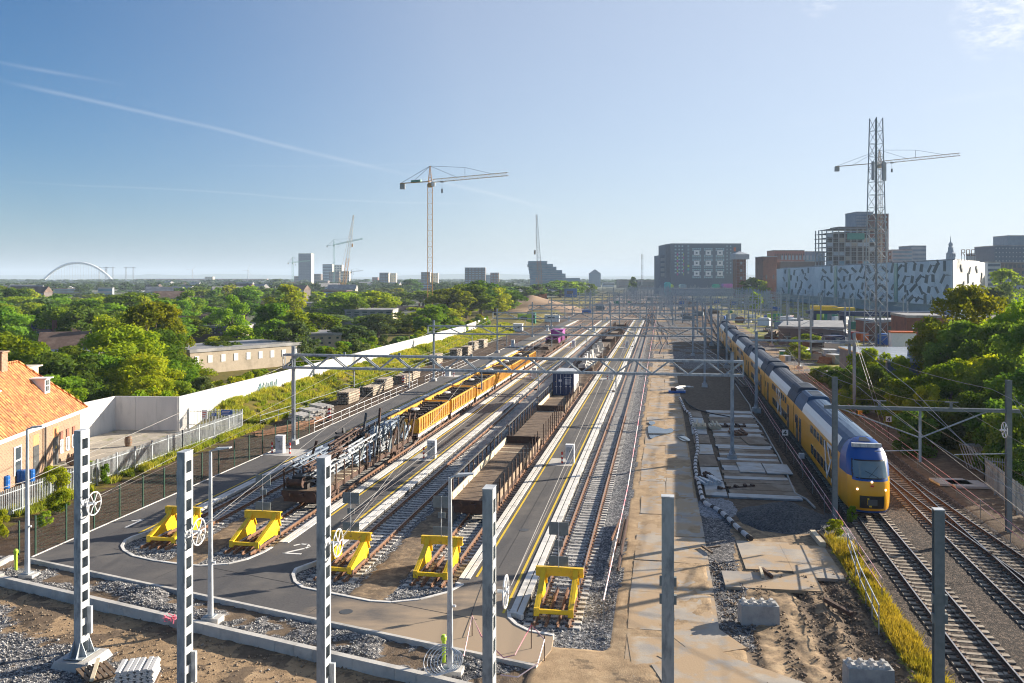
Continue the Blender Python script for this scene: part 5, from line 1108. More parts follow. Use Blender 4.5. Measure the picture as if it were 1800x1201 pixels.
r = yard('tape_bundle', 'crumpled red and white tape lying on the dirt left of the second lamp post', 'tape', *PT(299, 1092), .0)
b = MB(); rr2 = random.Random(1); [b.bar((rr2.uniform(-.4, .4), rr2.uniform(-.3, .3), rr2.uniform(0, .2)), (rr2.uniform(-.4, .4), rr2.uniform(-.3, .3), rr2.uniform(0, .25)), .05, .01) for _ in range(16)]; b.build('tape', tp2, r)
# number boards along the line
for k, (u, v, zz, sc, lb) in enumerate(((1562, 775, 1.75, .5, 'white board with a black 4 on a post right of the train'), (1380, 795, 1.45, .5, 'white board with a black 4 left of the train'))):
    t_, s_ = PT(u, v); r = yard('number_board', lb, 'sign', t_, s_, 0, 'number 4 boards'); MB().tube([(0, 0, 0), (0, 0, zz)], .03, 6).build('post', rustd, r); pl_ = MB().box(-sc / 2, -.05, zz, sc / 2, -.02, zz + sc).build('board', white, r)
    b = MB()
    for p, q in (((.05, .08), (.05, .42)), ((.05, .42), (-.14, .17)), ((-.16, .17), (.13, .17))): b.bar((p[0], -.056, zz + p[1]), (q[0], -.056, zz + q[1]), .012 if 0 else .055, .055)
    b.build('figure', blk, pl_)
for k, (u, v, h_, m_, lb) in enumerate(((1409, 826, .9, paleg, 'small grey trackside box on a stake left of the train'), (1298, 676, 1.2, ydk, 'small yellow trackside box on a stake near the portal end'), (1512, 742, .8, ydk, 'orange trackside box right of the train roof'))):
    t_, s_ = PT(u, v); r = yard('trackside_box', lb, 'box', t_, s_, 0); MB().tube([(0, 0, 0), (0, 0, h_)], .03, 5).build('post', galvd, r); MB().box(-.2, -.15, h_, .2, .15, h_ + .4).build('box', m_, r)
# left margin: stacks of old sleepers and rails
def sleeper_stack(t, s, L, rows, cols, label, rz=0.0, z=-.05, m=slp):
    r = yard('sleeper_stack', label, 'sleeper stack', t, s, z, 'stacks of old concrete sleepers on the left margin', rz); pm = None
    for k in range(rows):
        for j in range(cols):
            x = j * .32
            if pm is None: o = MB().box(-.13, 0, 0, .13, L, .2, .015).build('sleeper', m, r); pm = o.data; o.location = (0, 0, 0)
            else: inst(pm, 'sleeper', r, (x + .03 * ((j * 3 + k) % 3 - 1), (.06 * ((j + k * 2) % 3 - 1)), k * .30))
    return r
for k in range(5): sleeper_stack(-38.4 + .4 * (k % 2) + .1 * k, 101 + k * 6.6 + (k % 2), 3.9, 5 - (k % 2), 5, 'stack of old sleepers beyond the first portal mast, %s in the row' % ordn[k], 0, m=slpd)
for k in range(3): sleeper_stack(-36.6 - .3 * k, 86.5 + k * 3.4, 3.0, 3, 5, 'low stack of flat sleepers near the portal mast, %s from the front' % ordn[k], .9, m=conc)
for k in range(5): sleeper_stack(-40.2 + .7 * (k % 3), 150 + k * 9.5 + 3 * (k % 2), 4.2, 6, 5, 'dark stack of old sleepers farther back on the left margin, %s in the row' % ordn[k], .0, m=slpd)
for k in range(3):
    r = yard('rail_pile', 'pile of rusty rails behind the left portal mast, %s of three' % ordn[k], 'rail pile', -38.6 + .8 * k, 79.5 + 2.3 * k, -.05, None, -.5 + .2 * k)
    for q in range(9): o = MB().prism([(x, z + .16) for x, z in RP], 0, 5.5, 'y').build('rail', rust, r); o.location = ((q % 5) * .2, rr.uniform(-.4, .4), .17 * (q // 5)); o.rotation_euler = (0, 0, rr.uniform(-.06, .06))
for k, (t_, s_) in enumerate(((-34.6, 88.5), (-37.2, 105), (-36.2, 121), (-35.5, 140))):
    r = yard('marker_board', 'striped red and white marker board on the left margin, %s from the front' % ordn[k], 'marker board', t_, s_, 0); b = MB()
    for q in range(5): b.mat(q % 2).prism([(-.15, .25 + q * .2), (.15, .35 + q * .2), (.15, .55 + q * .2), (-.15, .45 + q * .2)], -.02, .02, 'y')
    b.build('board', [redp, white], r); MB().box(-.3, -.15, 0, .3, .15, .12).build('foot', blk, r)
tube_rail('rusty hand rail along the foot of the grass bank', [(-40.2, 84), (-39.6, 100), (-39.6, 150), (-38, 210)], 1.1, galvd, 4, (.03, .03))

# ------------------------------------------------------------------ the white noise wall
wall_pts = [(-54.2, 30), (-53.8, 60), (-53.7, 80.0), (-47.2, 80.6), (-47.3, 120), (-47.6, 170), (-48.6, 215), (-52, 262)]
r = yard('noise_wall', 'long white concrete wall behind the grass bank, stepping back behind the paved yard', 'wall', 0, 0, 0)
for a, c in zip(wall_pts[:-1], wall_pts[1:]):
    a, c = Vector((*a, 0)), Vector((*c, 0)); L = (c - a).length; d = (c - a) / L; n = max(1, round(L / 2.4)); b = MB()
    for k in range(n): b.bar(a + d * (L * k / n + .012) + Vector((0, 0, 1.45)), a + d * (L * (k + 1) / n - .012) + Vector((0, 0, 1.45)), .22, 3.7)
    b.bar(a + Vector((0, 0, 1.5)), c + Vector((0, 0, 1.5)), .16, 3.5); b.build('wall_panels', concw, r)
g_m = M('turquoise_graffiti', (.34, .58, .62), (.62, .66, .64), 1.1, .7, detail=2); b = MB(); rr = random.Random(2)
for k in range(13): y = 97.6 + k * .42; b.bar((-47.05, y, 1.5 + rr.uniform(-.1, .1)), (-47.05, y + rr.uniform(-.2, .5), 2.5 + rr.uniform(-.3, .2)), .02, .2, up=(1, 0, 0))
b.build('graffiti', g_m, r)
o = MB()
for i_ in range(6):
    for j in range(4):
        if 46.9 + 2.2 * (i_ + 1) < 70: o.box(-53.3 + 2.0 * j if j < 3 else -47.3, 63 + 3.1 * i_, -.12, -51.35 + 2.0 * j if j < 3 else -45.4, 66.05 + 3.1 * i_ - (1.2 if j == 3 and i_ == 5 else 0), -.03 + .006 * ((i_ + j) % 2))
o = o.build('paved_yard', M('weathered_yard_slab', (.30, .27, .22), (.40, .36, .30), 1, .9, c3=(.22, .22, .12), s3=.7, f3=(.56, .66))); o.rotation_euler = (0, 0, -TH); o['kind'] = 'structure'

# ------------------------------------------------------------------ brick house with orange tiled roof
def tilemat():
    m = M('orange_roof_tiles', (.52, .17, .05), (.66, .26, .085), 1.2, .75, c3=(.38, .13, .06), s3=.9, f3=(.52, .7), coord='obj')
    t = m.node_tree; N = t.nodes; L = t.links; w = N.new('ShaderNodeTexWave'); w.inputs['Scale'].default_value = .8; w.bands_direction = 'Y'; co = N.new('ShaderNodeTexCoord').outputs['Object']; L.new(co, w.inputs[0])
    w2 = N.new('ShaderNodeTexWave'); w2.inputs['Scale'].default_value = .9; w2.bands_direction = 'Z'; w2.wave_profile = 'SAW'; L.new(co, w2.inputs[0]); a = N.new('ShaderNodeMath'); a.operation = 'ADD'; L.new(w.outputs['Fac'], a.inputs[0]); L.new(w2.outputs['Fac'], a.inputs[1])
    pb = N['Principled BSDF']; oldc = pb.inputs['Base Color'].links[0].from_socket; vv = N.new('ShaderNodeTexVoronoi'); vv.inputs['Scale'].default_value = 3.4; L.new(co, vv.inputs[0]); sv2 = N.new('ShaderNodeSeparateColor'); L.new(vv.outputs['Color'], sv2.inputs[0])
    mr = N.new('ShaderNodeMapRange'); mr.inputs['To Min'].default_value = .5; mr.inputs['To Max'].default_value = 1.25; L.new(sv2.outputs[0], mr.inputs[0]); hh = N.new('ShaderNodeHueSaturation'); L.new(mr.outputs[0], hh.inputs['Value']); L.new(oldc, hh.inputs['Color']); L.new(hh.outputs[0], pb.inputs['Base Color'])
    b = N.new('ShaderNodeBump'); b.inputs['Strength'].default_value = 1.0; b.inputs['Distance'].default_value = .2; L.new(a.outputs[0], b.inputs['Height']); L.new(b.outputs[0], N['Principled BSDF'].inputs['Normal']); return m
brk = bpy.data.materials.new('house_brick'); brk.use_nodes = True; N = brk.node_tree.nodes; L = brk.node_tree.links; bt = N.new('ShaderNodeTexBrick'); bt.inputs['Scale'].default_value = 2.6
bt.inputs['Color1'].default_value = (.33, .20, .115, 1); bt.inputs['Color2'].default_value = (.22, .12, .075, 1); bt.inputs['Mortar'].default_value = (.32, .27, .21, 1); bt.inputs['Mortar Size'].default_value = .03
co = N.new('ShaderNodeTexCoord').outputs['Object']; sx_ = N.new('ShaderNodeSeparateXYZ'); L.new(co, sx_.inputs[0]); cb = N.new('ShaderNodeCombineXYZ'); ad = N.new('ShaderNodeMath'); ad.operation = 'ADD'; L.new(sx_.outputs[0], ad.inputs[0]); L.new(sx_.outputs[1], ad.inputs[1])
L.new(ad.outputs[0], cb.inputs[0]); L.new(sx_.outputs[2], cb.inputs[1]); L.new(cb.outputs[0], bt.inputs[0]); L.new(bt.outputs[0], N['Principled BSDF'].inputs['Base Color']); N['Principled BSDF'].inputs['Roughness'].default_value = .9
A0 = math.atan2(2.6, 9.65)    # facade turned against the yard
h = yard('brick_house', 'brick house with orange tiled hip roof and small dormers at the left edge', 'house', -49.75, 69.2, 0, None, A0)
# local: y backwards along the facade is negative, x to the left (away from the tracks) is negative; far right corner at the origin
LEN, DEP, EV = 22.0, 7.4, 3.75
b = MB(); b.box(-DEP, -LEN, -.3, 0, 0, EV); b.build('wall', brk, h)
o_ = .45; RZ = 8.15
P0, P1, P2, P3 = (o_, o_, EV), (-DEP - o_, o_, EV), (-DEP - o_, -LEN - o_, EV), (o_, -LEN - o_, EV); R0, R1 = (-DEP / 2, -3.4, RZ), (-DEP / 2, -LEN + 3.4, RZ)
rf = MB().add([P0, P1, P2, P3, R0, R1], [(0, 4, 5, 3), (1, 2, 5, 4), (0, 1, 4), (3, 5, 2)]).build('roof', tilemat(), h)
b = MB(); b.bar((o_ + .03, o_, EV - .12), (o_ + .03, -LEN - o_, EV - .12), .12, .26); b.bar((o_, o_ + .03, EV - .12), (-DEP - o_, o_ + .03, EV - .12), .12, .26); b.box(-DEP - o_, -LEN - o_, EV - .06, o_, o_, EV - .03); b.build('gutter', white, h)
b = MB()
for p, q in ((P0, R0), (R0, R1), (P1, R0)): b.tube([Vector(p).lerp(Vector(q), k / 12) + Vector((0, 0, .03 + .02 * (k % 2))) for k in range(13)], .11, 6)
b.build('ridge_tiles', tilemat(), rf)
def roofz(x): return EV + (o_ - x) * (RZ - EV) / (o_ + DEP / 2)
for k, y in enumerate((-3.6, -12.6, -18)):
    x = -1.25; z = roofz(x); d = MB().prism([(x, z - .1), (x, z + 1.15), (x - 1.35, z + 1.25), (x - .9, z + .9)], y - .5, y + .5, 'y').build('dormer', white, h)
    MB().box(x - 1.9, y - .66, z + 1.2, x + .22, y + .66, z + 1.28).build('dormer_roof', white, d); MB().box(x, y - .36, z + .18, x + .02, y + .36, z + 1.08).build('dormer_window', glass, d); b = MB(); b.box(x + .02, y - .03, z + .18, x + .04, y + .03, z + 1.08); b.box(x + .02, y - .36, z + .6, x + .04, y + .36, z + .66); b.build('glazing_bar', white, d)
MB().box(-DEP / 2 - .5, -7.1, RZ - 1.2, -DEP / 2 + .45, -6.1, RZ + 1.0).box(-DEP / 2 - .6, -7.2, RZ + 1.0, -DEP / 2 + .55, -6.0, RZ + 1.12).build('chimney', brk, rf)
MB().box(-5.7, -1.0, roofz(-2.0) - .3, -4.4, 2.2, roofz(-2.0) + .9).box(-6.0, -1.2, roofz(-2) + .9, -4.1, 2.4, roofz(-2) + 1.0).build('rear_dormer', creamp, h)
def hdoor(y, w=1.0): d = MB().box(.0, y, -.1, .03, y + w, 2.15).build('door', dgrey, h); MB().box(.03, y + .12, .95, .07, y + .2, 1.05).build('handle', paleg, d); MB().box(.0, y - .02, 2.17, .015, y + w + .02, 3.0).build('brick_panel', M_pan, h); return d
M_pan = M('orange_brick_panel', (.50, .22, .10), (.58, .28, .13), 6, .9); hdoor(-5.6); hdoor(-9.2)
dm = MB().prism([(-5.25, 1.25), (-4.95, 1.25), (-5.1, 1.52)], .032, .036, 'x').build('warning_triangle', yel, h)
for y in (-4.35, -3.1, -1.85):
    w = MB().box(.0, y, .7, .02, y + .6, 2.45).build('window', glass, h); b = MB(); b.box(.02, y, .7, .06, y + .08, 1.75); b.box(.02, y + .52, .7, .06, y + .6, 1.75); b.box(.02, y, .64, .1, y + .6, .72); b.box(.02, y + .08, 1.7, .06, y + .52, 1.78); b.box(.022, y + .3, .72, .05, y + .52, 1.7); b.build('frame', white, w); MB().box(.02, y + .04, 1.8, .07, y + .56, 2.45).build('shutter', redb, w)
w = MB().box(.0, -12.4, .6, .02, -11.2, 2.7).build('window', glass, h); MB().box(.02, -12.4, .6, .06, -12.25, 2.7).box(.02, -11.35, .6, .06, -11.2, 2.7).box(.02, -12.25, 2.6, .06, -11.35, 2.7).box(.02, -12.25, 1.6, .06, -11.35, 1.7).build('frame', white, w)
b = MB(); b.tube([(.1, -7.2, .1), (.1, -7.2, EV - .2)], .06, 6); b.tube([(.1, -7.5, .1), (.1, -7.5, EV - .2)], .04, 6); b.build('drain_pipe', dgrey, h)
for k, (y, x, ax, lb) in enumerate(((-5.8, 1.6, 1, 'weathered wooden barrel lying in the weeds before the grey doors'), (-3.9, 1.2, 1, 'second wooden barrel lying below the house windows'), (-2.2, 1.1, 1, 'third wooden barrel lying nearest the slotted mast'), (2.2, 3.3, 0, 'wooden barrel standing on the paved yard behind the slotted mast'))):
    v = h.matrix_world if False else None; ca_, sa_ = math.cos(-TH + A0), math.sin(-TH + A0); wp = W(-49.75, 69.2) + Vector((x * ca_ - y * sa_, x * sa_ + y * ca_, 0))
    r = thing('wooden_barrel', lb, 'barrel', wp + Vector((0, 0, .32 if ax else 0)), -TH + A0 + (.5 if k == 1 else .2), 'old wooden barrels by the house'); pr = [(.24, -.45), (.31, -.2), (.33, 0), (.31, .2), (.24, .45)]
    MB().lathe([(a, c + (0 if ax else .45)) for a, c in pr], 12, (0, 0, 0), 'x' if ax else 'z').build('staves', wood, r); b = MB(); [b.lathe([(rd, c - .03 + (0 if ax else .45)), (rd, c + .03 + (0 if ax else .45))], 12, (0, 0, 0), 'x' if ax else 'z') for rd, c in ((.275, -.36), (.325, -.14), (.325, .14), (.275, .36))]; b.build('hoops', rust, r)
for k, (u, v, lb) in enumerate(((4, 857, 'blue plastic drum at the left picture edge'), (10, 859, 'second blue plastic drum from the left picture edge'), (34, 848, 'blue plastic drum below the first grey door'), (43, 848, 'blue plastic drum left of the lamp post'), (54, 847, 'blue plastic drum right of the lamp post'))):
    p = P(u, v, 0); r = thing('blue_drum', lb, 'drum', p, 0, 'blue drums by the house'); MB().lathe([(.26, 0), (.29, .05), (.29, .3), (.30, .32), (.29, .34), (.29, .6), (.30, .62), (.29, .64), (.29, .85), (.24, .92)], 12).build('drum', blue, r); MB().lathe([(.04, .92), (.04, .95)], 6, (.12, 0, 0)).build('cap', blk, r)

# ------------------------------------------------------------------ generic buildings
UW = MB().box(-.5, -.5, -.5, .5, .5, .5); uo = UW.build('unit', glass); UMESH = {glass.name: uo.data}; bpy.data.objects.remove(uo)
def umesh(m):
    if m.name not in UMESH: x = UMESH[glass.name].copy(); x.materials.clear(); x.materials.append(m); UMESH[m.name] = x
    return UMESH[m.name]
def pane(root, x, y, z, sx, sy, sz, m=glass, nm='window', rz=0): return inst(umesh(m), nm, root, (x, y, z), rz, (sx, sy, sz))
def building(name, label, cat, x, y, w, d, hgt, m, rz=0.0, roof='flat', wm=glass, cols=0, rows=0, ww=.55, wh=.5, side=0, scols=0, group=None, base=-.6, roofm=None, bands=False, para=True, sm=None, z0w=2.0, trimm=None):
    """x, y = middle of the front face; front faces -y locally"""
    r = thing(name, label, cat, (x, y, base), rz, group); H_ = hgt - base
    MB().box(-w / 2, 0, 0, w / 2, d, H_).build('wall', [m], r)
    if sm and side: MB().box(side * w / 2 - .02, .05, .05, side * w / 2 + .05, d - .05, H_ - .05).build('side_wall', sm, r)  # sun-side wall, sunlight put into its paler colour
    if roof == 'flat':
        MB().box(-w / 2 - .15, -.15, H_, w / 2 + .15, d + .15, H_ + (.5 if para else .2)).build('roof', roofm or roofg, r)
    elif roof == 'gable': MB().prism([(-w / 2 - .3, H_ - .1), (w / 2 + .3, H_ - .1), (0, H_ + w * .38)], -.3, d + .3, 'y').build('roof', roofm or rooft, r)
    elif roof == 'gablex': MB().prism([(-.3, H_ - .1), (d + .3, H_ - .1), (d / 2, H_ + d * .38)], -w / 2 - .3, w / 2 + .3, 'x').build('roof', roofm or rooft, r)
    if rows:
        fh = (H_ - z0w) / rows
        for j in range(rows):
            zc = z0w + fh * (j + .5)
            if bands: pane(r, 0, 0, zc, w * .94, .12, fh * wh, wm, 'window_band'); continue
            for i_ in range(cols): pane(r, -w / 2 + w * (i_ + .5) / cols, 0, zc, w / cols * ww, .12, fh * wh, wm)
        if side and scols is not None:
            for j in range(rows):
                zc = z0w + fh * (j + .5)
                if bands or not scols: pane(r, side * (w / 2 + .04), d / 2, zc, .12, d * .9, fh * wh, wm, 'window_band')
                else:
                    for i_ in range(scols): pane(r, side * (w / 2 + .04), d * (i_ + .5) / scols, zc, .12, d / scols * ww, fh * wh, wm)
    return r
def B(name, label, cat, u0, u1, vt, Y, d, m, **k):
    w = (u1 - u0) * Y / F; return building(name, label, cat, U((u0 + u1) / 2, Y), Y, w, d, Z(vt, Y), m, **k)
# far left skyline
bsteel = M('pale_blue_facade', (.15, .20, .27), (.22, .28, .35), .4, .7); sunny = M('sun_painted_stucco', (.62, .54, .40), (.68, .60, .46), .4, .8); shade_blue = M('shade_painted_facade', (.07, .10, .15), (.10, .14, .20), .3, .8); brwn = M('brown_brick_facade', (.12, .10, .095), (.17, .14, .13), .5, .9); lgt = M('light_facade', (.33, .36, .39), (.42, .45, .48), .3, .8)  # cream facade holds painted sunlight, dark blue one the shade of tower fronts
B('tower_block', 'slender high-rise tower with a regular window grid, tallest on the left skyline', 'tower block', 524.5, 547, 446, 1900, 26, shade_blue, side=1, sm=sunny, cols=8, rows=12, ww=.62, wh=.68, wm=M('tower_glass', (.08, .12, .17), (.13, .18, .24), .1, .3), scols=None)
B('tower_block', 'blue glass tower under construction behind the crawler crane', 'tower block', 567, 584, 465, 2050, 20, shade_blue, side=1, sm=sunny, rows=7, bands=True, wm=glassb, scols=None)
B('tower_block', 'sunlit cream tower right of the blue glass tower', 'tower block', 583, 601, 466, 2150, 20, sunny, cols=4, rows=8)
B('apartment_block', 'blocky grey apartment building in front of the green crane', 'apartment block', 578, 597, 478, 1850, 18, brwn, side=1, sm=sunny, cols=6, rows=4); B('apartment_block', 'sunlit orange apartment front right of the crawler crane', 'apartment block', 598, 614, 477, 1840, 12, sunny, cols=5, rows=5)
B('apartment_block', 'stepped dark block right of the slender tower', 'apartment block', 551, 564, 482, 1950, 20, brwn, cols=5, rows=4); B('apartment_block', 'low dark block left of the slender tower', 'apartment block', 517, 525, 486, 1900, 20, brwn, cols=3, rows=4)
B('office_block', 'low pale office block before the slender tower', 'office block', 519, 548, 503, 1700, 22, lgt, cols=9, rows=2); B('office_block', 'low brown office block right of the slender tower', 'office block', 552, 576, 494, 1750, 22, brwn, rows=3, bands=True, scols=None)
for k, (u0, u1, vt, Y, m_, lb) in enumerate(((667, 683, 480, 1500, brwn, 'dark brick apartment tower left of the orange tower crane'), (740, 756, 479, 1500, brwn, 'dark brick apartment tower behind the orange tower crane mast'), (817, 853, 471, 1250, brwn, 'wide dark apartment tower right of the orange tower crane'), (862, 877, 480, 1400, redb, 'reddish slim tower right of the wide dark apartment tower'))):
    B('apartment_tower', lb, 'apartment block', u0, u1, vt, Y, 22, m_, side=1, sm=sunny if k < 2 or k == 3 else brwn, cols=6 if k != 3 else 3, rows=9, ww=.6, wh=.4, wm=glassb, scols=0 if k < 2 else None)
for u0, u1, vt, Y, m_, lb in ((683, 696, 481, 1520, sunny, 'sunlit cream flank of the apartment tower left of the orange tower crane'), (757, 770, 481, 1520, sunny, 'sunlit cream flank of the apartment tower behind the orange crane mast'), (654, 664, 488, 1800, redb, 'small reddish block between the cream towers'), (360, 374, 487, 2000, sunny, 'lone orange water tower like block near the brick viaduct'), (853, 862, 484, 1500, lgt, 'low pale block beside the wide dark apartment tower')):  # cream flank blocks carry the sunlit side as plain colour
    B('tower_block', lb, 'tower block', u0, u1, vt, Y, 14, m_, cols=3, rows=5, wm=brwn if 'lone' in lb else glassb, ww=.4, wh=.3)
for u0, u1, vt, Y, m_, lb in ((10, 62, 502, 2000, lgt, 'long low pale building left of the arch bridge'), (104, 138, 496, 2200, brwn, 'low flats under the bridge arch'), (160, 172, 498, 2100, lgt, 'pale low building under the right end of the arch'), (212, 240, 499, 1900, lgt, 'pale low building right of the arch bridge'), (250, 285, 510, 1100, sunny, 'cream low-rise behind the big round trees'), (205, 245, 512, 1050, bsteel, 'dark low-rise behind the big round trees'),
                              (100, 120, 520, 900, redb, 'red brick terrace behind the left trees'), (122, 138, 520, 900, redb, 'second red brick terrace behind the left trees'), (140, 180, 521, 900, brwn, 'brown brick terrace behind the left trees'), (0, 14, 512, 900, sunny, 'cream building at the left edge of the horizon'), (615, 660, 498, 1700, bsteel, 'long blue-grey hall right of the crawler crane'), (640, 660, 500, 1500, sunny, 'small sunlit hall before the blue-grey hall'),
                              (470, 500, 512, 1500, lgt, 'pale housing right of the brick viaduct'), (690, 740, 497, 2600, lgt, 'distant pale low-rise between the apartment towers'), (780, 812, 500, 2500, brwn, 'distant low-rise right of the orange crane')):
    B('low_building', lb, 'building', u0, u1, vt, Y, 20, m_, rows=2, bands=True, scols=None, wm=glassb)
# stepped ship-like building
r = thing('terraced_building', 'long blue-grey terraced building stepping down to the right behind the trees', 'apartment block', (0, 0, 0)); bl = M('blue_grey_terrace', (.17, .23, .31), (.25, .31, .39), .3, .7); Y = 1150
for k, (u0, u1, v0, v1) in enumerate(((929, 962, 459, 464), (928, 972, 464, 469), (930, 978, 469, 475), (931, 988, 475, 481), (932, 994, 481, 489), (933, 1019, 489, 520))):
    a = MB().box(U(u0, Y), Y - k * .6, Z(v1, Y), U(u1, Y), Y + 40, Z(v0, Y)).build('storey', bl, r); n = 2 if k < 5 else 5
    for q in range(n): zz = Z(v1, Y) + (Z(v0, Y) - Z(v1, Y)) * (q + .5) / n; MB().box(U(u0, Y) + .5, Y - k * .6 - .25, zz - .7, U(u1, Y) - 1, Y - k * .6 - .02, zz + .5).build('window_band', glassb, a); MB().box(U(u0, Y) - 1.2, Y - k * .6 - 1.4, zz - 1.2, U(u1, Y), Y - k * .6 - .02, zz - .9).build('balcony', lgt, a)
# arch shaped block and low ones near the vanishing point
B('arched_block', 'small grey barrel shaped tower block above the far tracks', 'tower block', 1037, 1056, 481, 1600, 25, bsteel, cols=5, rows=6, wm=glassb, roof='gable', roofm=bsteel)
for u0, u1, vt, Y, m_, lb in ((1086, 1108, 492, 1500, brwn, 'dark low block near the vanishing point of the tracks'), (1121, 1160, 493, 1300, brwn, 'low dark depot roofs left of the dark apartment complex'), (1060, 1080, 497, 1700, lgt, 'pale low building near the vanishing point'), (1140, 1150, 496, 1500, redb, 'small red building left of the apartment complex')):
    B('low_building', lb, 'building', u0, u1, vt, Y, 20, m_, rows=1, bands=True, scols=None)
def mast_at(name, label, u, vb, vt, Y, w, mats_, cat='mast', bands=1):
    r = thing(name, label, cat, (U(u, Y), Y, 0)); zt = Z(vt, Y); b = MB(); n = max(4, int(zt / w / 1.3))
    for i_ in range(n):
        b.mi = (i_ // 3) % len(mats_); z0, z1 = zt * i_ / n, zt * (i_ + 1) / n
        for x, y in ((-1, -1), (1, -1), (1, 1), (-1, 1)): b.bar((x * w / 2, y * w / 2, z0), (x * w / 2, y * w / 2, z1), w * .13)
        s_ = 1 if i_ % 2 else -1; b.bar((-s_ * w / 2, -w / 2, z0), (s_ * w / 2, -w / 2, z1), w * .09); b.bar((w / 2, -s_ * w / 2, z0), (w / 2, s_ * w / 2, z1), w * .09)
    b.build('lattice', mats_, r); return r
mast_at('radio_mast', 'thin lattice radio mast on the horizon left of the dark apartments', 1129, 505, 447, 1100, 1.6, [brwn, lgt])
# dark apartment complex with white framed squares
Y = 860; r = thing('apartment_complex', 'large dark brick apartment complex with nine white framed squares on its facade', 'apartment block', (0, 0, 0)); ux = lambda u: U(u, Y)
z0 = -.6; zt = Z(428, Y); MB().box(ux(1179), Y, z0, ux(1303), Y + 50, zt).build('wall', dkb, r); MB().box(ux(1172.5), Y + 6, z0, ux(1179) - .01, Y + 50, Z(429, Y)).build('left_wing', dkb, r); MB().box(ux(1164.5), Y + 14, z0, ux(1172.5) - .01, Y + 50, Z(448, Y)).build('low_wing', dkb, r); MB().box(ux(1160), Y + 4, z0, ux(1179), Y + 13.9, Z(489, Y)).build('plinth', dkb, r)
M_lw = M('pale_blue_window', (.28, .42, .50), (.38, .52, .58), .1, .4)
for c_ in range(3):
    for q in range(3):
        uc, vc = 1224.5 + 20.5 * c_, 444.5 + 18.3 * q; f = MB(); a, e, z1, z2 = ux(uc - 4.8), ux(uc + 4.8), Z(vc + 4.6, Y), Z(vc - 4.6, Y); t_ = 1.7
        f.box(a, Y - .5, z1, e, Y - .02, z1 + t_); f.box(a, Y - .5, z2 - t_, e, Y - .02, z2); f.box(a, Y - .5, z1 + t_, a + t_, Y - .02, z2 - t_); f.box(e - t_, Y - .5, z1 + t_, e, Y - .02, z2 - t_); f = f.build('white_frame', M_fr if (c_ or q) else None or M('white_facade_frame', (.72, .72, .72), (.78, .78, .77), 1, .7), r) if False else f.build('white_frame', white, r)
        MB().box(a + t_ + .8, Y - .3, z1 + t_ + .8, e - t_ - .8, Y - .04, z2 - t_ - .8).build('inner_window', glass, f)
        for dv in (-7, -4.4, 4.4, 7):
            for du in (-6.3, -3.1, 0, 3.1, 6.3):
                if abs(du) > 5 or abs(dv) > 5: pane(r, ux(uc + du), Y, Z(vc + dv, Y), 1.35, .3, 1.15, M_lw)
cl = [M('lime_panel', (.5, .6, .05), (.55, .65, .06)), M('pink_panel', (.6, .05, .3), (.65, .06, .33)), glassb, M('teal_panel', (.05, .4, .4), (.06, .45, .45))]
for q in range(9):
    for du, w_ in ((1187.5, 3.5), (1194, 3.5), (1199.5, 3.2)): pane(r, ux(du), Y, Z(433 + q * 5.8, Y), w_ * .5, .3, 1.5, M_lw)
    pane(r, ux(1191), Y, Z(436 + q * 5.8, Y), .9, .4, 1.9, cl[(q + 1) % 2], 'coloured_panel') if q > 1 else 0; pane(r, ux(1201.5), Y, Z(436 + q * 5.8, Y), .5, .4, 1.9, cl[q % 2], 'coloured_panel') if q > 1 else 0
    pane(r, ux(1210), Y, Z(433 + q * 5.8, Y), 1.7, .35, 2.0, (glassb, glassb, glassb, glassb, glassb, glassb, cl[0], cl[3], lgt)[q], 'stair_window')
    for du in (1278, 1284.5): pane(r, ux(du), Y, Z(433 + q * 5.8, Y), 1.0, .3, 1.5, M_lw)
for q in range(4):
    for k in range(6): pane(r, ux(1166 + k * 1.15), Y + 14, Z(456 + q * 9, Y), .35, .3, 3.4, lgt, 'white_strip')
pane(r, ux(1291.5), Y, Z(438.5, Y), 2.1, .4, 3.8, orangep, 'orange_emblem')
for u0, u1, v0, v1, m_, lb in ((1170, 1179, 496, 506, cl[3], 'small teal and white painted pavilion under the dark apartments'), (1179, 1184, 500, 504, cl[0], 'small lime painted shed'), (1196, 1206, 499.5, 504, glassb, 'blue painted shed'), (1255, 1265, 499.5, 503.5, M('sea_green', (.05, .45, .3)), 'sea green painted shed'), (1271, 1289, 499, 504.5, M('magenta_roof', (.55, .18, .5)), 'magenta roofed shed'), (1289, 1294, 499, 505, M('royal_blue', (.05, .1, .5)), 'royal blue shed')):
    Y2 = 790; r = thing('painted_shed', lb + ' before the dark apartment complex' if 'under' not in lb else lb, 'shed', (U((u0 + u1) / 2, Y2), Y2, -.6)); w_ = (u1 - u0) * Y2 / F; MB().box(-w_ / 2, 0, 0, w_ / 2, 8, Z(v0, Y2) - 1).build('wall', m_, r); MB().prism([(-w_ / 2 - .3, Z(v0, Y2) - 1), (w_ / 2 + .3, Z(v0, Y2) - 1), (w_ / 2 - 1, Z(v0, Y2) + .6), (-w_ / 2 + 1, Z(v0, Y2) + .6)], -.3, 8.3, 'y').build('roof', m_, r)
B('workshop_hall', 'long dark workshop hall at the foot of the dark apartment complex', 'hall', 1185, 1300, 508, 760, 16, bsteel, rows=1, bands=True, wm=lgt, roof='flat', roofm=roofg, scols=None)
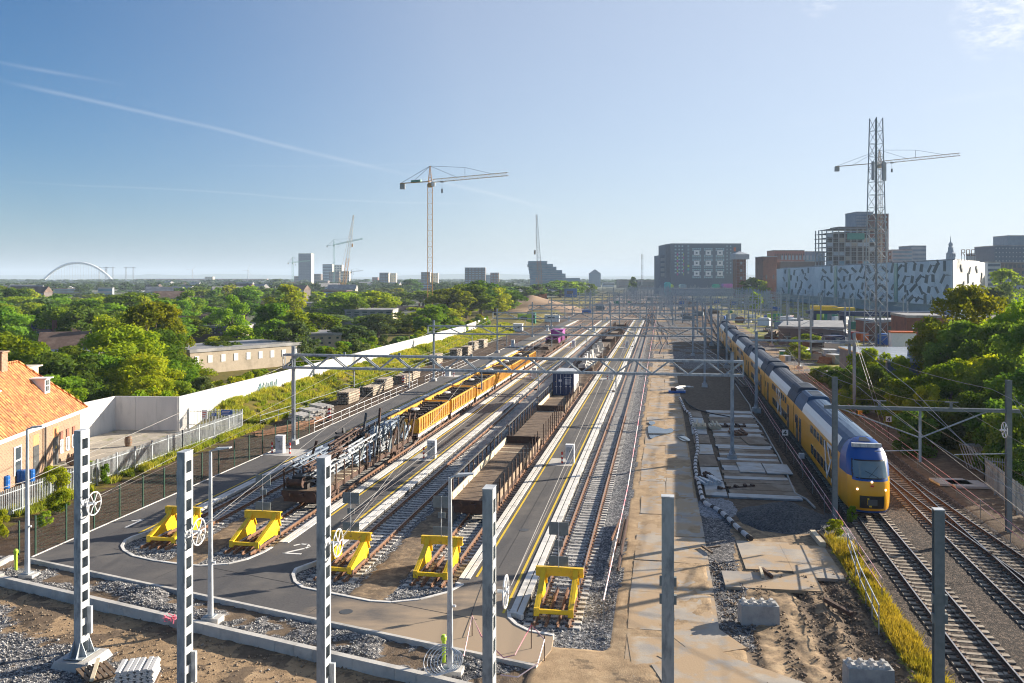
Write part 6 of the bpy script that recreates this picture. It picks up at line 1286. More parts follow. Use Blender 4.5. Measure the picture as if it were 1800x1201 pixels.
# brick tower with pale cap, scaffolding
Y = 700; r = thing('brick_tower', 'square brick tower with pale overhanging cap and scaffolding beside the dark apartments', 'tower', (U(1303, Y), Y, -.6), .12); hh = Z(456, Y) + .6
MB().box(-3.9, 0, 0, 3.9, 7.8, hh).build('shaft', redb, r); MB().box(-5.9, -2, hh, 5.9, 9.8, hh + 4.0).add([(-5.9, -2, hh + 4), (5.9, -2, hh + 4), (5.9, 9.8, hh + 4), (-5.9, 9.8, hh + 4), (0, 4, hh + 6.5)], [(0, 1, 4), (1, 2, 4), (2, 3, 4), (3, 0, 4)]).build('cap', lgt, r)
for k in range(3): pane(r, 0, 0, hh - 3 - k * 6, 1.6, .3, 2.2, lgt)
b = MB()
for z in np.arange(2, hh, 2.2): b.bar((-4.4, -.6, z), (4.9, -.6, z), .1); b.bar((4.9, -.6, z), (4.9, 8, z), .1)
for x in (-4.4, -1.4, 1.7, 4.9): b.bar((x, -.6, 0), (x, -.6, hh), .1)
b.build('scaffolding', galv, r)
# right side behind the facade building
B('brick_block', 'tall dark red brick block left of the patterned white building', 'building', 1341, 1366, 452, 640, 20, redb, side=-1, cols=2, rows=1, ww=.2, wh=.1, roofm=lgt, scols=None)
B('brick_block', 'red brick building with roof plant behind the patterned building', 'building', 1361, 1414, 441, 700, 20, M('pinkish_brick', (.36, .15, .12), (.44, .2, .15), .5), cols=16, rows=4, ww=.5, wh=.5, wm=brwn)
B('office_block', 'blue-grey office block right of the red brick building', 'office block', 1415, 1450, 443, 720, 20, bsteel, rows=3, bands=True, wm=glassb, scols=None); B('office_block', 'low brown office storey with a sunlit end above the patterned building', 'office block', 1372, 1448, 461, 640, 12, brwn, cols=12, rows=1, z0w=34, wm=lgt)
# building under construction
Y = 560; r = thing('unfinished_tower', 'unfinished concrete high-rise with open floors and scaffolding behind the lattice tower', 'building under construction', (U(1452, Y), Y, 0), 0); w_ = (1562 - 1452) * Y / F; zt = Z(402, Y)
cg = M('raw_concrete_floor', (.36, .35, .34), (.44, .42, .40), .5); n = 13; b = MB()
for k in range(n): z = 12 + (zt - 12) * k / (n - 1); x0 = 0 if k < n - 1 else 3; MB().box(x0, 0, z - .25, w_ * (1 - .02 * (k > 9)), 22, z).build('floor_slab', cg, r)
for k in range(11):
    x = .6 + k * (w_ - 1.2) / 10; b.box(x - .3, .3, 0, x + .3, .9, zt - .3)
[b.box(.4, 21 - 6 * q, 0, 1.0, 21.6 - 6 * q, zt - .3) for q in range(3)]; b.build('columns', cg, r); MB().box(7, 4, 0, w_ - 2, 20, zt - 2).build('core', brwn, r); b = MB()
for k in range(12): z = 13 + k * 2.9; b.bar((-1.6, -1, z), (w_ * .6, -1, z), .09)
for k in range(10): x = -1.6 + k * 2.7; b.bar((x, -1, 0), (x, -1, zt - 1), .09)
b.build('scaffolding', galv, r); rr = random.Random(8)
for k in range(34): j, i_ = rr.randrange(n - 2), rr.randrange(10); z = 12 + (zt - 12) * j / (n - 1); pane(r, .6 + (i_ + .5) * (w_ - 1.2) / 10, .3, z + 1.4, (w_ - 1.2) / 10 * .8, .12, 2.2, (beige, redb, glassb, lgt)[rr.randrange(4)], 'infill_panel')
MB().box(13, -1.2, zt - 7, 24, -1.05, zt - 3).build('green_netting', M('green_net', (.05, .22, .17), (.08, .28, .22), 1), r); MB().box(9, 3, zt - .2, w_ - 1, 18, zt + 1.4).build('roof_plant', brwn, r)
B('tower_block', 'brick tower with pale speckled upper wing rising behind the unfinished high-rise', 'tower block', 1536, 1562, 377, 600, 20, redb, cols=3, rows=14, ww=.35, wh=.4, wm=lgt, z0w=10); B('tower_block', 'pale speckled tower wing above the unfinished high-rise', 'tower block', 1505, 1535, 373.5, 610, 20, bsteel, cols=10, rows=20, ww=.5, wh=.5, z0w=20, wm=lgt)
B('tower_block', 'lower brick wing at the right of the unfinished high-rise', 'tower block', 1556, 1567, 442, 595, 20, redb, cols=2, rows=8, ww=.4, wh=.4, wm=lgt)
B('apartment_block', 'white and grey curved flats right of the unfinished high-rise', 'apartment block', 1568, 1604, 440, 620, 20, lgt, rows=9, bands=True, wm=glassb, z0w=12, scols=None); B('apartment_block', 'cream flats with sunlit end right of the curved flats', 'apartment block', 1601, 1628, 433, 640, 20, bsteel, side=1, sm=sunny, rows=9, bands=True, wm=lgt, z0w=12, scols=None)
B('office_block', 'small blue block left of the dark angular high-rise', 'office block', 1723, 1756, 446, 640, 20, bsteel, cols=1, rows=1, ww=.01, wh=.01); B('tower_block', 'dark angular high-rise near the right edge of the skyline', 'tower block', 1748, 1802, 433, 600, 26, dkb, cols=9, rows=9, ww=.3, wh=.3, z0w=12, wm=lgt); B('tower_block', 'blue grey upper block on the skyline at the right edge', 'tower block', 1772, 1801, 415, 640, 20, bsteel, cols=1, rows=1, ww=.01, wh=.01)
B('apartment_block', 'white balcony striped flats between the patterned building and the trees', 'apartment block', 1736, 1759, 462, 400, 14, lgt, rows=9, bands=True, wm=dkb, z0w=3, scols=None); B('town_house', 'pale blue-grey town houses with chimneys at the right edge', 'house', 1762, 1802, 488, 420, 14, bsteel, cols=6, rows=3, ww=.35, wh=.5, z0w=5); B('brick_block', 'dark brick block behind the pale town houses', 'building', 1765, 1802, 462, 520, 14, brwn, cols=5, rows=5, z0w=5)
# baroque spire
Y = 900; r = thing('church_tower', 'ornate blue-grey church spire with onion top on the skyline', 'church tower', (U(1671, Y), Y, 0)); MB().lathe([(8, 0), (8, 26), (6.5, 28), (6.2, 33), (7, 33.5), (4.6, 35), (4.3, 40), (5, 40.5), (3, 42), (2.4, 46), (2.9, 46.5), (1.6, 48), (2.3, 49.5), (1.8, 51.2), (.5, 52.5), (.25, 58)], 8).build('spire', bsteel, r)
for z in (29, 37): 
    for a in (-2.4, 0, 2.4): pane(r, a, -6.0 if z < 30 else -4.3, z + 1.5, .9, .4, 2.4, dkb, 'louvre_opening')
Y = 1700; r = thing('church_tower', 'tiny pointed church spire left of the dark apartment complex', 'church tower', (U(1155, Y), Y, 0)); MB().lathe([(3.5, 0), (3.5, 14), (.2, 26)], 6).build('spire', bsteel, r); MB().box(3, -3, 0, 16, 4, 8).build('nave', brwn, r)
# patterned building
wp = M('patterned_white_panel', (.56, .60, .64), (.70, .73, .76), .15, .6, vor=True, c3=(.48, .53, .58), s3=.05); we = M('sunlit_white_panel', (.40, .385, .36), (.48, .46, .43), .3, .7)  # one panel in two tones: cool for the shaded facade, warm for the sunlit end
p0, p1, p2 = Vector((186, 620, 0)), Vector((165, 330, 0)), Vector((202, 377, 0)); ZT, ZB = 21.9, 4.6
r = thing('patterned_building', 'long white building with irregular slanted window slots and glazed ground floor', 'building', (0, 0, 0)); p3 = Vector((222, 620, 0))
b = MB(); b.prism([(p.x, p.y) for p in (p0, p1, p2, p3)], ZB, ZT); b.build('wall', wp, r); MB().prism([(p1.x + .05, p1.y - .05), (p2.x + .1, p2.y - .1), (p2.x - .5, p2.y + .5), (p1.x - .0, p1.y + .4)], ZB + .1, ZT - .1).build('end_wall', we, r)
c0, c1, c2, c3_ = [p + Vector(o) for p, o in zip((p0, p1, p2, p3), ((2, -1, 0), (2.2, 3, 0), (-1, 2, 0), (-2, -2, 0)))]
MB().prism([(p.x, p.y) for p in (c0, c1, c2, c3_)], -.6, ZB).build('ground_floor_glazing', glassb, r); MB().prism([(p.x, p.y) for p in (c0, c1, c2, c3_)], ZT, ZT + .6).build('roof', roofg, r)
rr = random.Random(12); slotg = M('slot_glass', (.05, .07, .08), (.13, .15, .16), .3, .5, spec=.2)
def slot_on(a, c, f, z, L_, ang, wd, bend, XS=1.0):
    d = (c - a); ln = d.length; d.normalize(); nrm = Vector((d.y, -d.x, 0)); nrm = nrm if nrm.dot(-a) > 0 else -nrm; o = a + d * f * ln + nrm * (.5 if XS == 1.0 else .08)
    def q(x, zz): return o + d * (x * XS) + Vector((0, 0, zz))
    ca_, sa_ = math.cos(ang), math.sin(ang); pts = [(-L_ / 2, -wd / 2), (L_ / 2, -wd / 2 * .6), (L_ / 2, wd / 2), (-L_ / 2, wd / 2 * .7)]
    pts = [(x * ca_ - y * sa_, x * sa_ + y * ca_) for x, y in pts]; b = MB(); n = len(pts); b.add([q(x, z + y) for x, y in pts] + [q(x, z + y) - nrm * .3 for x, y in pts], [tuple(range(n)), tuple(range(2 * n - 1, n - 1, -1))] + [(i_, (i_ + 1) % n, (i_ + 1) % n + n, i_ + n) for i_ in range(n)])
    if bend: x2, y2 = pts[1]; e = 2.2; an = ang + bend; pp = [(x2 - .4, y2 - .3), (x2 + .5, y2 + .2), (x2 + e * math.cos(an) + .3, y2 + e * math.sin(an)), (x2 + e * math.cos(an) - .3, y2 + e * math.sin(an))]; b.add([q(x, z + y) + nrm * .01 for x, y in pp] + [q(x, z + y) - nrm * .25 for x, y in pp], [(0, 1, 2, 3), (7, 6, 5, 4)] + [(i_, (i_ + 1) % 4, (i_ + 1) % 4 + 4, i_ + 4) for i_ in range(4)])
    b.build('window_slot', slotg, r)
for k in range(23):
    for q in range(4):
        uu = 1377 + k * 13.2 + rr.uniform(-3, 3) + 6 * (q % 2) - (0 if k < 14 else 0)
        if uu > 1666 or 1426 < uu < 1440: continue
        rt_ = (uu - 900) / F; f = (186 - rt_ * 620) / (21 - rt_ * 290); Yp = 620 - 290 * f; XS = min(3.4, Yp / (186 - 21 * f))
        slot_on(p0, p1, f, ZB + 1.9 + q * 4.3 + rr.uniform(-.6, .6), rr.uniform(2.6, 4.2), rr.choice((1.0, 2.0, .7, 2.4, 1.5, 1.3)), rr.uniform(1.2, 1.9), rr.choice((0, 0, 1.0, -1.1)), XS)
for k, (f, z, L_, an, wd, bd) in enumerate(((.22, 19, 3.6, 2.4, 1.6, 0), (.48, 18.2, 3.4, .6, 1.3, 0), (.7, 18.8, 3.4, 2.4, 1.6, 0), (.43, 15.2, 4.2, 1.6, 1.1, 0), (.87, 15.4, 4.0, 1.1, 1.6, 0), (.28, 12.4, 3.2, .7, 1.6, 0), (.6, 12.2, 3.6, 2.5, 1.6, 0), (.2, 8, 3, 1.4, 1.3, 0), (.75, 8.2, 3.4, .8, 1.4, 0))): slot_on(p1, p2, f, z, L_, an, wd, bd)
for f, w_ in ((.13, 4), (.49, 4), (.8, 3)):
    o = p0.lerp(p1, f); MB().box(-.3, -w_ / 2, ZB + .2, .2, w_ / 2, ZT - .2).build('green_glass_strip', M('green_glass', (.14, .30, .26), (.20, .38, .33), .3, .2), r).location = (o.x - .25, o.y, 0)
def letters(root, txt_paths, x, y, z, sc, d, m, nm='sign_letters'):
    b = MB()
    for gx, paths in txt_paths:
        for p in paths:
            for a, c in zip(p[:-1], p[1:]): b.bar(Vector((x, y, z)) + d * (gx + a[0]) * sc + Vector((0, 0, a[1] * sc)), Vector((x, y, z)) + d * (gx + c[0]) * sc + Vector((0, 0, c[1] * sc)), .2, .2)
    return b.build(nm, m, root)
GR_ = {'R': [[(0, 0), (0, 2), (1, 2), (1, 1), (0, 1)], [(.3, 1), (1, 0)]], 'O': [[(0, 0), (0, 2), (1, 2), (1, 0), (0, 0)]], 'C': [[(1, 0), (0, 0), (0, 2), (1, 2)]]}
dd = Vector((1, -.25, 0)).normalized(); o = p1.lerp(p2, .25); letters(r, [(0, GR_['R']), (1.5, GR_['O']), (3.0, GR_['C'])], o.x, o.y, ZT + 2.0, 1.15, dd, rust)
b = MB(); [b.bar(o + dd * (k * 1.0) + Vector((0, 0, ZT)), o + dd * (k * 1.0) + Vector((0, 0, ZT + 2.6)), .15) for k in range(6)]; b.build('sign_frame', galv, r)

# ------------------------------------------------------------------ cranes
def lat(b, p, q, w, n, th, top=None):
    p, q = Vector(p), Vector(q); d = (q - p); L_ = d.length; d.normalize(); up = Vector((0, 0, 1)) if abs(d.z) < .9 else Vector((0, 1, 0)); x = d.cross(up).normalized(); y = x.cross(d).normalized(); w2 = w if top is None else top
    def c(i_, k): ww = (w + (w2 - w) * i_ / n) / 2; sx, sy = ((-1, -1), (1, -1), (1, 1), (-1, 1))[k]; return p + d * L_ * i_ / n + x * sx * ww + y * sy * ww
    for i_ in range(n):
        for k in range(4):
            b.bar(c(i_, k), c(i_ + 1, k), th); k2 = (k + 1) % 4
            b.bar(c(i_ + i_ % 2, k), c(i_ + 1 - i_ % 2, k2), th * .6)
            if k in (0, 2): b.bar(c(i_, k), c(i_, k2), th * .6)
def tower_crane(label, u, Y, vj, vtop, ul, ur, dr, m, mw=2.1, jm=None, tie=True, m2=None):
    x = U(u, Y); zj, zt = Z(vj, Y), Z(vtop, Y); r = thing('tower_crane', label, 'tower crane', (x, Y, 0)); jm = jm or m
    b = MB(); lat(b, (0, 0, -.5), (0, 0, zj - 3), mw, int(zj / 2.6), mw * .062); b.build('mast', m, r)
    MB().lathe([(mw * .5, zj - 3), (mw * .62, zj - 2.4), (mw * .62, zj - 1.5), (mw * .45, zj - 1)], 10).build('slewing_ring', m, r); b = MB(); lat(b, (0, 0, zj - 1), (0, 0, zt), mw * .8, 6, mw * .08, .3); b.build('tower_head', m, r)
    Yr = Y * dr; jr = Vector((U(ur, Yr) - x, Yr - Y, zj + .3)); dv = Vector((jr.x, jr.y, 0)).normalized(); Lr = Vector((jr.x, jr.y)).length
    k = abs(U(u, Y) - U(ul, Y)) / max(.2, abs(dv.x)); jl = Vector((-dv.x * k, -dv.y * k, zj - .2))
    b = MB(); lat(b, dv * 1.2 + Vector((0, 0, zj)), (dv.x * Lr, dv.y * Lr, zj + Lr * .02), mw * .62, int(Lr / 2.2), mw * .065); b.build('jib', jm, r)
    b = MB(); b.bar((0, 0, zj - .2), jl, mw * .5, .35); b.build('counter_jib', m, r); MB().box(jl.x - .2, jl.y - .8, zj - 3.0, jl.x + 2.2, jl.y + .8, zj - .4).build('counterweight', concd, r)
    if m2: MB().bar(jl * .3 + Vector((0, 0, zj * .7 + .5)), jl * .62 + Vector((0, 0, zj * .38 + .5)), 1.0, 1.1).build('winch_housing', m2, r)
    pk = dv * (Lr * .46) + Vector((0, 0, zj + 4.4 + Lr * .02)); b = MB(); T0 = Vector((0, 0, zt)); jb = lambda f: dv * Lr * f + Vector((0, 0, zj + Lr * .02 * f + .6)); th = mw * .06
    for a, c in ((T0, pk), (pk, jb(.82)), (pk, jb(.46)), (T0, jb(.36)), (T0, jl), (T0, jl * .6 + Vector((0, 0, zj * .4)))): b.bar(a, c, th)
    b.build('tie_bars', dgrey, r); tr_ = dv * Lr * .16; b = MB(); b.box(tr_.x - .8, tr_.y - .6, zj - 1.0, tr_.x + .8, tr_.y + .6, zj - .4); b.bar(tr_ + Vector((0, 0, zj - 1)), tr_ + Vector((0, 0, zj - 4)), .08); b.box(tr_.x - .35, tr_.y - .3, zj - 6, tr_.x + .35, tr_.y + .3, zj - 4); b.build('trolley', dgrey, r)
    MB().box(.8, -1.4, zj - 2.6, 2.4, .2, zj - .4).build('cab', white, r); return r
tower_crane('tall orange tower crane left of the middle, jib pointing right', 756, 420, 318.5, 292, 700, 893, .95, craneo, 2.3, M('pale_jib', (.55, .45, .33), (.62, .54, .42)), m2=tealp)
tower_crane('pale tower crane behind the tall lattice tower on the right', 1546, 500, 286, 264, 1487, 1688, .945, M('sandy_crane_paint', (.45, .33, .22), (.52, .4, .28)), 2.3)
tower_crane('green tower crane left of the crawler crane boom', 587, 1700, 430.5, 421, 565, 637, .9, cranet, 3.2); tower_crane('small green tower crane left of the slender tower', 514.5, 1750, 461.5, 452, 500, 545, .95, cranet, 3.0); tower_crane('small tower crane low on the horizon right of the crawler crane', 618, 1900, 478, 474, 614, 638, .95, M('blue_crane', (.2, .27, .35)), 2.4)
def crawler(label, ub, Yb, ut, vt, m, mh):
    Y = Yb; zt = Z(vt, Y); x0, x1 = U(ub, Y), U(ut, Y); r = thing('crawler_crane', label, 'crane', (x0, Y, -.5))
    b = MB(); L0 = Vector((x1 - x0, 0, zt)); lat(b, (0, 0, 3), L0 * .45 + Vector((0, 0, 1)), 2.6, 16, .22); b.build('lower_boom', mh, r); b = MB(); lat(b, L0 * .45 + Vector((0, 0, 1)), L0, 2.4, 18, .18, 1.0); b.build('upper_boom', m, r)
    MB().box(-4, -3, 1.4, 4, 3, 4.6).box(-7, -2.5, 1.6, -4, 2.5, 5).build('machine_house', redp if False else orangep, r); MB().box(-5, -4, 0, 5, -2.6, 1.4).box(-5, 2.6, 0, 5, 4, 1.4).build('crawler_tracks', blk, r)
    b = MB(); lat(b, (0, 0, 4), (-3.5, 0, 16), 1.6, 6, .15, .6); b.bar((-3.5, 0, 16), L0, .12); b.bar((-3.5, 0, 16), (-5, 0, 4), .15); b.bar(L0, L0 + Vector((-1.2, 0, -26)), .08); b.box(L0.x - 1.8, -.5, L0.z - 29, L0.x - .6, .5, L0.z - 26); b.build('gantry', mh, r)
crawler('orange crawler crane with pale leaning lattice boom left of the middle', 603, 800, 621.5, 377, M('pale_boom', (.5, .5, .46), (.58, .58, .54)), craneo); crawler('slim crawler crane boom above the sand mound right of the middle', 951, 640, 943, 376, M('grey_boom', (.4, .42, .42), (.48, .5, .5)), M('brown_boom', (.42, .27, .16), (.5, .34, .22)))
# big lattice tower on the right
Y = 190; r = thing('lattice_tower', 'tall galvanised lattice tower rising above the skyline on the right', 'lattice tower', (U(1540, Y), Y, 0), .45); zt = Z(208, Y); n = 18; leg = []
for k, (a, c) in enumerate(((-1, -1), (1, -1), (1, 1), (-1, 1))):
    b = MB(); w0, w1 = 1.75, .92; b.bar((a * w0, c * w0, 0), (a * w1, c * w1, zt), .17, .17); b.build('leg', galv if k else galvd, r)
for k, ((a, c), (a2, c2)) in enumerate((((-1, -1), (1, -1)), ((1, -1), (1, 1)), ((1, 1), (-1, 1)), ((-1, 1), (-1, -1)))):
    b = MB()
    for i_ in range(n): z0_, z1_ = zt * i_ / n, zt * (i_ + 1) / n; q0_ = 1.75 - .83 * i_ / n; q1_ = 1.75 - .83 * (i_ + 1) / n; s_ = i_ % 2; b.bar((a * q0_, c * q0_, z0_), (a2 * q1_, c2 * q1_, z1_), .085) if s_ else b.bar((a2 * q0_, c2 * q0_, z0_), (a * q1_, c * q1_, z1_), .085); b.bar((a * q0_, c * q0_, z0_), (a2 * q0_, c2 * q0_, z0_), .08)
    b.build('bracing', galv, r)
b = MB(); [b.bar((-.5, 0, z), (.5, 0, z), .05) for z in np.arange(0, zt, 1.0)]; b.bar((0, 0, 0), (0, 0, zt), .16); b.build('cable_ladder', dgrey, r)
for k, (x, y) in enumerate(((-1.7, -.7), (1.6, -.9), (.2, -1.7))): MB().box(x - .25, y - .2, zt - 13.5, x + .25, y + .2, zt - 9.5).build('antenna', lgt, r)
# arch bridge, viaduct, turbines, pylons
Y = 2600; r = thing('arch_bridge', 'white steel arch bridge with splayed feet on the left horizon', 'bridge', (0, 0, 0)); xa, xb, zc = U(70, Y), U(198, Y), Z(462, Y); pts = [(xa + (xb - xa) * k / 28, Y + 20 * k / 28, -2 + (zc + 2) * (1 - abs(2 * k / 28 - 1) ** 2.1)) for k in range(29)]
MB().tube(pts, 3.5, 8).build('arch', M('white_bridge_steel', (.86, .86, .84), (.9, .9, .88)), r); f = M('white_bridge_foot', (.78, .76, .72), (.82, .8, .76))
MB().tube([pts[2], (xa - 22, Y - 8, -2)], 1.8, 6).build('splayed_foot', f, r); MB().tube([pts[25], (xb - 16, Y + 30, -2)], 1.8, 6).build('splayed_foot', f, r); MB().box(xa - 60, Y - 10, 8, xb + 200, Y + 14, 10.5).build('deck', lgt, r)
for k in range(4, 25): MB().bar(pts[k], (pts[k][0], pts[k][1], 10), .35).build('hanger', lgt, r)
Y = 2400; r = thing('brick_viaduct', 'long reddish railway viaduct with low round arches on the left horizon', 'viaduct', (U(238, Y), Y, -.5)); vm_ = M('salmon_brick', (.46, .30, .24), (.54, .36, .29), .05); w_ = U(470, Y) - U(238, Y); n = 15
for k in range(n):
    a, c = w_ * k / n, w_ * (k + 1) / n; m_ = (a + c) / 2; rad = (c - a) * .42; pl = [(a, 0), (a, 15), (c, 15), (c, 0), (m_ + rad, 0)] + [(m_ + rad * math.cos(t), rad * .6 * math.sin(t) + 3) for t in np.linspace(0, math.pi, 9)] + [(m_ - rad, 0)]; MB().prism(pl, 0, 8, 'y').build('arch', vm_, r)
for k, (u, vt, vb) in enumerate(((338, 475, 497), (436, 475, 497))):
    Y = 3600; r = thing('wind_turbine', 'distant white wind turbine, %s of two on the left horizon' % ('left' if k == 0 else 'right'), 'wind turbine', (U(u, Y), Y, 0), 0, 'wind turbines on the horizon'); hz = Z(vt, Y); tm = M('turbine_grey', (.35, .38, .42))
    MB().tube([(0, 0, 0), (0, 0, hz)], 2.0, 8, 1.2).build('tower', tm, r)
    for q in range(3): a = .9 + q * 2.094 + k * .3; MB().bar((0, -2, hz), (24 * math.cos(a), -2, hz + 24 * math.sin(a)), 1.6, .5).build('blade', tm, r)
    MB().box(-1.5, -3, hz - 1.5, 1.5, 4, hz + 1.5).build('nacelle', tm, r)
for k, (u, lb) in enumerate(((181, 'left'), (192, 'middle'), (228, 'right'))):
    Y = 2900; r = thing('pylon', 'twin legged power pylon right of the arch bridge, %s of three' % lb, 'pylon', (U(u, Y), Y, 0), 0, 'power pylons on the left horizon'); b = MB(); zt = Z(469, Y); pm_ = M('pylon_steel', (.35, .4, .46))
    for sx in (-1, 1): lat(b, (sx * 12, 0, 0), (sx * 12, 0, zt), 3, 10, .5)
    b.build('legs', pm_, r); b = MB(); lat(b, (-20, 0, zt - 3), (20, 0, zt - 3), 2, 12, .45); b.build('cross_arm', pm_, r)

# ------------------------------------------------------------------ mid-distance houses on the left
def flat(label, u0, u1, vt0, vb, Y, d, m, rz=0, **k):
    return B('apartment_block', label, 'apartment block', u0, u1, vt0, Y, d, m, rz=rz, **k)
building('apartment_block', 'long low beige terrace with flat roof and small white windows behind the white wall', 'apartment block', -44.4, 148.5, 21.6, 12, 3.2, beige, rz=math.atan2(1, .8), cols=9, rows=1, ww=.32, wh=.5, z0w=1.4, wm=white)
building('apartment_block', 'second low beige terrace set back left of the long one', 'apartment block', -60, 137, 16, 10, 3.4, beige, rz=math.atan2(1, .8), cols=6, rows=1, ww=.3, wh=.5, z0w=1.4, wm=white)
for k, (u, v, lb) in enumerate(((389, 610, 'white satellite dish on the beige roof edge'), (299, 612, 'second satellite dish half hidden by trees'), (377, 628, 'grey dish on the beige facade'))):
    r = thing('satellite_dish', lb, 'satellite dish', (U(u, 147), 147, Z(v, 147) - .2)); MB().lathe([(.05, .3), (.3, .22), (.5, .05), (.55, 0)], 12, (0, 0, 0), 'y').build('dish', white if k < 2 else dgrey, r); MB().tube([(0, .2, 0), (0, .3, -.9)], .04, 5).build('arm', paleg, r)
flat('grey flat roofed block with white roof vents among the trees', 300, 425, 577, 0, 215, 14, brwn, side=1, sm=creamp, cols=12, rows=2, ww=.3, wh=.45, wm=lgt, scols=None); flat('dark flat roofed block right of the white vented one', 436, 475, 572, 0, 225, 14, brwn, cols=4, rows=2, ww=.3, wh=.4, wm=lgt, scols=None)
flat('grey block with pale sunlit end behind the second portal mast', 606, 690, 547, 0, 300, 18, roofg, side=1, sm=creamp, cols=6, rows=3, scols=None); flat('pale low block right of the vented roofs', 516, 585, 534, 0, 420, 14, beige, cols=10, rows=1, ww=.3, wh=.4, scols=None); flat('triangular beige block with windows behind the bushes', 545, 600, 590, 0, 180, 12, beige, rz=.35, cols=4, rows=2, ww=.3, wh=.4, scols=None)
for k, (u, vt, Y, w_, d_, rz, sol, lb) in enumerate(((95, 572, 190, 13, 9, .35, 1, 'dark roofed house with solar panels behind the left trees'), (60, 583, 175, 9, 8, .35, 1, 'brown roofed house with solar panels left of the dark roofed one'), (130, 587, 165, 12, 8, .35, 0, 'low dark roofed annex in front of the solar roof'), (452, 534, 380, 10, 12, .2, 0, 'steep roofed brick house with tall chimney among the trees'), (470, 534, 400, 16, 9, 0, 0, 'long dark roofed house beside the steep brick one'), (350, 560, 260, 14, 9, .1, 0, 'dark tiled house right of the big trees'), (390, 556, 300, 14, 9, .2, 0, 'second dark tiled house right of the big trees'), (720, 541, 420, 14, 9, .1, 0, 'blue-grey roofed house behind the crane mast'), (640, 520, 620, 26, 9, .1, 0, 'long brown roofed terrace in the middle distance'), (560, 545, 480, 24, 9, .0, 0, 'pale fronted terrace between the trees'))):
    r = building('town_house', lb, 'house', U(u, Y), Y, w_, d_, Z(vt, Y) - 2.8, beige if k % 2 else redb, rz=rz, roof='gablex', cols=4, rows=2, wm=lgt, ww=.4, z0w=.6, roofm=rooft)
    MB().box(w_ * .3, d_ / 2 - .4, Z(vt, Y) - 2.6, w_ * .3 + .8, d_ / 2 + .4, Z(vt, Y) + 2.6).build('chimney', redb, r)
    if sol:
        for q in range(2): HH = Z(vt, Y) - 2.8 + .6; a = math.atan(.76); o = MB().box(-1.6, -.05, -1.4, 1.6, .05, 1.4).build('solar_panel', solar, r); o.location = (-3.2 + 4.2 * q, d_ * .25, HH + d_ * .19 + .22); o.rotation_euler = (-(math.pi / 2 - a), 0, 0)
rr = random.Random(21); hm = [redb, brwn, beige, lgt, brwn]
for k in range(64):
    Y = rr.uniform(450, 1500); u = rr.uniform(-20, 860) if k < 50 else rr.uniform(1330, 1800)
    if u > 600 and Y < 900: continue
    building('terrace_house', 'far terraced house with dark roof among the treetops', 'house', U(u, Y), Y, rr.uniform(10, 26), 9, rr.uniform(5, 7.5), hm[k % 5], rz=rr.uniform(-.6, .6), roof='gablex' if k % 3 else 'flat', rows=2, bands=True, wm=glassb, scols=None, group='far houses among the trees', roofm=(rooft, roofg)[k % 2])

# ------------------------------------------------------------------ right side yard
building('depot_shed', 'low flat roofed shed with pale roof edge in the construction yard', 'shed', U(1425, 200), 200, 14, 34, 3.6, brwn, rz=-.35, roofm=roofg, rows=1, cols=4, ww=.5, wh=.5, z0w=.5)
building('depot_building', 'low building with wet grey flat roof behind the bushes right of the train', 'building', U(1632, 118), 118, 10.5, 26, 3.7, dkb, rz=-.12, roofm=M('wet_grey_roof', (.22, .24, .26), (.32, .34, .36), .4, .25, c3=(.42, .43, .44), s3=.15), para=False)
r = thing('roof_vent', 'square metal vent on the wet grey flat roof', 'vent', (U(1607, 124), 124, 4.0)); MB().box(-.7, -.7, 0, .7, .7, 1.5, .1).build('housing', bsteel, r); MB().box(-.8, -.8, 1.5, .8, .8, 1.62).build('cap', lgt, r)
building('brick_building', 'small brown-red brick building with small white windows left of the big tree', 'building', U(1630, 175), 175, 7.6, 14, 7.2, redb, rz=-.2, cols=3, rows=2, ww=.15, wh=.2, wm=white, z0w=.4); building('brick_building', 'low brick annex with pale roof behind the lattice tower', 'building', U(1590, 215), 215, 16, 10, 4.5, redb, cols=5, rows=1, ww=.5, wh=.5, z0w=.6, roofm=lgt)
r = thing('site_container', 'white container with orange roof edge left of the small brick building', 'container', (U(1589, 168), 168, 0), -.2); MB().box(-2.2, 0, 0, 2.2, 2.6, 4.6).build('body', white, r); MB().box(-2.3, -.1, 4.6, 2.3, 2.7, 4.9).build('roof_edge', orangep, r); MB().box(1.1, -.06, 2.4, 1.8, -.01, 3.0).build('window', blk, r)
r = thing('flagpole', 'white flagpole with limp yellow flag before the brick building', 'flagpole', (U(1631, 160), 160, 0)); MB().tube([(0, 0, 0), (0, 0, 7.2)], .09, 6).build('pole', white, r); MB().add([(0, 0, 7), (.3, .2, 6.8), (.7, .1, 4.6), (.1, 0, 4.9), (0, .06, 7), (.3, .26, 6.8), (.7, .16, 4.6), (.1, .06, 4.9)], CUBEF).build('flag', limep, r)
r = thing('gantry_canopy', 'yellow topped blue fuelling gantry in the construction yard', 'gantry', (U(1462, 260), 260, 0), -.1); MB().box(-6.6, 0, 4.6, 6.0, 4, 5.6).build('beam', navy, r); MB().box(-5.4, -.3, 5.62, 1.6, 4, 6.9).box(1.6, -.3, 5.62, 6.6, 4, 6.5).build('yellow_roof', yel, r)
for x in (-4.8, 3.4): MB().box(x - .7, 1, 0, x + .7, 3, 4.6).build('post', navy, r)
r = thing('blue_footbridge', 'dark blue steel beam bridge behind the lattice tower', 'bridge', (U(1530, 255), 255, 0)); MB().box(-8, 0, 4.2, 22, 3, 5.4).build('beam', navy, r)
for x in (6, 14): MB().box(x - .6, 1, 0, x + .6, 2.5, 4.2).build('post', navy, r)
